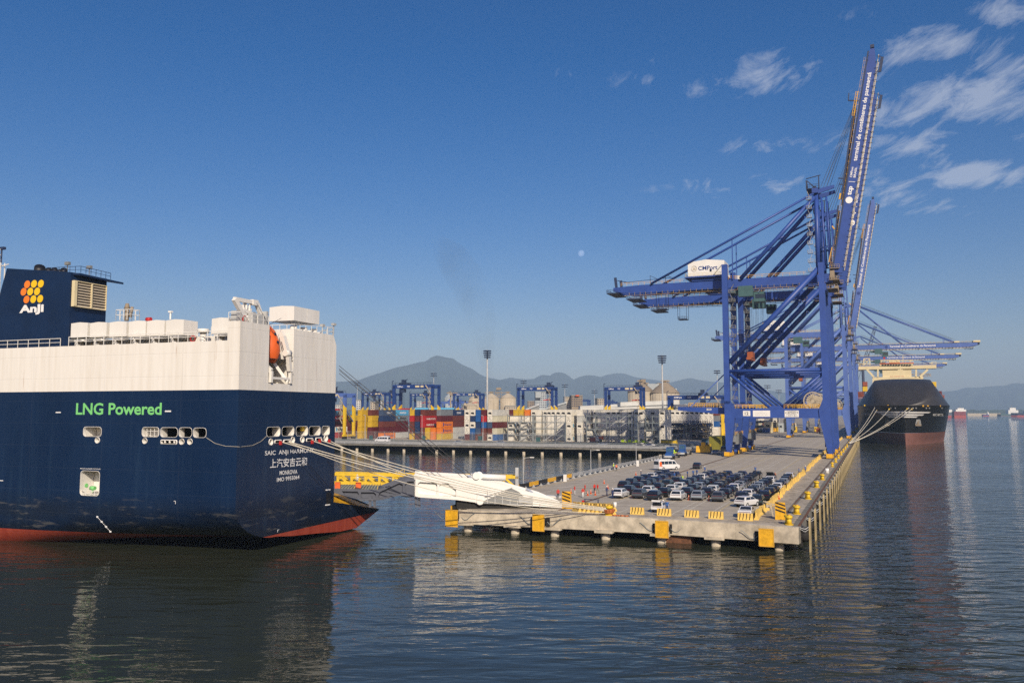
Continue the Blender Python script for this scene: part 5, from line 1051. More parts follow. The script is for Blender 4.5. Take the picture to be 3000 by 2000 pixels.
mtext('m', 2637, 2649, 1213, 1207, 'msc_black', .04); mtext('sc', 2637, 2649, 1220, 1214.5, 'msc_black', .04); mtext('MSC MICOL', 2733, 2764, 1218, 1211, 'text_white', .02, .3); mtext('MSC MICOL', 2522, 2551, 1215, 1209, 'light_grey', .02)
for px in (2600, 2690): m = MB(PIER); m.add([mhit(px + x_, 1232 + y_, .35) for x_, y_ in ((-9, 14), (10, 14), (6, -4), (-5, -4))], [(0, 1, 2, 3)]); m.build('anchor_pocket', 'light_grey' if px > 2650 else 'steel', msc); m = MB(PIER); p_ = mhit(px, 1238, .8); m.box(p_, (.8, 1.0, 3.0)); m.box(p_ - V((0, 0, 1.3)), (1.0, 2.8, .8)); m.build('anchor', 'tan_dark', msc)
# forward house and bridge
AB = 470
def mb_(px, py, a=AB): return hit(PIER, px, py, x=a)
h0_, h1_ = mb_(2556, 1113), mb_(2705, 1113); m = MB(PIER); m.bb(AB, AB + 14, h1_.y, h0_.y, DZ, mb_(2600, 1104).z); m.build('lower_house', 'cream', msc)
a_, b_ = mb_(2586, 1104), mb_(2671, 1104); m = MB(PIER); m.bb(AB + 1, AB + 13, b_.y, a_.y, a_.z - .5, mb_(2600, 1078).z); m.build('house', 'cream', msc)
w0, w1 = mb_(2515, 1079), mb_(2743, 1072); z1 = mb_(2600, 1071).z; z0 = mb_(2600, 1081).z; m = MB(PIER); m.bb(AB, AB + 9, w1.y, w0.y, z0, z1); m.build('bridge_wing', 'cream', msc)
for s_, (p, q) in ((1, ((2540, 1082), (2560, 1104))), (-1, ((2718, 1082), (2695, 1104)))):
    m = MB(PIER); m.bar(mb_(*p), mb_(*q), 1.2, 1.2); m.bar(mb_(2572 if s_ > 0 else 2684, 1082), mb_(2572 if s_ > 0 else 2684, 1104), 1.0, 1.0); m.build('wing_strut', 'cream', msc)
a_, b_ = mb_(2577, 1072), mb_(2675, 1072); m = MB(PIER); m.bb(AB - .5, AB + 8, b_.y, a_.y, z1, mb_(2600, 1064).z); m.build('wheelhouse', 'cream', msc)
for k in range(11): x_ = 2583 + k * 8; p_, q_ = mb_(x_, 1071, AB - .6), mb_(x_ + 6.2, 1066.5, AB - .6); m = MB(PIER); m.bb(AB - .65, AB - .55, q_.y, p_.y, p_.z, q_.z); m.build('window', 'glass', msc)
p_, q_ = mb_(2577, 1066), mb_(2677, 1062); m = MB(PIER); m.bb(AB - .9, AB + 8, q_.y, p_.y, p_.z, q_.z); m.build('visor', 'orange', msc)
m = MB(PIER); p_, q_ = mb_(2605, 1062), mb_(2636, 1054); m.bb(AB, AB + 6, q_.y, p_.y, p_.z, q_.z); m.rail([mb_(2580, 1062), mb_(2675, 1062)], 1.8, 2, .12)
for px, h_ in ((2614, 8), (2628, 10), (2646, 22), (2668, 8), (2583, 6), (2632, 6)): p_ = mb_(px, 1062); m.bar(p_, p_ + V((0, 0, h_ * .21)), .3); m.box(p_ + V((0, 0, h_ * .15)), (.5, 1.4, .3))
m.build('radar_mast', 'cream', msc)
m = MB(PIER); m.bar(mb_(2638, 1112, 430), mb_(2638, 1071, 430), .5); m.bar(mb_(2631, 1105, 430), mb_(2646, 1105, 430), .5); m.bar(mb_(2630, 1083, 430), mb_(2645, 1083, 430), .5); m.build('foremast', 'cream', msc)
m = MB(PIER); p_, q_ = mb_(2531, 1070), mb_(2548, 1050); m.bar(p_, V((AB, p_.y, q_.z)), .5); m.bar(V((AB, q_.y, p_.z)), q_, .5); m.bar(V((AB, p_.y, q_.z)), q_, .5); m.bar(p_, q_, .3); m.bar(V((AB, q_.y, p_.z)), V((AB, p_.y, q_.z)), .3); m.rail([mb_(2516, 1071), mb_(2540, 1071)], 1.5, 2, .12); m.rail([mb_(2730, 1071), mb_(2743, 1071)], 2.5, 2, .12); m.build('wing_platform', 'cream', msc)
uv, fs = textmesh('NO SMOKING'); m = MB(PIER); p_, q_ = mb_(2608, 1104, AB + .9), mb_(2648, 1101, AB + .9); m.add([(AB + .9, p_.y + (q_.y - p_.y) * u, p_.z + (q_.z - p_.z) * v) for u, v in uv], fs); m.build('lettering', 'red', msc)
# deck containers either side of the whaleback: each one a thing
def shipbox(px0, px1, py0, py1, a, m_, lab):
    p_, q_ = hit(PIER, px0, py0, x=a), hit(PIER, px1, py1, x=a); m = MB(PIER); m.bb(a, a + 12, q_.y, p_.y, p_.z, q_.z); o = m.build('shipping_container', m_); tag(o, lab, 'container', 'containers on the container ship')
    m = MB(PIER); m.bb(a - .05, a, p_.y + .05, (p_.y + q_.y) / 2 + .05, p_.z + .2, q_.z - .2); m.bb(a - .05, a, (p_.y + q_.y) / 2 - .05, q_.y - .05, p_.z + .2, q_.z - .2); m.build('door', m_, o)
mm('brick', (.30, .07, .035), .6); mm('maroon', (.13, .015, .018), .6)
shipbox(2528, 2541, 1131, 1118, 450, 'brick', 'rust red container high on the ship left of the whaleback'); shipbox(2528, 2541, 1146, 1132, 450, 'yellow', 'yellow container under the rust red one, left of the whaleback')
shipbox(2729, 2743, 1132, 1118, 450, 'yellow', 'upper yellow container right of the whaleback'); shipbox(2731, 2743, 1142, 1133, 450, 'yellow', 'lower yellow container right of the whaleback')
shipbox(2514, 2527, 1162, 1147, 440, 'maroon', 'dark red container low on the ship, left of the whaleback'); shipbox(2748, 2759, 1160, 1145, 440, 'maroon', 'upper dark red container at the ship right edge'); shipbox(2752, 2765, 1174, 1161, 436, 'brick', 'lower red container at the ship right edge')
m = MB(PIER); 
for k in range(6): m.bar(mb_(2515 + k * 3, 1147, 438), mb_(2515 + k * 3, 1180, 438), .3); m.bar(mb_(2746 + k * 4, 1155, 434), mb_(2746 + k * 4, 1180, 434), .3)
m.bar(mb_(2514, 1158, 438), mb_(2532, 1158, 438), .4); m.bar(mb_(2744, 1160, 434), mb_(2766, 1160, 434), .4); m.build('lashing_bridge', 'brick', msc)
BQ = PIER @ V((285, 1.3, D + .8))
for i, (px, py, lab) in enumerate(((2563, 1193, 'leftmost mooring line of the container ship'), (2569, 1200, 'second mooring line of the container ship'), (2605, 1199, 'middle mooring line of the container ship'), (2658, 1198, 'fourth mooring line of the container ship'), (2672, 1197, 'rightmost mooring line of the container ship'))):
    line('mooring_line', sag(PIER @ mhit(px, py, .4), BQ + V((i * .4, i * .5, 0)), 1.4), .13, 'rope', lab, 'mooring lines of the container ship')
# ------------------------------------------------------------------ distant ships and shore
def far_ship(px0, px1, yw, ytop, dist, hullc, bootc, lab, house=(0, .3), ysup=None, bow=1):
    c0, c1 = CAM + ray(px0, yw) * (dist / ray(px0, yw).y), CAM + ray(px1, yw) * (dist / ray(px1, yw).y); c0.z = c1.z = 0; ln = (c1 - c0).length; d_ = (c1 - c0).normalized(); n_ = V((-d_.y, d_.x, 0)); MS = Matrix(((d_.x, n_.x, 0, c0.x), (d_.y, n_.y, 0, c0.y), (0, 0, 1, 0), (0, 0, 0, 1)))
    k = dist / F; h = (1205 - ytop) * k + CAMZ; t = empty('anchored_ship', c0, lab, 'ship'); bw = min(32, ln * .35)
    def sec(z0, z1, mname, nm): m = MB(MS); m.poly([(0, 0, z0), (ln * .9, 0, z0), (ln, bw / 2, z0), (ln * .9, bw, z0), (0, bw, z0)] if bow > 0 else [(ln, 0, z0), (ln * .1, 0, z0), (0, bw / 2, z0), (ln * .1, bw, z0), (ln, bw, z0)], (0, 0, z1 - z0)); m.build(nm, mname, t)
    sec(-1, h * .42, bootc, 'boot_topping'); sec(h * .42, h, hullc, 'hull')
    hs_ = (1205 - (ysup or ytop - 10)) * k + CAMZ; m = MB(MS); x0, x1 = house[0] * ln, house[1] * ln; m.bb(x0, x1, bw * .1, bw * .9, h, h + (hs_ - h) * .6); m.bb(x0 + (x1 - x0) * .2, x1 - (x1 - x0) * .2, bw * .2, bw * .8, h + (hs_ - h) * .6, hs_); m.build('superstructure', 'white', t)
    m = MB(MS); m.tube(((x0 + x1) / 2, bw / 2, hs_), ((x0 + x1) / 2, bw / 2, hs_ + (hs_ - h) * .5), 1, 6); m.tube((ln * .7, bw / 2, h), (ln * .7, bw / 2, h + (hs_ - h) * .8), .8, 6); m.build('mast', 'grey', t)
    return t
mm('far_maroon', (.20, .03, .04), .6); mm('far_grey', (.12, .13, .16), .6); mm('far_red', (.38, .06, .05), .7)
far_ship(2690, 2797, 1219.5, 1207, 2400, 'far_grey', 'far_red', 'grey hulled tanker farther left, half hidden by the container ship', (.5, .95), 1195)
far_ship(2796, 2834, 1219.5, 1205, 2300, 'far_maroon', 'far_red', 'maroon hulled tanker seen stern-on right of the container ship', (.15, .95), 1195)
far_ship(2880, 2900, 1216.5, 1213.5, 3200, 'text_blue', 'far_red', 'small dark work boat low on the horizon', (.7, .9), 1206)
far_ship(2932, 2985, 1216.5, 1212, 3100, 'teal', 'far_grey', 'white topped supply ship on the horizon', (.45, 1), 1194)
far_ship(2970, 3075, 1217.0, 1209, 2800, 'navy', 'far_red', 'navy hulled ship cut by the right edge of the picture', (.4, .6), 1201, -1)
m = MB(); 
def fp_(px, dist, z=0): r = ray(px, 1205); k = dist / r.y; return V((r.x * k, dist, z))
m.poly([fp_(2834, 3300), fp_(2932, 3300), fp_(2932, 3330), fp_(2834, 3330)], (0, 0, 11)); tag(m.build('breakwater', 'tan'), kind='structure')
mm('forest', (.035, .06, .035), .95, scale=.01, var=.3); mm('mountain', (.04, .065, .045), .95, scale=.0015, var=.35)
m = MB(); pts = []
for i in range(90): px = 2790 + i * 6; pts.append(fp_(px, 5200, 28 + 9 * noise.noise(V((i * .35, 0, 0)))))
m.grid([[V((p.x, p.y, -1)) for p in pts], pts, [V((p.x * 1.06, p.y + 300, p.z * .9)) for p in pts]]); tag(m.build('mangrove_shore', 'forest'), kind='structure')
def ridge(name, prof, dist, depth=2500, seed=0):
    prof = sorted(prof); xs_ = []; x = prof[0][0]
    while x <= prof[-1][0]: xs_.append(x); x += 3
    def yv(x):
        for (a, ya), (b, yb) in zip(prof[:-1], prof[1:]):
            if a <= x <= b: return ya + (yb - ya) * (x - a) / (b - a)
        return prof[-1][1]
    rows = []; K = 14
    for k in range(K + 1):
        f = k / K; row = []
        for i, x in enumerate(xs_):
            d = dist - depth * (1 - f); r = ray(x, 1205); top = (1205 - yv(x)) * dist / F + CAMZ
            nz_ = noise.fractal(V((x * .02 + seed, f * 2.2, seed)), .9, 2.1, 5); rg = 1 - abs(noise.noise(V((x * .018 + seed * 3, f * 1.1, 4)))) * 1.6
            z = top * (f ** 1.25) * (1 - .33 * (1 - f) * (1 - rg) * 2) + top * .10 * nz_ * (1 - f) * f * 3
            if k == K: z = top + top * .006 * noise.noise(V((x * .25, 0, seed)))
            row.append((r.x * d / r.y, d, max(-2, z) if k else -2))
        rows.append(row)
    m = MB(); m.smooth = True; m.grid(rows); tag(m.build(name, 'mountain'), kind='structure')
ridge('mountain', [(400, 1160), (700, 1135), (850, 1128), (984, 1118), (1003, 1118), (1024, 1116), (1052, 1113), (1072, 1105), (1093, 1098), (1113, 1092), (1141, 1082), (1162, 1076), (1192, 1070), (1231, 1060), (1246, 1058), (1261, 1047), (1279, 1041), (1294, 1044), (1307, 1047), (1327, 1050), (1340, 1060), (1358, 1070), (1384, 1081), (1404, 1095), (1422, 1104), (1460, 1112), (1500, 1118), (1560, 1140), (1620, 1170)], 9000, seed=1)
ridge('hills', [(1400, 1150), (1440, 1118), (1496, 1106), (1514, 1109), (1547, 1111), (1565, 1110), (1572, 1105), (1588, 1098), (1613, 1100), (1621, 1093), (1639, 1090), (1654, 1093), (1667, 1101), (1681, 1112), (1695, 1105), (1720, 1098.6), (1743, 1100), (1761, 1104), (1790, 1118), (1850, 1140), (1900, 1160)], 10000, seed=5)
ridge('hills', [(1640, 1130), (1700, 1118), (1761, 1104), (1782, 1097), (1807, 1093), (1830, 1094), (1848, 1100), (1863, 1105), (1899, 1110), (1935, 1115), (1968, 1120), (1991, 1114), (2011, 1109), (2026, 1107), (2049, 1113), (2080, 1117), (2120, 1120), (2200, 1135), (2300, 1150), (2500, 1165), (2620, 1158), (2720, 1150), (2760, 1148), (2790, 1145), (2807, 1143), (2832, 1135), (2870, 1135), (2910, 1131), (2950, 1129), (2970, 1123), (2985, 1122), (3000, 1124), (3100, 1118), (3300, 1125), (3600, 1120), (4200, 1130), (4800, 1135)], 11200, seed=9)
ridge('hills', [(-1200, 1150), (-700, 1120), (-300, 1132), (100, 1125), (500, 1140), (900, 1150)], 10800, seed=13)
# the moon
mo = bpy.data.materials.new('moon_rock'); mo.use_nodes = True; t = mo.node_tree; pb_ = t.nodes['Principled BSDF']; pb_.inputs['Roughness'].default_value = 1
tcn = t.nodes.new('ShaderNodeTexCoord'); nn_ = t.nodes.new('ShaderNodeTexNoise'); nn_.inputs['Scale'].default_value = .006; t.links.new(tcn.outputs['Object'], nn_.inputs[0]); rr = t.nodes.new('ShaderNodeValToRGB'); rr.color_ramp.elements[0].color = (.03, .04, .06, 1); rr.color_ramp.elements[1].color = (.16, .17, .19, 1); t.links.new(nn_.outputs[0], rr.inputs[0])
df = t.nodes.new('ShaderNodeBsdfDiffuse'); tr_n = t.nodes.new('ShaderNodeBsdfTransparent'); ad = t.nodes.new('ShaderNodeAddShader'); t.links.new(rr.outputs[0], df.inputs[0]); t.links.new(df.outputs[0], ad.inputs[0]); t.links.new(tr_n.outputs[0], ad.inputs[1]); t.links.new(ad.outputs[0], t.nodes['Material Output'].inputs[0]); M['moon'] = mo
me = bpy.data.meshes.new('moon'); bm = bmesh.new(); bmesh.ops.create_uvsphere(bm, u_segments=32, v_segments=16, radius=310); bm.to_mesh(me); bm.free(); me.materials.append(mo)
for p in me.polygons: p.use_smooth = True
mq = bpy.data.objects.new('moon', me); COL.objects.link(mq); mq.location = CAM + ray(1703, 742).normalized() * 80000; mq['kind'] = 'structure'
mm('quay_asphalt', (.17, .155, .13), .9, var=.25, scale=.3)
# ------------------------------------------------------------------ container yard
ZY = 3.6
m = MB(PIER); m.poly([(262, 56, ZY - .02), (262, 330, ZY - .02), (900, 520, ZY - .02), (2600, 700, ZY - .02), (2600, -2, ZY - .02), (900, 6, ZY - .02), (300, 52, ZY - .02)], (0, 0, -3)); m.build('yard_ground', 'apron', kind='structure')
# far quay face, its piles, guard rails and sea-facing road
m = MB(PIER); m.bb(QA - .2, QA + .6, LB, 330, 2.6, D + .02); tag(m.build('quay_beam', 'dark_concrete'), kind='structure')
m = MB(PIER); m.bb(QA + 10, QA + 11, LB, 330, -2, D - .3); tag(m.build('quay_shade_wall', 'rubber'), kind='structure')  # near-black wall: shade under the quay deck put into its colour
for i in range(30):
    b = 60 + i * 8.3; t = empty('pile', PIER @ V((QA + 1.4, b, 0)), '%s capped pile under the far quay, counted from the pier' % NTH(i), 'pile', 'piles under the far quay', AZ); local(PILEM, 'shaft', t); c = local(CAPM, 'cap', t); c.scale = (.6, .8, .5); c.location = (0, 0, 1.95); t.children[0].scale = (.7, .7, 1)
    
def long_rail(name, a, b0, b1, zb, lab, step=6, hs=(.45, .85), m_='light_grey', th=.22, posts_h=1.0):
    t = empty(name, PIER @ V((a, (b0 + b1) / 2, zb)), lab, 'rail' if 'rail' in name else 'fence')
    for h in hs: m = MB(PIER); m.bb(a, a + .06, b0, b1, zb + h - th / 2, zb + h + th / 2); m.build('rail', m_, t)
    b = b0
    while b < b1: m = MB(PIER); m.bb(a - .02, a + .1, b - .06, b + .06, zb, zb + posts_h); m.build('post', m_, t); b += step
    return t
long_rail('guard_rail', QA + 1, 56, 330, D, 'low double guard rail along the edge of the far quay', 8, (.5, .9), 'light_grey', .26)
long_rail('guard_rail', QA + 14, 56, 330, D, 'second guard rail on the far quay road behind the edge rail', 9, (.4, .8), 'light_grey', .2)
long_rail('guard_rail', QA + 30, 60, 330, D, 'guard rail at the yard side of the far quay road', 9, (.4, .9), 'steel', .25)
m = MB(PIER); m.bb(QA + .7, 261, LB + 3, 330, D + .004, D + .008); m.build('quay_road', 'quay_asphalt', kind='structure')
# chain link fence with white posts
fe = empty('yard_fence', PIER @ V((258, 190, ZY)), 'tall wire fence on white posts in front of the container stacks', 'fence')
b = 66
while b < 330: m = MB(PIER); m.bb(258, 258.14, b - .08, b + .08, ZY, ZY + 4.3); m.build('post', 'light_grey', fe); b += 5.6
m = MB(PIER)
for k in range(9): m.bb(258, 258.02, 66, 330, ZY + .1 + k * .5, ZY + .125 + k * .5)
b = 66
while b < 260: m.bb(258, 258.03, b, b + .05, ZY, ZY + 4.3); b += .7
m.build('wire_mesh', 'mesh_grey', fe, kind='stuff')
for px, py in ((1087, 1281), (1241, 1282), (1407, 1283), (1577, 1287), (1757, 1289)):
    p = hit(PIER, px, py, x=257.6); m = MB(PIER); m.bb(257.5, 257.6, p.y - 1.1, p.y + 1.1, p.z - 1, p.z + 1.1); tag(m.build('notice_board', 'teal'), 'small pale green board on the yard fence, ' + {1087: 'left of the white van', 1241: 'below the red containers', 1407: 'left of the tall light mast', 1577: 'before the steel racks', 1757: 'beside the orange hut'}[px], 'board')
CLR = {'y': ((.62, .40, .02), 'yellow'), 'n': ((.012, .035, .11), 'navy'), 's': ((.05, .08, .15), 'slate blue'), 'b': ((.15, .035, .022), 'brown'), 'm': ((.11, .010, .014), 'dark red'), 'r': ((.42, .012, .014), 'red'), 'o': ((.75, .20, .015), 'orange'),
       'w': ((.78, .74, .64), 'white'), 'g': ((.56, .56, .52), 'pale grey'), 'c': ((.60, .57, .43), 'cream'), 'B': ((.012, .10, .32), 'blue'), 'L': ((.08, .38, .62), 'light blue'), 'G': ((.20, .22, .24), 'grey'), 'k': ((.42, .012, .17), 'magenta'), 'q': ((.05, .28, .08), 'green')}
for k, (c, nme) in CLR.items(): mm('box_' + k, c, .6, var=.16, scale=.5)
CW, CH, CLN = 2.6, 3.07, 13.0
_cm = {}
def cmesh(code, reefer=False, L_=CLN):
    key = (code, reefer, L_)
    if key in _cm: return _cm[key]
    m = MB(); m.bb(0, L_, -CW, 0, .02, CH - .03)
    for x in (0, L_ - .16):
        for y in (-CW, -.16): m.bb(x - .02, x + .18, y - .02, y + .18, 0, CH - .01)
    n = int(L_ / .62)
    for i in range(1, n): x = i * L_ / n; m.bb(x - .12, x + .12, -CW - .035, -CW, .25, CH - .25)
    m.bb(-.03, 0, -CW, 0, CH - .22, CH - .02); m.bb(-.03, 0, -CW, 0, .02, .2); m.bb(-.035, 0, -CW / 2 - .04, -CW / 2 + .04, .2, CH - .2)
    for y in (-.5, -1.0, -1.7, -2.2): m.bb(-.05, -.01, y - .03, y + .03, .2, CH - .2)
    if reefer == 1: m.m = 1; m.poly([(-.06, -.45, .9), (-.06, -2.2, .7), (-.06, -2.2, 1.5), (-.06, -1.9, 1.75), (-.06, -.8, 1.75), (-.06, -.45, 1.5)], (.03, 0, 0))
    if reefer == 2:
        m.m = 1
        for y, z in ((-.5, .7), (-1.0, 1.1), (-1.4, 1.5), (-1.9, .8), (-1.6, .5), (-.9, 2.0)): m.bb(-.06, -.03, y - .28, y, z, z + .28)
    _cm[key] = m.mesh('shipping_container', ['box_' + code, 'black']); return _cm[key]
ORD = ['first', 'second', 'third', 'fourth', 'fifth', 'sixth', 'seventh', 'eighth', 'ninth', 'tenth', 'eleventh', 'twelfth', 'thirteenth', 'fourteenth', 'fifteenth', 'sixteenth', 'seventeenth', 'eighteenth', 'nineteenth', 'twentieth', 'twenty-first', 'twenty-second', 'twenty-third', 'twenty-fourth', 'twenty-fifth', 'twenty-sixth', 'twenty-seventh', 'twenty-eighth', 'twenty-ninth', 'thirtieth']
TIER = ['at the bottom', 'one above bottom', 'mid height', 'one below top', 'on top', 'above the top']
LOGO = {'M': ('MAERSK', .55), 'H': ('Hapag-Lloyd', .6), 'S': ('HAMBURG SÜD', .75), 'C': ('CRONOS', .4), 'O': ('ONE', .4), 'E': ('MSC', .25)}
def container(spec, a, bl, tier, lab, z0=None, ln=CLN):
    code = spec[0]; rf = (2 if tier % 2 else 1) if code == 'w' and '-' not in spec else False
    o = bpy.data.objects.new('shipping_container', cmesh(code, rf, ln)); COL.objects.link(o); o.matrix_world = PIER @ Matrix.Translation((a + R.uniform(-.15, .15), bl, (ZY if z0 is None else z0) + tier * CH))
    tag(o, lab, 'container', 'stacked shipping containers in the yard')
    for k, (s_, fr_) in LOGO.items():
        if k in spec[1:]:
            m = MB(); L_ = ln * fr_; x0 = (ln - L_) / 2 + (1 if k in 'MH' else 0); text(m, s_, (x0, -CW - .06, CH * .3), (L_, 0, 0), (0, 0, CH * .34), .03)
            col = 'text_white' if code in 'rLsnk' else ('text_blue' if k == 'H' else 'black')
            if k == 'M': m2 = MB(); m2.poly([(x0 - 1.7, -CW - .06, CH * .2), (x0 - .5, -CW - .06, CH * .2), (x0 - .5, -CW - .06, CH * .75), (x0 - 1.7, -CW - .06, CH * .75)], (0, .01, 0)); local(m2.mesh('emblem', 'box_L'), 'emblem', o)
            if k == 'H': m2 = MB(); m2.poly([(x0 - 1.6, -CW - .06, CH * .2), (x0 - .6, -CW - .06, CH * .2), (x0 - .6, -CW - .06, CH * .8), (x0 - 1.6, -CW - .06, CH * .8)], (0, .01, 0)); local(m2.mesh('emblem', 'text_blue'), 'emblem', o)
            local(m.mesh('lettering', col), 'lettering', o)
    return o
AF = 268
STK = [(966, [('r', 'b'), ('wM-', 'm'), ('m', 'b'), ('rS', 'yE'), ('GM', 'GM')]), (1047.5, ['y'] * 5), (1077.5, ['m', 'm', 'y', 'y', 'b']), (1109, [('oH', 'g'), ('m', 'm'), ('b', 'm'), ('n', 'GM'), ('sC', 'LM')]),
       (1200, ['y', 'b', 'b', 'r', 'y']), (1215.5, ['m', 'n', 'n', 'm', 'n']), (1232, ['m', 'b', 'rS', 'rS', 'b']), (1279.5, [('y', 'g'), ('oH', 'g'), ('oH', 'b'), ('m', 'b'), ('G', 'nC')]),
       (1361.5, ['m', 'w', 'w', 'w', 'w']), (1377.5, ['n', 'B', 'w', 'n', 'w']), (1393.5, ['b', 's', 'n', 'B', 'B']), (1410, ['b', 'b', 'B', 'r', 'm']), (1428, ['w', 'b', 's', 'w', 'w']), (1442.5, [('B', 'B'), ('c', 'c'), ('m', 'm'), ('c', 'c'), ('g', 'g')]),
       (1489, ['w-', 'wM', 'wM', None, None]), (1526, ['g', 'wM', 'w-', None, None]), (1659, ['wM', 'w', 'wM', 'w', 'w']), (1690, ['g', 'wH', 'wH', 'g', 'w-']), (1719, ['wM', 'wM', None, None, None]), (1870, ['wM', 'w', 'G', 'wM', 'w']), (1893, ['w', 'w', None, None, None]), (1932, ['w', 'w', 'w', 'w', 'w'])]
for si, (px, tiers) in enumerate(STK):
    bl = hit(PIER, px, 1240, x=AF).y
    for ti, sp_ in enumerate(tiers):
        for bi, s_ in enumerate(sp_ if isinstance(sp_, tuple) else (sp_,)):
            if s_: container(s_, AF + bi * (CLN + .5), bl, ti, '%s container %s, %s%s stack from the carrier stern' % (CLR[s_[0]][1], TIER[ti], '' if bi == 0 else 'back bay of ', ORD[si]))
for px, tiers in ((1247, 'yy'), (1262.6, 'oo')):
    bl = hit(PIER, px, 1240, x=AF).y
    for ti, s_ in enumerate(tiers): container(s_, AF - .5, bl, ti, '%s container %s of the short %s pair before the red containers' % (CLR[s_][1], ('at the foot', 'on top')[ti], CLR[s_][1]), ln=6.2)
tops = [(1473, 'kO', 1), (1490, 'm', 1), (1504, 'y', 1), (1519, 'yE', 1), (1537, 'oH', 1), (1556, 'w', 1), (1571, 'wM-', 0), (1590, 'w', 0), (1601, 'w', 0), (1614, 'w', 0), (1628, 'wM', 0), (1643, 'w', 0), (1702, 'w', 0), (1716, 'wH-', 0), (1737, 'w', 0), (1745, 'g', 0), (1761, 'w-', 0), (1775, 'w', 0), (1791, 'w', 0), (1805, 'w', 0), (1822, 'wM-', 0), (1839, 'w', 0), (1857, 'w', 0), (1891, 'w', 0), (1905, 'w', 0), (1920, 'wM-', 0)]
BULK = MB(PIER); BULK2 = MB(PIER)
for i, (px, s_, k) in enumerate(tops):
    bl = hit(PIER, px, 1240, x=AF + 15).y
    BULK.bb(AF + 15, AF + 15 + (CLN if px != 1643 else 6.2), bl - CW, bl, ZY, ZY + 4 * CH - .05)
    for ti in (4,):
        s2 = s_ if ti == 4 else R.choice('wwwgcG') if not k else R.choice('bmynw')
        container(s2, AF + 15, bl, ti, '%s container %s, %s stack behind the steel racks' % (CLR[s2[0]][1], TIER[ti], ORD[i]), ln=CLN if px != 1643 else 6.2)
# white reefers beyond the tall mast
for i, px in enumerate(range(1950, 2100, 14)):
    bl = hit(PIER, px, 1220, x=345).y
    BULK2.bb(345, 345 + CLN, bl - CW, bl, ZY, ZY + 2 * CH - .05)
    for ti in (2, 3, 4): 
        s2 = 'w' if px < 2085 else 'GbB'[ti % 3]; container(s2, 345, bl, ti, '%s container %s, %s stack behind the racked cars' % (CLR[s2][1], TIER[ti], ORD[i]))
def bulk_tiers(bk, z0, n, name):
    pass
for q_, n_, a_ in ((BULK, 4, AF + 15), (BULK2, 2, 345)):
    m = MB(PIER); m.v = list(q_.v); m.f = list(q_.f); m.mi = list(q_.mi); m.sm = list(q_.sm)
    ys_ = sorted({round((PINV @ v).y, 2) for v in q_.v})
    for k in range(1, n_): m.m = 1; m.bb(a_ - .02, a_ - .01, ys_[0], ys_[-1], ZY + k * CH - .1, ZY + k * CH)
    m.build('lower_container_tiers', ['box_w', 'steel'], kind='stuff')
# steel reefer racks
def rack(x0, x1, lab, nb=3, stairs=True):
    b0, b1 = hit(PIER, x0, 1240, x=AF - 1).y, hit(PIER, x1, 1240, x=AF - 1).y; a = AF - 1; t = empty('reefer_rack', PIER @ V((a, (b0 + b1) / 2, ZY)), lab, 'rack', 'steel reefer racks in the yard')
    bs_ = [b0 + (b1 - b0) * i / nb for i in range(nb + 1)]
    for b in bs_:
        for aa in (a, a + 2.2): m = MB(PIER); m.bb(aa, aa + .3, b - .16, b + .16, ZY, ZY + 4.15 * CH); m.build('post', 'steel', t)
    for k in range(1, 5):
        z = ZY + k * CH + (-.1)
        for aa in (a, a + 2.2): m = MB(PIER); m.bb(aa - .02, aa + .2, b0, b1, z - .22, z + .08); m.build('beam', 'steel', t)
        m = MB(PIER); m.bb(a + .25, a + 2.15, b1, b0, z - .05, z + .0); m.rail([(a, b0, z), (a, b1, z)], 1.0, 2.2, .03); m.build('walkway', 'grey', t)
    if stairs:
        for k in range(4):
            for q_ in range(1, nb):
                if q_ == 1 and nb > 2 and k % 2: continue
                bb_ = bs_[q_]; z = ZY + k * CH; m = MB(PIER); m.bar((a - .15, bb_ + .2, z), (a - .15, bb_ - (b0 - b1) / nb * .75, z + CH - .1), .5, .28); m.build('stair_flight', 'light_grey', t)
rack(1563, 1656, 'grey steel rack with zigzag stairs, left of the tall white stack of reefers'); rack(1745, 1842, 'grey steel rack with zigzag stairs behind the orange hut'); rack(1718, 1744, 'narrow grey steel rack beside the orange hut', 1, False); rack(1843, 1868, 'narrow dark grey steel rack right of the wide one', 1, False); rack(1892, 1931, 'small grey steel rack near the tall light mast', 2, False); rack(1487, 1560, 'grey steel rack over the first white reefers', 2, True)
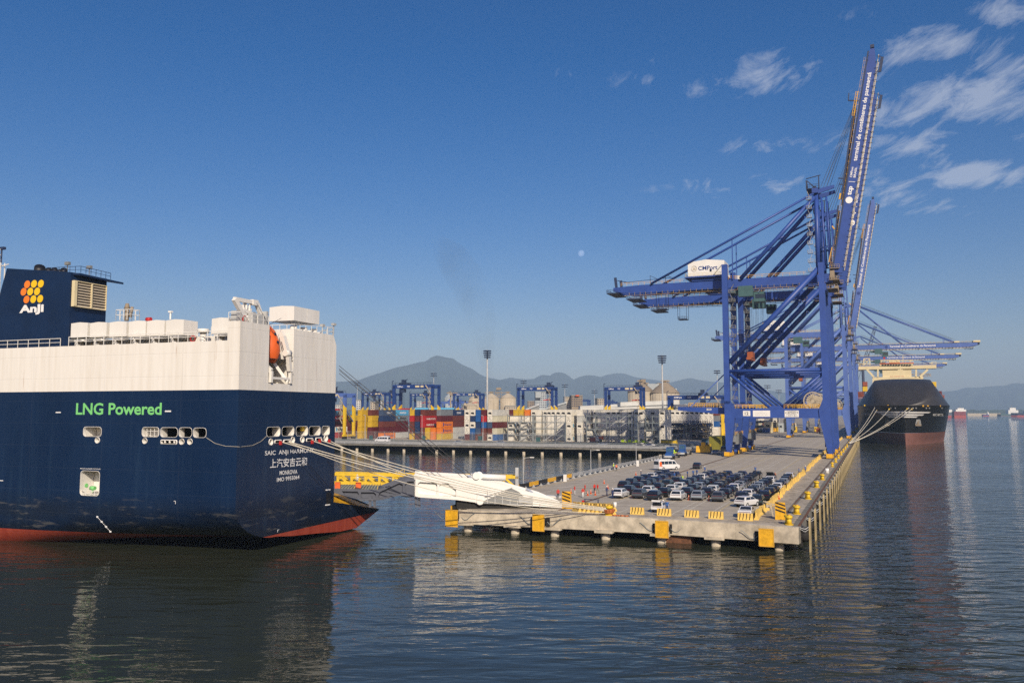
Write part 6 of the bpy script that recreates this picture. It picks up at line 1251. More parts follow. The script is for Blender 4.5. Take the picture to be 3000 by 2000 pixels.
# rubber tyred gantry cranes
def rtg(a, x0, x1, yt, lab, mname='yard_blue', dp=8.0, ybl=20.6, zt=None, hang=.5, box=None, detail=True, feet='yellow'):
    p0, p1 = hit(PIER, x0, yt, x=a), hit(PIER, x1, yt, x=a); zt = zt or p0.z; t = empty('yard_crane', PIER @ V((a, (p0.y + p1.y) / 2, ZY)), lab, 'crane', 'rubber tyred gantry cranes over the yard')
    w_ = 1.7
    for y in (p0.y - w_ / 2, p1.y + w_ / 2):
        for aa in (a, a + dp):
            m = MB(PIER); s_ = 1 if y > (p0.y + p1.y) / 2 else -1
            m.poly([(aa, y + w_ / 2, zt - 1), (aa, y - w_ / 2, zt - 1), (aa, y - w_ / 2, ybl + (1.6 if s_ > 0 else 0)), (aa, y + w_ / 2, ybl + (0 if s_ > 0 else 1.6))], (1.1, 0, 0)); m.build('leg', mname, t)
            m = MB(PIER); m.poly([(aa, y - w_ / 2 , ybl + (1.6 if s_ > 0 else 0)), (aa, y + w_ / 2, ybl + (0 if s_ > 0 else 1.6)), (aa, y + w_ / 2 - .2, ZY + 2.2), (aa, y - w_ / 2 + .2, ZY + 2.2)], (1.1, 0, 0)); m.build('lower_leg', feet, t)
            if detail: m = MB(PIER); m.tube((aa - .2, y - .5, ZY + .8), (aa - .2, y + .5, ZY + .8), .8, 10); m.tube((aa + 1.6, y - .5, ZY + .8), (aa + 1.6, y + .5, ZY + .8), .8, 10); m.build('wheel', 'rubber', t)
        m = MB(PIER); m.bb(a - .8, a + dp + 1.6, y - .6, y + .6, ZY + 1.4, ZY + 2.4); m.build('bogie_beam', feet, t); m = MB(PIER); m.bar((a + .5, y, zt - 6), (a + dp + .5, y, zt - 6), .3); m.bar((a + .5, y, ybl), (a + dp + .5, y, ybl - 8), .35); m.build('tie_bar', mname, t)
    for aa in (a, a + dp): m = MB(PIER); m.bb(aa, aa + 1.1, p1.y, p0.y, zt - 2.3, zt); m.build('girder', mname, t)
    m = MB(PIER); m.rail([(a - .1, p0.y, zt), (a - .1, p1.y, zt)], 1.2, 2.2, .07); m.bar((a - .1, p0.y + .3, ZY + 4), (a - .1, p0.y + .3, zt + 1.8), .22); m.bar((a - .1, p0.y + .3, zt + 2), (a - .1, p0.y - .8, zt + 2.4), .4); m.build('handrail', 'crane_dark', t)
    yb = p0.y + (p1.y - p0.y) * hang; m = MB(PIER); m.bb(a + 1, a + dp, yb - 2.2, yb + 2.2, zt, zt + 1.2); m.bb(a + 2, a + 5, yb - .6, yb + 1.2, zt + 1, zt + 3.1); m.bar((a + 1, yb - 2.2, zt + .5), (a + 1, yb - 2.8, zt + 3.2), .3); m.bar((a + 1, yb - 2.8, zt + 3.2), (a + 1, yb - 3.8, zt + 3.2), .35); m.bb(a + 1, a + 3.4, yb - 1.4, yb + 1.2, zt - 4.6, zt - 2.6); m.build('trolley', 'crane_dark' if detail else mname, t)
    zs_ = zt - 9 if not box else zt - box; m = MB(PIER); m.bb(a + 1.5, a + 8, yb - 1.5, yb + 1.5, zs_, zs_ + .8); m.bb(a + 1.4, a + 1.6, yb - 3.5, yb + 3.5, zs_, zs_ + .5); m.build('spreader', 'red', t)
    m = MB(PIER)
    for dy in (-1, -.3, .4, 1.1): m.bar((a + 2, yb + dy * .6, zt - 2), (a + 2, yb + dy, zs_ + .6), .06)
    m.build('hoist_rope', 'cable', t)
    if detail:
        m = MB(PIER)
        for k in range(5): z = zt - 3 - k * 2.6; m.bb(a - .9, a - .2, p1.y + 1.4, p1.y + 3.2, z, z + .12); m.rail([(a - .9, p1.y + 1.4, z), (a - .9, p1.y + 3.2, z)], 1, .9, .06); m.bar((a - .6, p1.y + (1.6 if k % 2 else 3.0), z), (a - .6, p1.y + (3.0 if k % 2 else 1.6), z - 2.6), .3)
        m.bar((a - .6, p1.y + 3.4, zt - 2.6), (a - .6, p1.y + 5.0, zt - .5), .5); m.build('stair', 'tan', t)
        for u0, u1, s_, mt_ in ((.12, .26, 'CMPort', 'text_white'), (.36, .43, 'TCP', 'text_white')): m = MB(PIER); text(m, s_, (a - .03, p0.y + (p1.y - p0.y) * u0, zt - 1.6), (0, (p1.y - p0.y) * (u1 - u0), 0), (0, 0, .9), .03); m.build('lettering', mt_, t)
        for u0, u1 in ((.56, .66), (.69, .76)): m = MB(PIER); m.bb(a - .05, a - .01, p0.y + (p1.y - p0.y) * u1, p0.y + (p1.y - p0.y) * u0, zt - 1.7, zt - .6); m.build('sign_board', 'cream', t)
    return t
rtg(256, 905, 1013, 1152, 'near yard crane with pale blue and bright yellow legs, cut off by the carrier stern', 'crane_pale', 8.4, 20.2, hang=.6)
rtg(325, 1150, 1270, 1127, 'tallest yard crane, right of the hoist cables, its spreader hanging low', hang=.22, box=15)
rtg(411, 1515, 1620, 1134, 'yard crane right of the domed silos, orange spreader at its right leg', hang=.84); rtg(426, 1770, 1880, 1134, 'yard crane in front of the big round silos', hang=.86)
rtg(540, 1060, 1130, 1150, 'distant yard crane left of the tallest one', hang=.45); rtg(560, 1095, 1160, 1152, 'distant yard crane half behind the tallest one', hang=.7)
rtg(590, 1201, 1252, 1153, 'distant yard crane just right of the tallest one', hang=.8); rtg(585, 1327, 1408, 1152, 'distant yard crane left of the tall light mast', hang=.8); rtg(900, 1410, 1448, 1168, 'small distant yard crane behind the tall light mast', hang=.6, detail=False)
rtg(960, 1652, 1724, 1171, 'small distant yard crane right of the grey silo block', hang=.1, detail=False); rtg(1150, 1743, 1806, 1177, 'smallest distant yard crane between two larger ones', hang=.8, detail=False)
p7 = onp(2113, 1283, ZY); rtg(p7.x, 1955, 2120, 1158, 'yard crane numbered 13 standing over the racked black cars', 'yard_blue', 7, 19.5, hang=.62)
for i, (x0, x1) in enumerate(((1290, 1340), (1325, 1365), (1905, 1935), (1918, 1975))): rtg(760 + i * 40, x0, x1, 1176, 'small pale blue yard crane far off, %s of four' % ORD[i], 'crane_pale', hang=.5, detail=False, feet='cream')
# light masts
def mast(px, yb, yt, hw_, rows, lab, a=None, m_='light_grey', r=.45):
    p = onp(px, yb) if a is None else hit(PIER, px, 1200, x=a); p.z = D; h = hit(PIER, px, yt, x=p.x).z; t = empty('light_mast', PIER @ p, lab, 'light mast', 'tall floodlight masts'); k = (V((O.x, O.y, 0)) + PA * p.x + PB * p.y).y / F
    m = MB(PIER); m.tube(p, (p.x, p.y, h), r, 10, r * .55); m.tube((p.x, p.y, h), (p.x, p.y, h + 5 * k), .1, 5); m.build('pole', m_, t)
    for i in range(rows):
        z = h - i * 6.2 * k; m = MB(PIER); rr = hw_ * k * (1 - .12 * abs(i - .5))
        for j in range(12): an = j * math.pi / 6; m.bar((p.x, p.y, z - 1.0 * k), (p.x + rr * math.cos(an), p.y + rr * math.sin(an), z), .09)
        m.build('bracket', 'crane_dark', t); m = MB(PIER)
        for j in range(12): an = j * math.pi / 6; m.box((p.x + rr * math.cos(an), p.y + rr * math.sin(an), z), (.9, .9, .55))
        m.build('floodlight_ring', 'crane_dark', t)
mast(1427, 1289, 1028, 9, 4, 'tall grey light mast rising in front of the mountain', r=.62); mast(1943, 1284, 1043, 11, 4, 'tall grey light mast before the big round silos', r=.62)
for px, yt, a, lab in ((1270, 1094, 520, 'light mast above the tallest yard crane'), (1046, 1122, 700, 'light mast beside the hoist cables'), (1534, 1116, 560, 'light mast above the left leg of a yard crane'), (1655, 1127, 640, 'light mast left of the grey silo block'), (1742, 1144, 700, 'plain light mast between two yard cranes'), (2103, 1086, 470, 'pale light mast left of crane 12'), (2250, 1129, 620, 'light mast seen through the legs of crane 12'), (2283, 1143, 760, 'small light mast seen through the legs of crane 12')): mast(px, 1290, yt, 8, 2, lab, a, r=.4)
# slim street lamps before the stacks
for px, yb, yt, lab in ((1069, 1287, 1216, 'thin lamp post before the all-yellow stack'), (1236, 1288, 1216, 'thin lamp post before the brown and red stacks'), (1415, 1290, 1217, 'thin lamp post left of the tall light mast'), (1627, 1293, 1222, 'thin lamp post before the left steel rack'), (1786, 1294, 1222, 'thin lamp post before the right steel rack'), (2012, 1296, 1245, 'dark lamp post before the racked cars'), (2020, 1300, 1268, 'short dark lamp post beside the racked cars')):
    p = hit(PIER, px, yb, x=255); h = hit(PIER, px, yt, x=255).z; m = MB(PIER); m.tube((255, p.y, D), (255, p.y, h), .14, 6, .09); m.bar((255, p.y, h), (255, p.y + 1, h + .1), .18); tag(m.build('street_lamp', 'light_grey' if px < 1900 else 'steel'), lab, 'street lamp', 'thin lamp posts before the stacks')
# silos and sheds behind the yard
def bx(px0, px1, y0, y1, dist, m_, name, parent=None, dp=40, roof=None):
    k = dist / F; r0, r1 = ray(px0, 1205), ray(px1, 1205); x0, x1 = r0.x * dist / r0.y, r1.x * dist / r1.y; z1 = (1205 - y0) * k + CAMZ; z0 = max(ZY - 1, (1205 - y1) * k + CAMZ); m = MB(); m.bb(x0, x1, dist, dist + dp, z0, z1)
    if roof: m.poly([(x0, dist, z1), ((x0 + x1) / 2, dist, z1 + roof * k), (x1, dist, z1)], (0, dp, 0))
    return m.build(name, m_, parent), (x0, x1, z0, z1)
def silo(px, w_, ytop, ywall, dist, m_, lab, mroof=None, grp=None, tip=0):
    k = dist / F; r = ray(px, 1205); x = r.x * dist / r.y; rad = w_ * k / 2; t = empty('silo', (x, dist, ZY), lab, 'silo', grp); zw = (1205 - ywall) * k + CAMZ; zt = (1205 - ytop) * k + CAMZ
    m = MB(); m.tube((x, dist, 0), (x, dist, zw), rad, 32)
    for i in range(24): an = i * math.pi / 12; m.bar((x + rad * math.cos(an), dist + rad * math.sin(an), 2), (x + rad * math.cos(an), dist + rad * math.sin(an), zw), .9 * k * 1.2)
    m.build('wall', m_, t); m = MB(); m.smooth = True; rows = []
    for f, g_ in ((0, 1.04), (.5, .62), (.92, .17), (1, .1)): rows.append([(x + rad * g_ * math.cos(i * math.pi / 16), dist + rad * g_ * math.sin(i * math.pi / 16), zw + (zt - zw) * f) for i in range(32)])
    m.grid(rows, closed=True); m.build('roof', mroof or m_, t)
    m = MB(); m.box((x, dist, zt + 1.2 * k * 2), (rad * .35, rad * .35, 3.5 * k)); m.rail([(x - rad * .3, dist - rad * .2, zt), (x + rad * .3, dist - rad * .2, zt)], 3 * k, 2 * k * 2, .25); m.build('top_hatch', 'tan_dark', t)
    return t
for px, w_, yt, yw, lab in ((1439, 42, 1151, 1165, 'tan domed silo just right of the tall light mast'), (1488, 44, 1151, 1165, 'rightmost tan domed silo of the row'), (1391, 32, 1157, 1166, 'tan domed silo behind the distant yard crane'), (1318, 30, 1150, 1164, 'pale grey domed silo left of the row, hazy')): silo(px, w_, yt, yw, 900 if px > 1330 else 1500, 'tan' if px > 1330 else 'steel_clad', lab, None, 'domed silos behind the yard')
silo(1377, 42, 1178, 1188, 820, 'tan', 'low ribbed tank in front of the domed silos', 'tan'); silo(1363, 8, 1177, 1181, 800, 'tan', 'tiny conical silo beside the low ribbed tank')
silo(1878, 76, 1118, 1147, 800, 'tan', 'huge round concrete silo, left one of the pair', 'tan_dark'); silo(1948, 84, 1118, 1151, 790, 'tan', 'huge round concrete silo, right one of the pair', 'tan_dark')
hd = empty('silo_headhouse', (150, 830, 3), 'grey headhouse and gallery on top of the two huge silos', 'building')
for (x0, x1, y0, y1, m_) in ((1872, 1902, 1121, 1150, 'tan_dark'), (1880, 1893, 1111, 1125, 'tan_dark'), (1898, 1932, 1124, 1152, 'steel_clad'), (1927, 1963, 1122, 1150, 'tan_dark'), (1960, 1984, 1138, 1160, 'steel_clad')): bx(x0, x1, y0, y1, 840 if m_ != 'steel_clad' else 835, m_, 'block', hd, 12)
m = MB(); k = 830 / F
for px in (1945, 1950, 1958): x = ray(px, 1205).x * 830 / ray(px, 1205).y; m.bar((x, 830, 18 + 80 * k), (x, 830, 18 + 88 * k), .5)
m.bar((ray(1942, 1205).x * 830 / ray(1942, 1205).y, 830, 18 + 87 * k), (ray(1962, 1205).x * 830 / ray(1962, 1205).y, 830, 18 + 87 * k), .5); m.build('roof_rail', 'tan_dark', hd)
BL2 = [(1568, 1601, 1149, 1200, 1000, 'steel_clad', 'silver clad silo block with a stair tower', 30), (1569, 1585, 1148, 1165, 995, 'steel_clad', None, 5), (1675, 1707, 1159, 1200, 880, 'tan_dark', 'concrete frame building topped by orange vents', 30), (1656, 1676, 1163, 1200, 900, 'tan', 'tan block beside the concrete frame building', 30), (1546, 1572, 1175, 1200, 1100, 'tan_dark', 'low brown shed right of a yard crane', 30),
       (1751, 1773, 1168, 1200, 980, 'tan', 'small tan block between two yard cranes', 30), (1105, 1118, 1174, 1196, 1500, 'roof_white', 'pale apartment tower far away, left of a pair', 20), (1221, 1228, 1175, 1196, 2200, 'roof_white', 'pale far tower, left one of two above the yard', 20), (1229, 1235, 1175, 1196, 2200, 'roof_white', 'pale far tower, right one of two above the yard', 20),
       (1043, 1056, 1172, 1200, 900, 'roof_white', 'white apartment block behind the near yard crane', 20), (982, 1000, 1186, 1200, 1200, 'roof_white', 'low white building beside the carrier stern', 30), (1480, 1515, 1190, 1200, 880, 'tan', 'long tan shed wall under the domed silos', 30), (1085, 1098, 1178, 1200, 700, 'tan', 'tan block behind the distant yard crane', 20)]
par = None
for (x0, x1, y0, y1, dist, m_, lab, dp) in BL2:
    if lab:
        par = empty('building', (0, dist, 3), lab, 'building'); _, (X0, X1, Z0, Z1) = bx(x0, x1, y0, 1215, dist, m_, 'wall', par, dp)
        m = MB(); m.bb(X0 - .4, X1 + .4, dist - .4, dist + dp, Z1, Z1 + .8); m.build('roof', 'grey', par)
        nx = max(2, int((x1 - x0) / 5)); nz_ = max(2, int((1200 - y0) / 7))
        for i in range(nx):
            for j in range(nz_): m = MB(); xx = X0 + (X1 - X0) * (i + .5) / nx; zz_ = Z1 - (j + .6) * 6.5 * dist / F; m.bb(xx - (X1 - X0) / nx * .28, xx + (X1 - X0) / nx * .28, dist - .12, dist + .1, zz_ - 1.4 * dist / F, zz_ + 1.4 * dist / F); m.build('window', 'crane_dark', par)
    else: bx(x0, x1, y0, y1, dist, m_, 'upper_block', par, dp)
m = MB(); x = lambda px, d=878: ray(px, 1205).x * d / ray(px, 1205).y; k = 878 / F
m.tube((x(1686), 878, 18 + 46 * k), (x(1697), 878, 18 + 46 * k), 2.4 * k, 8); m.build('roof_vent', 'orange', par if False else None); tag(bpy.context.scene.objects['roof_vent'], 'orange vents on the roof of the concrete frame building', 'vent')
# long conveyor galleries and sheds with pale roofs
def slab(px0, y0, px1, y1, th, dist, m_, lab, dp=20):
    k = dist / F; p0 = V((ray(px0, 1205).x * dist / ray(px0, 1205).y, dist, (1205 - y0) * k + CAMZ)); p1 = V((ray(px1, 1205).x * dist / ray(px1, 1205).y, dist, (1205 - y1) * k + CAMZ)); m = MB(); m.poly([p0, p1, p1 - V((0, 0, th * k)), p0 - V((0, 0, th * k))], (0, dp, 0)); t = empty('long_shed', p0, lab, 'shed'); m.build('roof', m_, t); m = MB(); m.poly([p0 - V((0, -1, th * k)), p1 - V((0, -1, th * k)), V((p1.x, dist + 1, 0)), V((p0.x, dist + 1, 0))], (0, dp - 2, 0)); m.build('wall', 'grey', t)
slab(1818, 1178, 1990, 1172, 12, 700, 'roof_white', 'long pale conveyor roof running behind the big yard crane'); slab(1700, 1195, 1990, 1188, 6, 690, 'roof_white', 'lower pale roof strip under the conveyor roof'); slab(1700, 1189, 1820, 1183, 8, 760, 'roof_white', 'pale roof left of the conveyor roof')
slab(1215, 1194, 1330, 1194, 5, 760, 'box_L', 'pale blue long roof above the left containers'); slab(1540, 1197, 1580, 1182, 5, 720, 'light_grey', 'grey sloping conveyor gallery left of the silver silo block', 8); slab(1600, 1194, 1660, 1176, 5, 720, 'steel_clad', 'grey sloping gallery right of the silver silo block', 8); slab(1980, 1185, 2110, 1178, 8, 560, 'roof_white', 'pale roof behind the yard crane numbered 13')
# stacks standing far back under the legs of crane 12
k_ = 0
for i, b in enumerate([42.5 + 3.4 * q for q in range(34)]):
    h_ = (2, 4, 3, 1, 4, 4, 2, 3)[i % 8]
    for ti in range(h_): s2 = R.choice('wcgwcbnyGmw'); container(s2, 520 + (i * 7 % 3) * 6, b + 2.6, ti, '%s container %s, %s stack landward, far behind crane 12' % (CLR[s2][1], ('at the bottom', 'second up', 'third up', 'fourth up')[ti], NTH(i)))
# lattice tower above the silos
m = MB(); k = 905 / F
for px0, px1, y in ((1452, 1458, 1180), (1462, 1470, 1180)):
    for px in (px0, px1): m.bar((x(px, 905), 905, 10), (x(px, 905), 905, 18 + 60 * k), .5)
for j in range(10): z = 18 + (20 + j * 4.5) * k; m.bar((x(1452, 905), 905, z), (x(1470, 905), 905, z + 4.5 * k * (j % 2)), .4)
m.box((x(1461, 905), 905, 18 + 66 * k), (14 * k, 6, 7 * k)); m.bar((x(1420, 905), 905, 18 + 55 * k), (x(1492, 905), 905, 18 + 55 * k), .9 * k * 2.2); tag(m.build('conveyor_tower', 'tan_dark'), 'lattice elevator tower with a gallery across the domed silos', 'tower')
m = MB(); m.box((x(1322, 905), 905, 18 + 50 * k), (10 * k, 6, 8 * k)); m.bar((x(1308, 905), 905, 18 + 54 * k), (x(1340, 905), 905, 18 + 54 * k), 1); m.bar((x(1320, 905), 905, 0), (x(1320, 905), 905, 18 + 54 * k), 1.4); tag(m.build('conveyor_tower', 'tan_dark'), 'small conveyor head above the hazy domed silo', 'tower')
# lattice boom crane behind the container ship
def lattice(p, q, w0, w1, n, m, r=.35):
    p, q = V(p), V(q); s1 = V((1, 0, 0)); 
    d = (q - p).normalized(); s1 = V((d.z, 0, -d.x)).normalized()
    for i in range(n):
        a0, a1 = p.lerp(q, i / n), p.lerp(q, (i + 1) / n); u0 = w0 + (w1 - w0) * i / n; u1 = w0 + (w1 - w0) * (i + 1) / n
        m.bar(a0 + s1 * u0, a1 + s1 * u1, r); m.bar(a0 - s1 * u0, a1 - s1 * u1, r); m.bar(a0 + s1 * u0 * (-1) ** i, a1 - s1 * u1 * (-1) ** i, r * .8); m.bar(a0 + s1 * u0, a0 - s1 * u0, r * .7)
def fp2(px, py, d): r = ray(px, py); return CAM + r * (d / r.y)
for (p, q, lab) in (((2528, 1080), (2565, 955), 'lattice boom of a mobile crane leaning right behind the tall crane'), ((2600, 1103), (2728, 1098), 'low lattice jib sticking out behind the ship bridge')):
    m = MB(); lattice(fp2(*p, 930), fp2(*q, 930), 2.6, 1.2, 12, m, .5)
    if q[0] < 2600: m.bar(fp2(2565, 955, 930), fp2(2512, 1120, 930), .3); m.bar(fp2(2528, 1080, 930), V((fp2(2528, 1080, 930).x, 930, 3)), 2.2)
    else: m.bar(fp2(2728, 1098, 930), fp2(2660, 1085, 930), .4); m.bar(fp2(2610, 1100, 930), V((fp2(2610, 1100, 930).x, 930, 3)), 2.2)
    tag(m.build('harbour_crane', 'crane_dark' if q[0] < 2600 else 'tan_dark'), lab, 'crane')
# ------------------------------------------------------------------ cars
def hwid(z): return .90 + .03 * min(1, max(0, (z - .3) / .5)) if z < .98 else .93 - (z - .98) * .33
def prof_mesh(outline, mats, name, wscale=1.0, mat_i=0):
    """side outline swept across the car width, narrowing above the belt line"""
    mb = MB(); pts = [V((x, 0, z)) for x, z in outline]; tri = tessellate_polygon([pts]); n = len(pts)
    Lf = [(x, hwid(z) * wscale, z) for x, z in outline]; Rt = [(x, -hwid(z) * wscale, z) for x, z in outline]
    mb.add(Lf + Rt, [tuple(t) for t in tri] + [tuple(n + i for i in reversed(t)) for t in tri] + [(i, (i + 1) % n, n + (i + 1) % n, n + i) for i in range(n)]); return mb.mesh(name, mats)
def arch(cx, r, z0, n=7): return [(cx + r * math.cos(math.pi * i / n), z0 + r * math.sin(math.pi * i / n)) for i in range(n + 1)]
def suv_outline():
    o = [(-2.3, .38)]; o += arch(-1.42, .40, .34)[::-1] + arch(1.42, .40, .34)[::-1]
    o += [(2.25, .36), (2.36, .62), (2.3, .86), (1.6, 1.02), (1.1, 1.1), (.45, 1.54), (.1, 1.64), (-1.2, 1.66), (-1.75, 1.58), (-2.12, 1.1), (-2.32, 1.0), (-2.36, .6)]
    return o
def sedan_outline():
    o = [(-2.4, .34)]; o += arch(-1.45, .37, .32)[::-1] + arch(1.42, .37, .32)[::-1]
    o += [(2.3, .34), (2.42, .55), (2.3, .78), (1.3, .92), (.55, 1.36), (.1, 1.46), (-.7, 1.45), (-1.5, 1.08), (-2.35, 1.02), (-2.46, .6)]
    return o
def paint(k, c, rough=.22): 
    m = mat('car_paint_' + k, c, rough, var=.03, scale=.5, spec=.7, coat=.6); M['p_' + k] = m
for k, c in (('black', (.008, .009, .012)), ('navy', (.012, .016, .032)), ('white', (.72, .72, .72)), ('silver', (.25, .28, .32)), ('grey', (.07, .075, .085)), ('dgreen', (.02, .035, .03))): paint(k, c)
WM = MB(); WM.tube((0, -.11, 0), (0, .11, 0), .345, 14); WHM = WM.mesh('wheel', 'rubber'); WM = MB(); WM.tube((0, -.125, 0), (0, .125, 0), .22, 10); RIM = WM.mesh('rim', 'light_grey')
_car = {}
def windows(kind):
    m = MB(); 
    if kind == 'suv': quads = [[(-1.72, 1.14), (-.45, 1.14), (-.45, 1.54), (-1.5, 1.54)], [(-.35, 1.14), (.95, 1.14), (.35, 1.52), (-.35, 1.55)]]; rear = [(-1.80, 1.53), (-2.10, 1.14)]; fr_ = [(.52, 1.51), (1.06, 1.14)]
    else: quads = [[(-1.3, 1.08), (-.45, 1.06), (-.45, 1.37), (-.75, 1.37)], [(-.35, 1.06), (.85, .98), (.4, 1.36), (-.35, 1.38)]]; rear = [(-.78, 1.42), (-1.46, 1.10)]; fr_ = [(.6, 1.34), (1.2, .98)]
    for q in quads:
        for s_ in (-1, 1): m.add([(x, s_ * (hwid(z) + .012), z) for x, z in q], [(0, 1, 2, 3)])
    return m, rear, fr_
def car_meshes(kind):
    if kind in _car: return _car[kind]
    sidew_, rear, fr_ = windows(kind); d = {}
    d['side'] = [q.mesh('side_window', 'glass') for q in sidew_.islands()]
    for nm, (p, q), s_ in (('rear', rear, -1), ('front', fr_, 1)):
        m = MB(); n = V((q[0] - p[0], 0, q[1] - p[1])); nn_ = V((-n.z, 0, n.x)).normalized() * (.015 if s_ < 0 else .015); nn_ = nn_ if nn_.z > 0 else -nn_
        m.add([V((p[0], hwid(p[1]) - .12, p[1])) + nn_, V((p[0], -hwid(p[1]) + .12, p[1])) + nn_, V((q[0], -hwid(q[1]) + .1, q[1])) + nn_, V((q[0], hwid(q[1]) - .1, q[1])) + nn_], [(0, 1, 2, 3)]); d[nm] = m.mesh(nm + '_window', 'glass')
    zt = .98 if kind == 'suv' else .84; m = MB(); m.bb(-2.37 if kind == 'suv' else -2.44, -2.3, -.80, .80, zt - .03, zt + .03); d['tail'] = m.mesh('tail_light', 'lamp_red')
    m = MB(); m.bb(-2.39 if kind == 'suv' else -2.47, -2.3, -.84, .84, .34, .52); m.bb(2.2, 2.40, -.8, .8, .34, .5); d['bumper'] = [q.mesh('bumper', 'black') for q in m.islands()]
    _car[kind] = d; return d
_bm = {}
def car(a, b, yaw, col, kind, lab, grp, z=D, full=True, parent_M=PIER, sc=1.0):
    k = (kind, col)
    if k not in _bm: _bm[k] = prof_mesh(suv_outline() if kind == 'suv' else sedan_outline(), 'p_' + col, 'body')
    d = car_meshes(kind); t = empty('parked_car', PIER @ V((a, b, z)), lab, 'car', grp, AZ + yaw); t.scale = (sc,) * 3
    local(_bm[k], 'body', t); [local(q, 'side_window', t) for q in d['side']]; local(d['rear'], 'rear_window', t); local(d['front'], 'windscreen', t)
    if full:
        local(d['tail'], 'tail_light', t); [local(q, 'bumper', t) for q in d['bumper']]
        for x in (-1.42, 1.42):
            for y in (-.80, .80): w_ = local(WHM, 'wheel', t); w_.location = (x, y, .345); r_ = local(RIM, 'rim', w_)
    return t
def P1(l): return [(1780 + x / 7.84, 1380 + y / 7.84, c) for x, y, c in l]
def P2(l): return [(2060 + x / 7.35, 1360 + y / 7.35, c) for x, y, c in l]
W_, K_, S_, N_, G_ = 'white', 'black', 'silver', 'navy', 'dgreen'
LANES = [('leftmost lane', P1([(340, 265, K_), (500, 205, K_), (680, 155, K_), (830, 110, K_), (990, 70, W_), (1140, 30, K_), (1280, -5, K_)])),
 ('second lane from the left', P1([(260, 445, W_), (440, 370, K_), (640, 300, K_), (800, 255, K_), (930, 210, K_), (1080, 165, N_), (1230, 120, K_), (1360, 75, K_), (1500, 40, K_)])),
 ('third lane from the left', P1([(690, 450, 'grey'), (900, 380, W_), (1120, 310, K_), (1340, 235, G_), (1560, 170, K_) ])),
 ('fourth lane from the left', P1([(1030, 490, K_), (1270, 420, K_), (1450, 355, W_), (1650, 300, W_), (1760, 235, K_), (1890, 185, N_), (2020, 135, N_), (2140, 90, W_), (2250, 45, N_)]) + P2([(140, 160, K_)])),
 ('lane behind the front white car', P1([(1570, 490, W_), (1790, 420, K_), (1930, 345, K_), (2060, 300, S_), (2170, 240, K_)]) + P2([(110, 330, K_), (220, 285, K_), (310, 240, K_), (400, 205, K_), (500, 170, K_)])),
 ('lane behind the silver car', P1([(2050, 490, S_), (2260, 420, K_)]) + P2([(70, 540, K_), (200, 490, W_), (300, 425, K_), (370, 370, K_), (460, 330, K_), (570, 290, K_), (650, 255, K_), (740, 215, S_), (820, 178, K_)])[1:]),
 ('lane behind the dark grey car', P2([(300, 630, 'grey'), (450, 560, K_), (560, 500, K_), (650, 455, W_), (770, 395, S_), (860, 345, 'grey'), (950, 290, K_), (1000, 255, K_), (1060, 213, K_), (1140, 178, K_)])),
 ('lane behind the angled white car', P2([(790, 630, K_), (940, 580, W_), (1050, 520, K_), (1120, 465, S_), (1190, 412, S_), (1270, 372, K_), (1350, 325, K_), (1430, 290, W_)])),
 ('rightmost lane by the barriers', P2([(1130, 700, G_), (1310, 610, K_), (1410, 545, K_), (1490, 490, K_), (1590, 435, W_), (1650, 385, K_), (1720, 338, S_), (1760, 290, K_), (1800, 245, K_), (1850, 212, W_)]))]
for ln_, pts in LANES:
    bs = [onp(x, y, D + 1.33).y for x, y, c in pts]; bmed = sorted(bs)[len(bs) // 2]
    al = sorted((onp(x, y, D + 1.33).x + 1.95, c, b) for (x, y, c), b in zip(pts, bs)); pa = -99
    for i, (a, c, b) in enumerate(al):
        a = max(a, pa + 5.0); pa = a; nm = {'black': 'black', 'white': 'white', 'silver': 'silver', 'navy': 'dark navy', 'dgreen': 'very dark green', 'grey': 'dark grey'}[c]
        car(a, bmed + max(-.35, min(.35, b - bmed)), R.uniform(-.015, .015), c, 'suv', '%s car, %s from the front in the %s' % (nm, ORD[i], ln_), 'new cars parked in lanes on the pier')
# cars standing apart
p = onp(2163, 1459, D + 1.3); car(p.x + 1.2, p.y - 1.2, -.42, 'white', 'suv', 'white car turned at an angle ahead of the parked lanes', None)
p = onp(2178, 1487, D + 1.2); car(p.x + .5, p.y - .4, 0, 'white', 'sedan', 'white saloon car partly hidden by a striped barrier', None)
p = onp(2041, 1366, D + .6); car(p.x + 1, p.y, .05, 'black', 'suv', 'single black car driving away on the open lane right of the white minibus', None)
p = onp(2258, 1392, D + 1.2); tcar = car(p.x + 1, p.y, 0, 'black', 'suv', 'black car with its tailgate open at the far end of the parked lanes', None)
def tailgate(t, inner='red_cloth', m_='p_white'):
    m = MB(); m.poly([(-1.75, .75, 1.6), (-1.75, -.75, 1.6), (-2.75, -.72, 1.98), (-2.75, .72, 1.98)], (0, 0, .07)); m.bb(-2.85, -2.7, -.7, .7, 1.78, 1.98); local(m.mesh('tailgate', m_), 'tailgate', t)
    m = MB(); m.bb(-2.16, -2.05, -.7, .7, .95, 1.5); local(m.mesh('boot_interior', 'black'), 'boot_interior', t); m = MB(); m.bb(-2.22, -2.14, -.5, .5, .78, 1.05); local(m.mesh('boot_lining', inner), 'boot_lining', t)
tailgate(tcar, 'red_cloth', 'p_black')
p = onp(1925, 1483, D + .9); t2 = car(p.x + 1.9, p.y, .0, 'white', 'suv', 'white car with its tailgate raised behind a striped barrier', None, sc=.92); tailgate(t2)
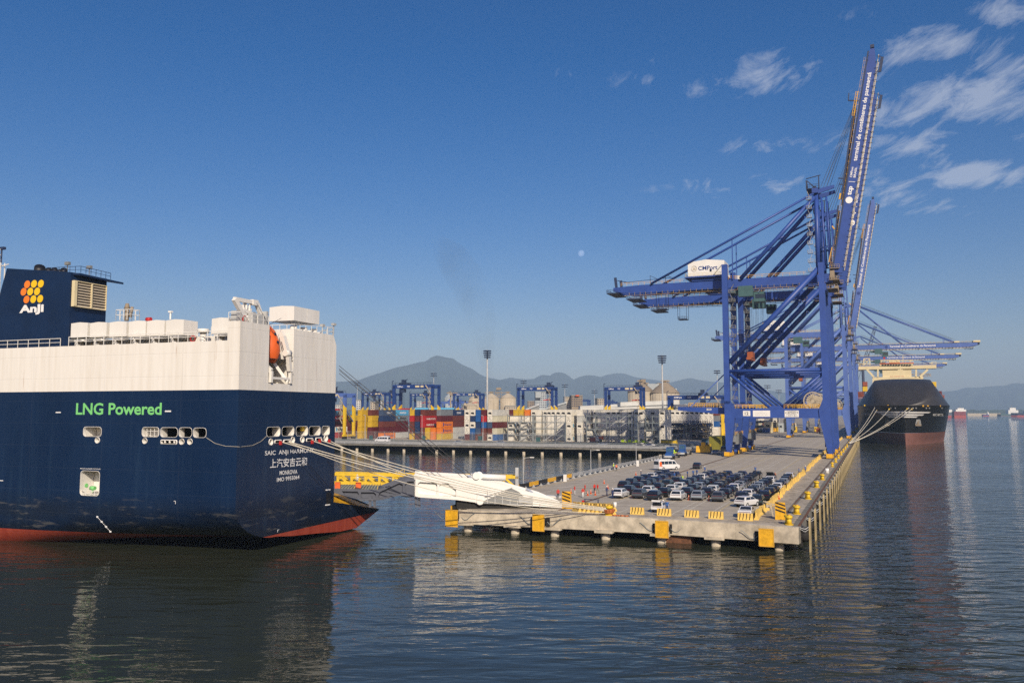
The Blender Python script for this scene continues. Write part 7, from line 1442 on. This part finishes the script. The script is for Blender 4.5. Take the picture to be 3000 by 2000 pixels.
# white minibus with an orange letter
def van(Mx, lab, letter=True, sc=1.0, name='minibus'):
    t = empty(name, Mx.translation, lab, 'minibus'); t.matrix_world = Mx; t.scale = (sc,) * 3
    out = [(-3.4, .42)] + arch(-2.0, .42, .4)[::-1] + arch(2.0, .42, .4)[::-1] + [(2.95, .42), (3.15, .8), (3.05, 1.15), (2.3, 1.4), (1.6, 2.25), (1.2, 2.45), (-3.1, 2.5), (-3.4, 2.3)]
    global hwid; h_ = hwid; hwid = lambda z: 1.0 if z < 1.2 else 1.0 - (z - 1.2) * .12
    local(prof_mesh(out, 'p_white', 'body'), 'body', t)
    for x0, x1 in ((-2.9, -1.7), (-1.6, -.5), (-.4, .7)): 
        m = MB()
        for s_ in (-1, 1): m.add([(x, s_ * (hwid(z) + .012), z) for x, z in ((x0, 1.45), (x1, 1.45), (x1, 2.15), (x0, 2.15))], [(0, 1, 2, 3)])
        [local(q.mesh('side_window', 'glass'), 'side_window', t) for q in m.islands()]
    m = MB()
    for s_ in (-1, 1): m.add([(x, s_ * (hwid(z) + .012), z) for x, z in ((.85, 1.4), (2.05, 1.4), (1.5, 2.12), (.85, 2.15))], [(0, 1, 2, 3)])
    [local(q.mesh('cab_window', 'glass'), 'cab_window', t) for q in m.islands()]; m = MB(); m.add([(2.32, .85, 1.44), (2.32, -.85, 1.44), (1.66, -.8, 2.24), (1.66, .8, 2.24)], [(0, 1, 2, 3)]); local(m.mesh('windscreen', 'glass'), 'windscreen', t)
    m = MB(); m.bb(-3.43, -3.38, -.85, .85, 1.4, 2.15); local(m.mesh('rear_window', 'glass'), 'rear_window', t); m = MB(); m.bb(-2.9, .4, -.7, .7, 2.5, 2.62); local(m.mesh('roof_unit', 'white'), 'roof_unit', t)
    for x in (-2.0, 2.0):
        for y in (-.86, .86): w_ = local(WHM, 'wheel', t); w_.location = (x, y, .36); local(RIM, 'rim', w_)
    if letter: m = MB(); text(m, 'R', (-3.25, -1.03, .9), (.95, 0, 0), (0, .0, 1.15), .06); local(m.mesh('lettering', 'orange'), 'lettering', t)
    hwid = h_; return t
p = onp(1955, 1376); van(PIER @ Matrix.Translation((p.x, p.y, D)) @ Matrix.Rotation(-.62, 4, 'Z'), 'white minibus with an orange letter on its side, behind the parked lanes', sc=1.06)
p = hit(PIER, 1120, 1290, x=QA + 22); van(PIER @ Matrix.Translation((QA + 22, p.y, D)) @ Matrix.Rotation(math.pi / 2, 4, 'Z'), 'white minibus with dark windows on the far quay road', False, 1.15)
for i, (px, c) in enumerate(((1250, 'silver'), (1342, 'silver'), (1465, 'silver'), (1763, 'silver'), (1902, 'white'))):
    p = hit(PIER, px, 1290, x=QA + 22); car(QA + 22, p.y, math.pi / 2, c, 'sedan', '%s car on the far quay road, %s from the left' % (c, ORD[i]), 'cars on the far quay road', full=True, sc=1.1)
# racked black cars on open frames
m = MB(); [m.bb(x - .08, x + .08, y - .08, y + .08, 0, 3.2 * 3) for x in (-2.9, 2.9) for y in (-1.35, 1.35)]; 
RPM = m.mesh('post', 'crane_dark'); m = MB()
for k in range(1, 3): m.bb(-2.9, 2.9, -1.35, -1.1, 3.2 * k - .15, 3.2 * k); m.bb(-2.9, 2.9, 1.1, 1.35, 3.2 * k - .15, 3.2 * k); m.bb(-2.9, -2.7, -1.35, 1.35, 3.2 * k - .15, 3.2 * k)
RPL = m.mesh('platform', 'steel')
p0 = onp(1957, 1287, ZY); rx, ry = p0.x, p0.y
rl = (hit(PIER, 1957, 1270, x=rx).y - hit(PIER, 2053, 1270, x=rx).y) / 5
for row in range(10):
    for c in range(6):
        if row > 0 and c < 5 and row > 6: continue
        a = rx + 3 + row * 6.3; b = ry - c * rl; t = empty('car_rack', PIER @ V((a, b, ZY)), 'open steel car frame, %s row back, %s from the left' % (ORD[row], ORD[c]), 'rack', 'frames of racked cars', AZ); local(RPM, 'post', t); local(RPL, 'platform', t)
        for k in range(3 if not (row == 0 and c < 1) else 2):
            if row == 0 and k == 2 and c < 2: continue
            if row > 0 and c < 5 and k < 2: continue
            car(a, b, 0, 'silver' if (row == 0 and c == 5 and k == 1) else 'black', 'suv', 'dark car on the %s level, %s row, %s frame from the left' % (('lowest', 'middle', 'top')[k], ORD[row], ORD[c]), 'cars stored on frames in the yard', z=ZY + .15 + 3.2 * k, full=(row == 0), sc=1.12)
# second block of racked cars seen under crane 12
for row in range(6):
    for c in range(2):
        px = 2214 + row * 6; p = onp(px, 1268, ZY); 
        for k in range(4): car(p.x + row * 4, p.y + c * 3, 0, 'black' if (row + k) % 3 else 'grey', 'suv', 'dark stored car under crane 12, %s level, %s row, %s side' % (ORD[k], ORD[row], ('near', 'far')[c]), 'cars stored on frames behind crane 12', z=ZY + 3.1 * k, full=False, sc=1.15)
# odds and ends at the yard edge
def thing1(name, m_, lab, cat, fn, grp=None): m = MB(PIER); fn(m); return tag(m.build(name, m_), lab, cat, grp)
def yb(px0, px1, y0, y1, a, m_, name, lab, cat, dp=2.0):
    p, q = hit(PIER, px0, y0, x=a), hit(PIER, px1, y1, x=a); t = empty(name, PIER @ V((a, q.y, q.z)), lab, cat); m = MB(PIER); m.bb(a, a + dp, q.y, p.y, max(q.z, D - .2), p.z); m.build('body', m_, t); m = MB(PIER); m.bb(a - .06, a, q.y - .1, p.y + .1, p.z - .35, p.z); m.bb(a - .06, a, q.y - .1, p.y + .1, max(q.z, D - .2), max(q.z, D - .2) + .3)
    for i in range(1, 4): y = p.y + (q.y - p.y) * i / 4; m.bb(a - .06, a, y - .06, y + .06, q.z, p.z)
    m.build('frame', 'steel', t); return t
yb(1936, 1981, 1287, 1300, 250, 'yellow', 'lifting_beam', 'long bright yellow box lying at the yard edge near the blue tractors', 'box', 3); yb(1727, 1742, 1279, 1295, 254, 'brick', 'hut', 'left orange-red hut behind the yard fence', 'hut'); yb(1754, 1764, 1277, 1287, 254, 'orange', 'hut', 'right bright orange hut behind the yard fence', 'hut'); yb(1742, 1754, 1276, 1293, 255, 'white', 'canopy', 'white canopy between the two orange huts', 'canopy')
yb(1917, 1923, 1291, 1299, 252, 'teal', 'tank', 'small pale green tank left of the yellow box', 'tank'); yb(1948, 1961, 1302, 1312, 236, 'light_grey', 'sign', 'grey sign board below the yellow box', 'sign', .2)
t = empty('road_barrier', PIER @ V((252, 100, D)), 'chain of lime coloured road barriers behind the far quay', 'barrier')
for i in range(8): p, q = hit(PIER, 1820 + i * 10, 1290 + i * .4, x=252), hit(PIER, 1828 + i * 10, 1294 + i * .4, x=252); m = MB(PIER); m.bb(252, 252.5, q.y, p.y, q.z, p.z + (.5 if i % 2 == 0 else -.3)); m.build('segment', 'hiviz', t)
# blue yard tractors and flat trailers
def wheel_at(t, x, y, r=.5): m = MB(); m.tube((x, y - .18, r), (x, y + .18, r), r, 12); local(m.mesh('wheel', 'rubber'), 'wheel', t)
def tractor(px, py, lab, lab2, yaw=math.pi, sc=1.0, load=False):
    p = onp(px, py); t = empty('terminal_tractor', PIER @ p, lab, 'tractor', None, AZ + yaw); t.scale = (sc,) * 3
    m = MB(); m.poly([(2.6, -.9, .9), (2.6, -.9, 1.5), (1.2, -.9, 1.75), (.6, -.9, 1.8), (-2.2, -.9, 1.2), (-2.2, -.9, .8)], (0, 1.8, 0)); m.bb(-.9, .6, -.85, .85, 1.7, 2.1); local(m.mesh('chassis', 'tractor_blue'), 'chassis', t)
    m = MB(); m.bb(-.9, .8, -.85, .85, 3.1, 3.25)
    for x in (-.85, .75):
        for y in (-.8, .8): m.bar((x, y, 1.9), (x, y, 3.15), .12)
    local(m.mesh('cab', 'tractor_blue'), 'cab', t); m = MB(); m.bb(-.8, .7, -.76, .76, 2.05, 3.1); local(m.mesh('cab_window', 'glass_blue'), 'cab_window', t); m = MB(); m.bb(2.55, 2.72, -1.0, 1.0, .6, 1.1); local(m.mesh('bumper', 'light_grey'), 'bumper', t)
    for x in (1.8, -1.4):
        for y in (-.9, .9): wheel_at(t, x, y)
    t3 = empty('flat_trailer', PIER @ p, lab2, 'trailer', None, AZ + yaw); t3.scale = (sc,) * 3; m = MB(); m.bb(-10.5, -1.8, -1.2, 1.2, 1.25, 1.5); m.bb(-10, -1.8, -.5, .5, 1.0, 1.25); local(m.mesh('bed', 'tan_dark'), 'bed', t3)
    for x in (-9.4, -8.2):
        for y in (-.95, .95): wheel_at(t3, x, y)
    if load:
        for k, x in enumerate((-3.4, -5.4, -7.4)): m = MB(); m.bb(x - .7, x + .7, -.8, .8, 1.5, 2.0); m.tube((x, 0, 2), (x, 0, 2.6), .3, 8); o = m.mesh('load', 'hiviz'); q = bpy.data.objects.new('bundle', o); COL.objects.link(q); q.matrix_world = PIER @ Matrix.Translation(p) @ Matrix.Rotation(yaw, 4, 'Z'); tag(q, 'lime bundle lying on the trailer of the front blue tractor, ' + ('nearest the cab', 'in the middle', 'at the back')[k], 'bundle')
tractor(1963, 1345, 'blue yard tractor in front, its trailer carrying lime bundles', 'flat trailer with lime bundles behind the front blue tractor', math.pi + .05, 1.15, True); tractor(2000, 1335, 'second blue yard tractor, behind the one with lime bundles', 'empty flat trailer behind the second blue tractor', math.pi + .05, 1.15)
# wheel loader
p = onp(2066, 1326); t = empty('wheel_loader', PIER @ p, 'yellow wheel loader with a wide bucket and dark cab behind the blue tractors', 'loader', None, AZ + math.pi); t.scale = (1.3,) * 3
m = MB(); m.poly([(2.6, -1.9, .3), (3.4, -1.9, .3), (3.3, -1.9, .9), (2.7, -1.9, 2.0), (2.4, -1.9, 1.8)], (0, 3.8, 0)); m.bb(2.6, 2.8, -.6, .6, 1.5, 3.0); local(m.mesh('bucket', 'fender_yellow'), 'bucket', t)
m = MB(); m.bar((2.6, .6, 1.2), (.4, .6, 2.2), .3); m.bar((2.6, -.6, 1.2), (.4, -.6, 2.2), .3); local(m.mesh('lift_arm', 'fender_yellow'), 'lift_arm', t)
m = MB(); m.bb(-3.2, -.4, -1.1, 1.1, 1.1, 2.4); m.bb(-.6, .8, -.9, .9, 1.0, 2.0); local(m.mesh('body', 'yellow'), 'body', t); m = MB(); m.bb(-.9, .6, -.85, .85, 2.0, 3.6); local(m.mesh('cab', 'glass_blue'), 'cab', t); m = MB(); m.bb(-1, .7, -.95, .95, 3.6, 3.75); local(m.mesh('cab_roof', 'teal'), 'cab_roof', t)
for x in (-2.2, 1.3):
    for y in (-1.2, 1.2): wheel_at(t, x, y, .85)
p = onp(2098, 1318); m = MB(PIER); m.bb(p.x, p.x + 16, p.y - 1.4, p.y + 2.6, D + .2, D + 5.2); m.bb(p.x + 1, p.x + 15, p.y - 1.5, p.y - 1.4, D + 1, D + 4.4); mm('olive', (.22, .20, .02), .6); t = empty('hopper', PIER @ p, 'large olive yellow hopper box behind the wheel loader', 'hopper'); m.build('bin', 'olive', t); m = MB(PIER)
for k in range(6): m.bb(p.x + k * 3, p.x + k * 3 + .25, p.y - 1.75, p.y - 1.5, D, D + 5.3)
m.build('rib', 'olive', t)
p = onp(2096, 1331); car(p.x + 1, p.y, 0, 'silver', 'sedan', 'silver car parked in the shade left of crane 12', None, sc=1.1); p = onp(2119, 1322); car(p.x + 3, p.y, 0, 'black', 'suv', 'black car with lit red tail lamps in the shade beside crane 12', None, sc=1.15)
p = onp(2121, 1311); t = empty('truck', PIER @ p, 'white boxed truck half hidden by the leg of crane 12', 'truck', None, AZ); m = MB(); m.bb(-1, 5, -1.2, 1.2, 1.2, 3.8); local(m.mesh('cargo_box', 'white'), 'cargo_box', t); m = MB(); m.bb(5, 6.6, -1.1, 1.1, .8, 3.2); local(m.mesh('cab', 'white'), 'cab', t)
for x in (0, 5.6):
    for y in (-1, 1): wheel_at(t, x, y)
for i, (px, py, w_, h_, m_, lab) in enumerate(((2330, 1256, 9, 13, 'yellow', 'yellow box machine seen under crane 12, left one'), (2390, 1257, 10, 14, 'yellow', 'yellow box machine seen under crane 12, right one'), (2362, 1254, 14, 16, 'white', 'white truck cab seen under crane 12'), (2397, 1266, 12, 24, 'brick', 'rust red straddle machine seen under crane 12'), (2268, 1261, 12, 14, 'fender_yellow', 'orange loader seen under crane 12'), (2300, 1264, 8, 14, 'light_grey', 'pale container trailer beside the far crane leg'), (2245, 1258, 22, 10, 'tractor_blue', 'low blue vehicle seen under crane 12'), (2288, 1255, 16, 32, 'steel_clad', 'blue grey building corner seen under crane 12'), (2266, 1250, 16, 28, 'black', 'dark doorway of a shed seen under crane 12'), (2250, 1250, 26, 30, 'cream', 'cream container stack seen under crane 12'))):
    pz = onp(px, 1205 + 4 + 60 - i % 3 * 2); q0, q1 = hit(PIER, px - w_ / 2, py - h_ / 2, x=pz.x), hit(PIER, px + w_ / 2, py + h_ / 2, x=pz.x); t = empty('yard_vehicle', PIER @ pz, lab, 'vehicle' if i not in (7, 8, 9) else 'building'); t.name = 'yard_vehicle' if i not in (7, 8, 9) else 'warehouse'
    m = MB(PIER); zl = D + (.8 if i not in (7, 8, 9) else 0); m.bb(pz.x, pz.x + 5, q1.y, q0.y, zl, q0.z); m.bb(pz.x - .4, pz.x, q1.y + .2 * (q0.y - q1.y), q0.y - .2 * (q0.y - q1.y), zl, q0.z * .8 + zl * .2); m.build('body', m_, t)
    if i not in (7, 8, 9): m = MB(PIER); [m.tube((pz.x + dx, y - .2, D + .6), (pz.x + dx, y + .2, D + .6), .6, 10) for dx in (1, 4) for y in (q1.y + .4, q0.y - .4)]; m.build('wheel', 'rubber', t)
    m = MB(PIER); m.bb(pz.x - .5, pz.x - .4, q1.y + .3 * (q0.y - q1.y), q0.y - .3 * (q0.y - q1.y), q0.z * .55 + zl * .45, q0.z * .75 + zl * .25); m.build('window', 'glass', t)
# traffic cones
cm_ = MB(); cm_.bb(-.22, .22, -.22, .22, 0, .05); cm_.tube((0, 0, .05), (0, 0, .85), .17, 10, .04); CONE = cm_.mesh('traffic_cone', 'orange'); cm_ = MB(); cm_.tube((0, 0, .38), (0, 0, .52), .118, 10, .092); cm_.tube((0, 0, .62), (0, 0, .7), .083, 10, .068); CBAND = cm_.mesh('band', 'white')
CN = [(1673, 1444, 'left of the group in red shirts'), (1722, 1451, 'between two people in red'), (1731, 1446, 'right of the centre person in red'), (1744, 1450, 'right of the group in red shirts'), (1770, 1416, 'farthest out on the empty lane'), (1781, 1431, 'behind the people in blue overalls'), (1863, 1391, 'beside the leftmost lane'), (1852, 1457, 'between the white and dark grey front cars'), (2018, 1464, 'right of the front white car'), (2077, 1466, 'right of the silver front car'), (1983, 1407, 'in the gap between the lanes'), (2282, 1462, 'by the line of barriers')]
for px, py, lab in CN:
    p = onp(px, py); o = bpy.data.objects.new('traffic_cone', CONE); COL.objects.link(o); o.matrix_world = Matrix.Translation(PIER @ p); tag(o, 'orange and white traffic cone ' + lab, 'traffic cone', 'traffic cones on the pier'); local(CBAND, 'band', o)
# low table, white blocks near the ramp foot
p = onp(1617, 1458); m = MB(PIER); m.bb(p.x, p.x + 1.2, p.y - 1.3, p.y + 1.3, D, D + .35); tag(m.build('concrete_block', 'white'), 'low white block on the pier left of the person in red', 'block')
p = onp(1733, 1475); t = empty('trestle', PIER @ p, 'dark metal trestle behind the barrier cluster', 'trestle'); m = MB(PIER); m.bar(p + V((0, 1.3, .7)), p + V((0, -1.3, .7)), .1)
for y in (-1.1, 1.1): m.bar(p + V((-.3, y, 0)), p + V((0, y, .7)), .07); m.bar(p + V((.3, y, 0)), p + V((0, y, .7)), .07)
m.build('frame', 'crane_dark', t); m = MB(PIER); m.bb(p.x - .2, p.x + .2, p.y + 1.2, p.y + 1.6, D, D + .5); m.build('red_box', 'red', t)
p = onp(1802, 1497); m = MB(PIER); m.tube((p.x, p.y, D + .6), (p.x, p.y, D + 1.35), .25, 10); tag(m.build('canister', 'white'), 'white canister standing at the right end of the barrier cluster', 'canister')
p = onp(2265, 1512); m = MB(PIER); m.bar(p, p + V((.3, .3, 1.6)), .12); m.bar(p + V((.8, 1.4, 2.0)), p + V((.6, -.8, 1.4)), .12); m.box(p + V((1, .6, 1.3)), (.5, .8, .4)); tag(m.build('tripod_stand', 'tan'), 'leaning pole and stand left of the seaward rail buffer', 'stand')
p = onp(2041, 1516); m = MB(PIER); m.bb(p.x - 1.5, p.x + 1.5, p.y - 3.2, p.y + 2.6, D + .005, D + .02); tag(m.build('hatch_cover', 'tan'), kind='structure')
# ------------------------------------------------------------------ people
def figure(pose):
    """one continuous body grown with a skin modifier; faces coloured by height"""
    J = {'pel': (0, 0, .95, .15, .12), 'waist': (0, 0, 1.1, .14, .10), 'chest': (0, 0, 1.32, .18, .12), 'neck': (0, 0, 1.49, .06, .06), 'head': (0, .01, 1.60, .085, .095), 'top': (0, 0, 1.70, .075, .085)}
    st_ = .16 if pose == 'walk' else 0
    for s_, n in ((-1, 'l'), (1, 'r')):
        f = st_ * s_
        J.update({'hip' + n: (s_ * .09, 0, .88, .09, .09), 'kn' + n: (s_ * .10, f * .8 + .02, .50, .065, .065), 'an' + n: (s_ * .10, f * 1.6, .09, .045, .045), 'to' + n: (s_ * .11, f * 1.6 + .16, .04, .04, .035), 'sh' + n: (s_ * .19, 0, 1.42, .06, .06)})
        if pose == 'arms': J.update({'el' + n: (s_ * .26, .06, 1.16, .045, .045), 'wr' + n: (s_ * .10, .24, 1.2, .035, .035), 'ha' + n: (s_ * .04, .27, 1.24, .035, .03)})
        else: J.update({'el' + n: (s_ * .25, -f * .5, 1.15, .045, .045), 'wr' + n: (s_ * .26, .04 - f, .90, .035, .035), 'ha' + n: (s_ * .26, .06 - f, .82, .035, .03)})
    E_ = [('pel', 'waist'), ('waist', 'chest'), ('chest', 'neck'), ('neck', 'head'), ('head', 'top')]
    for n in 'lr': E_ += [('pel', 'hip' + n), ('hip' + n, 'kn' + n), ('kn' + n, 'an' + n), ('an' + n, 'to' + n), ('chest', 'sh' + n), ('sh' + n, 'el' + n), ('el' + n, 'wr' + n), ('wr' + n, 'ha' + n)]
    K = list(J); me = bpy.data.meshes.new('fig'); me.from_pydata([J[k][:3] for k in K], [(K.index(a), K.index(b)) for a, b in E_], []); o = bpy.data.objects.new('fig', me); COL.objects.link(o)
    md = o.modifiers.new('s', 'SKIN'); 
    for i, k in enumerate(K): me.skin_vertices[0].data[i].radius = J[k][3:5]
    me.skin_vertices[0].data[0].use_root = True; o.modifiers.new('d', 'SUBSURF').levels = 1
    dg = bpy.context.evaluated_depsgraph_get(); e = o.evaluated_get(dg).to_mesh(); vs = [v.co.copy() for v in e.vertices]; fs = [tuple(p.vertices) for p in e.polygons]; o.evaluated_get(dg).to_mesh_clear(); bpy.data.objects.remove(o); return vs, fs
FIG = {p_: figure(p_) for p_ in ('stand', 'walk', 'arms')}; _fm = {}
def person(wp, yaw, top, legs, helmet, lab, pose='stand', grp=None):
    k = (pose, top, legs)
    if k not in _fm:
        vs, fs = FIG[pose]; m = MB(); m.smooth = True
        for f in fs: pass
        m.add(vs, fs)
        for i, f in enumerate(fs):
            c = sum((vs[j] for j in f), V()) / len(f); hand = abs(c.x) > .15 and c.z < .92 and c.z > .75; m.mi[i] = 2 if c.z > 1.47 or hand else (0 if c.z > .93 else (3 if c.z < .1 else 1))
        _fm[k] = m.mesh('body', [top, legs, 'skin', 'black'])
    t = empty('person', wp, lab, 'person', grp, yaw); local(_fm[k], 'body', t)
    m = MB(); m.smooth = True; rows = [[(.125 * r_ * math.cos(i * math.pi / 5), .01 + .14 * r_ * math.sin(i * math.pi / 5), 1.66 + h_) for i in range(10)] for r_, h_ in ((1.15, 0), (.95, .05), (.6, .11), (.1, .14))]
    if helmet: m.grid(rows, closed=True); local(m.mesh('helmet', helmet), 'helmet', t)
    if top in ('hiviz', 'orange_cloth'): m = MB(); m.tube((0, 0, 1.12), (0, 0, 1.17), .165, 10); local(m.mesh('reflective_band', 'white'), 'reflective_band', t)
    return t
PP = [(1635, 1460, 'red_cloth', 'dark_cloth', None, 'person in a red shirt standing alone left of the white block', 'stand'), (1684, 1449, 'red_cloth', 'white_cloth', None, 'person in a red shirt and pale trousers with hands at the belly', 'arms'), (1708, 1457, 'red_cloth', 'white_cloth', None, 'person in a red shirt striding toward the ramp', 'walk'), (1714, 1445, 'red_cloth', 'khaki', None, 'person in a red shirt behind the striding one', 'walk'), (1742, 1443, 'red_cloth', 'dark_cloth', None, 'person in a red shirt and dark trousers, left of a pair', 'stand'), (1751, 1444, 'red_cloth', 'khaki', None, 'person in a red shirt, right of a pair', 'walk'),
      (1778, 1453, 'navy_cloth', 'navy_cloth', 'white', 'person in navy overalls and white helmet walking by the front cars', 'walk'), (1795, 1460, 'navy_cloth', 'navy_cloth', 'white', 'person in navy overalls and white helmet beside the front white car', 'stand'), (1798, 1376, 'hiviz', 'dark_cloth', 'white', 'person in a lime vest by the guard rail', 'stand'), (1806, 1379, 'orange_cloth', 'dark_cloth', None, 'person in an orange vest by the guard rail', 'stand'),
      (1943, 1499, 'navy_cloth', 'navy_cloth', 'white', 'person in a white helmet beside the raised tailgate', 'arms'), (1955, 1499, 'tractor_blue', 'navy_cloth', None, 'person in blue, right of the one in the white helmet at the tailgate', 'stand'), (1878, 1399, 'navy_cloth', 'navy_cloth', 'white', 'person in a white helmet beside the leftmost lane', 'stand'), (1976, 1405, 'tractor_blue', 'navy_cloth', None, 'person in blue overalls in the gap between the lanes', 'stand'), (2014, 1399, 'tractor_blue', 'navy_cloth', None, 'person in blue right of the gap, near the black van', 'stand'),
      (2031, 1397, 'tractor_blue', 'navy_cloth', None, 'left one of two people in blue behind the middle lanes', 'stand'), (2042, 1395, 'tractor_blue', 'navy_cloth', None, 'right one of two people in blue behind the middle lanes', 'stand'), (2065, 1386, 'tractor_blue', 'navy_cloth', 'white', 'person in blue with a white helmet at the far ends of the lanes', 'stand'), (2000, 1415, 'hiviz', 'navy_cloth', None, 'person in a lime vest crouched in shadow of the gap lane', 'arms'), (1991, 1418, 'orange_cloth', 'navy_cloth', None, 'person in an orange vest in the gap between the lanes', 'stand'),
      (2213, 1386, 'tractor_blue', 'navy_cloth', None, 'person in blue behind the last car of a middle lane', 'stand'), (2271, 1405, 'orange_cloth', 'dark_cloth', None, 'person in an orange vest beside the open black tailgate', 'arms'), (2320, 1405, 'orange_cloth', 'dark_cloth', None, 'person in an orange vest at the end of the rightmost lane', 'stand'), (2341, 1390, 'tractor_blue', 'navy_cloth', None, 'person in blue walking near the line of barriers', 'walk'), (2360, 1385, 'tractor_blue', 'navy_cloth', 'white', 'person with a white helmet by the barrier line', 'stand'), (2417, 1294, 'hiviz', 'navy_cloth', None, 'tiny person in a lime vest beyond crane 12', 'stand')]
for i, (px, py, top, legs, hel, lab, pose) in enumerate(PP): person(PIER @ onp(px, py), i * 1.7, top, legs, hel, lab, pose)
a = rp(1044, 1412, WR - .8); person(RAMP @ V((rp(1047, 1412, WR - 1).x, WR - 1.2, dz)), 2.8, 'white_cloth', 'khaki', 'white', 'person in white clothes standing on the grey part of the ramp', 'arms')
# ------------------------------------------------------------------ air
hz = bpy.data.materials.new('haze_air'); hz.use_nodes = True; t = hz.node_tree; t.nodes.remove(t.nodes['Principled BSDF'])
pv = t.nodes.new('ShaderNodeVolumePrincipled'); pv.inputs['Density'].default_value = HAZE; pv.inputs['Color'].default_value = (.52, .73, 1, 1); pv.inputs['Anisotropy'].default_value = -.14
t.links.new(pv.outputs[0], t.nodes['Material Output'].inputs['Volume'])
m = MB(); m.bb(-12600, 12600, -300, 12600, -6, 720); o = m.build('haze', hz, kind='stuff')
# thin dark smoke rising over the yard
sm = bpy.data.materials.new('thin_smoke'); sm.use_nodes = True; t = sm.node_tree; t.nodes.remove(t.nodes['Principled BSDF'])
pv = t.nodes.new('ShaderNodeVolumePrincipled'); pv.inputs['Color'].default_value = (.20, .19, .18, 1)
tcn = t.nodes.new('ShaderNodeTexCoord'); sp = t.nodes.new('ShaderNodeSeparateXYZ'); t.links.new(tcn.outputs['Generated'], sp.inputs[0]); no = t.nodes.new('ShaderNodeTexNoise'); no.inputs['Scale'].default_value = .018; no.inputs['Detail'].default_value = 4; t.links.new(tcn.outputs['Object'], no.inputs[0])
mr = t.nodes.new('ShaderNodeMapRange'); t.links.new(no.outputs[0], mr.inputs[0]); mr.inputs[1].default_value = .30; mr.inputs[2].default_value = .75; mr.inputs[3].default_value = 0; mr.inputs[4].default_value = .008
t.links.new(mr.outputs[0], pv.inputs['Density']); t.links.new(pv.outputs[0], t.nodes['Material Output'].inputs['Volume'])
M['smoke'] = sm; m = MB(); m.smooth = True; rows = []
for px, py, w_ in ((1440, 1165, 8), (1428, 1080, 18), (1418, 1000, 34), (1408, 930, 48), (1378, 850, 62), (1345, 780, 66), (1310, 720, 50), (1285, 690, 12)):
    c = fp2(px, py, 1100); rad = w_ * 1100 / F; rows.append([c + V((rad * math.cos(i * math.pi / 6), rad * .6 * math.sin(i * math.pi / 6), 0)) for i in range(12)])
m.grid(rows, closed=True); m.add(rows[0], [tuple(range(12))]); m.add(rows[-1], [tuple(range(12))]); m.build('smoke', 'smoke', kind='stuff')
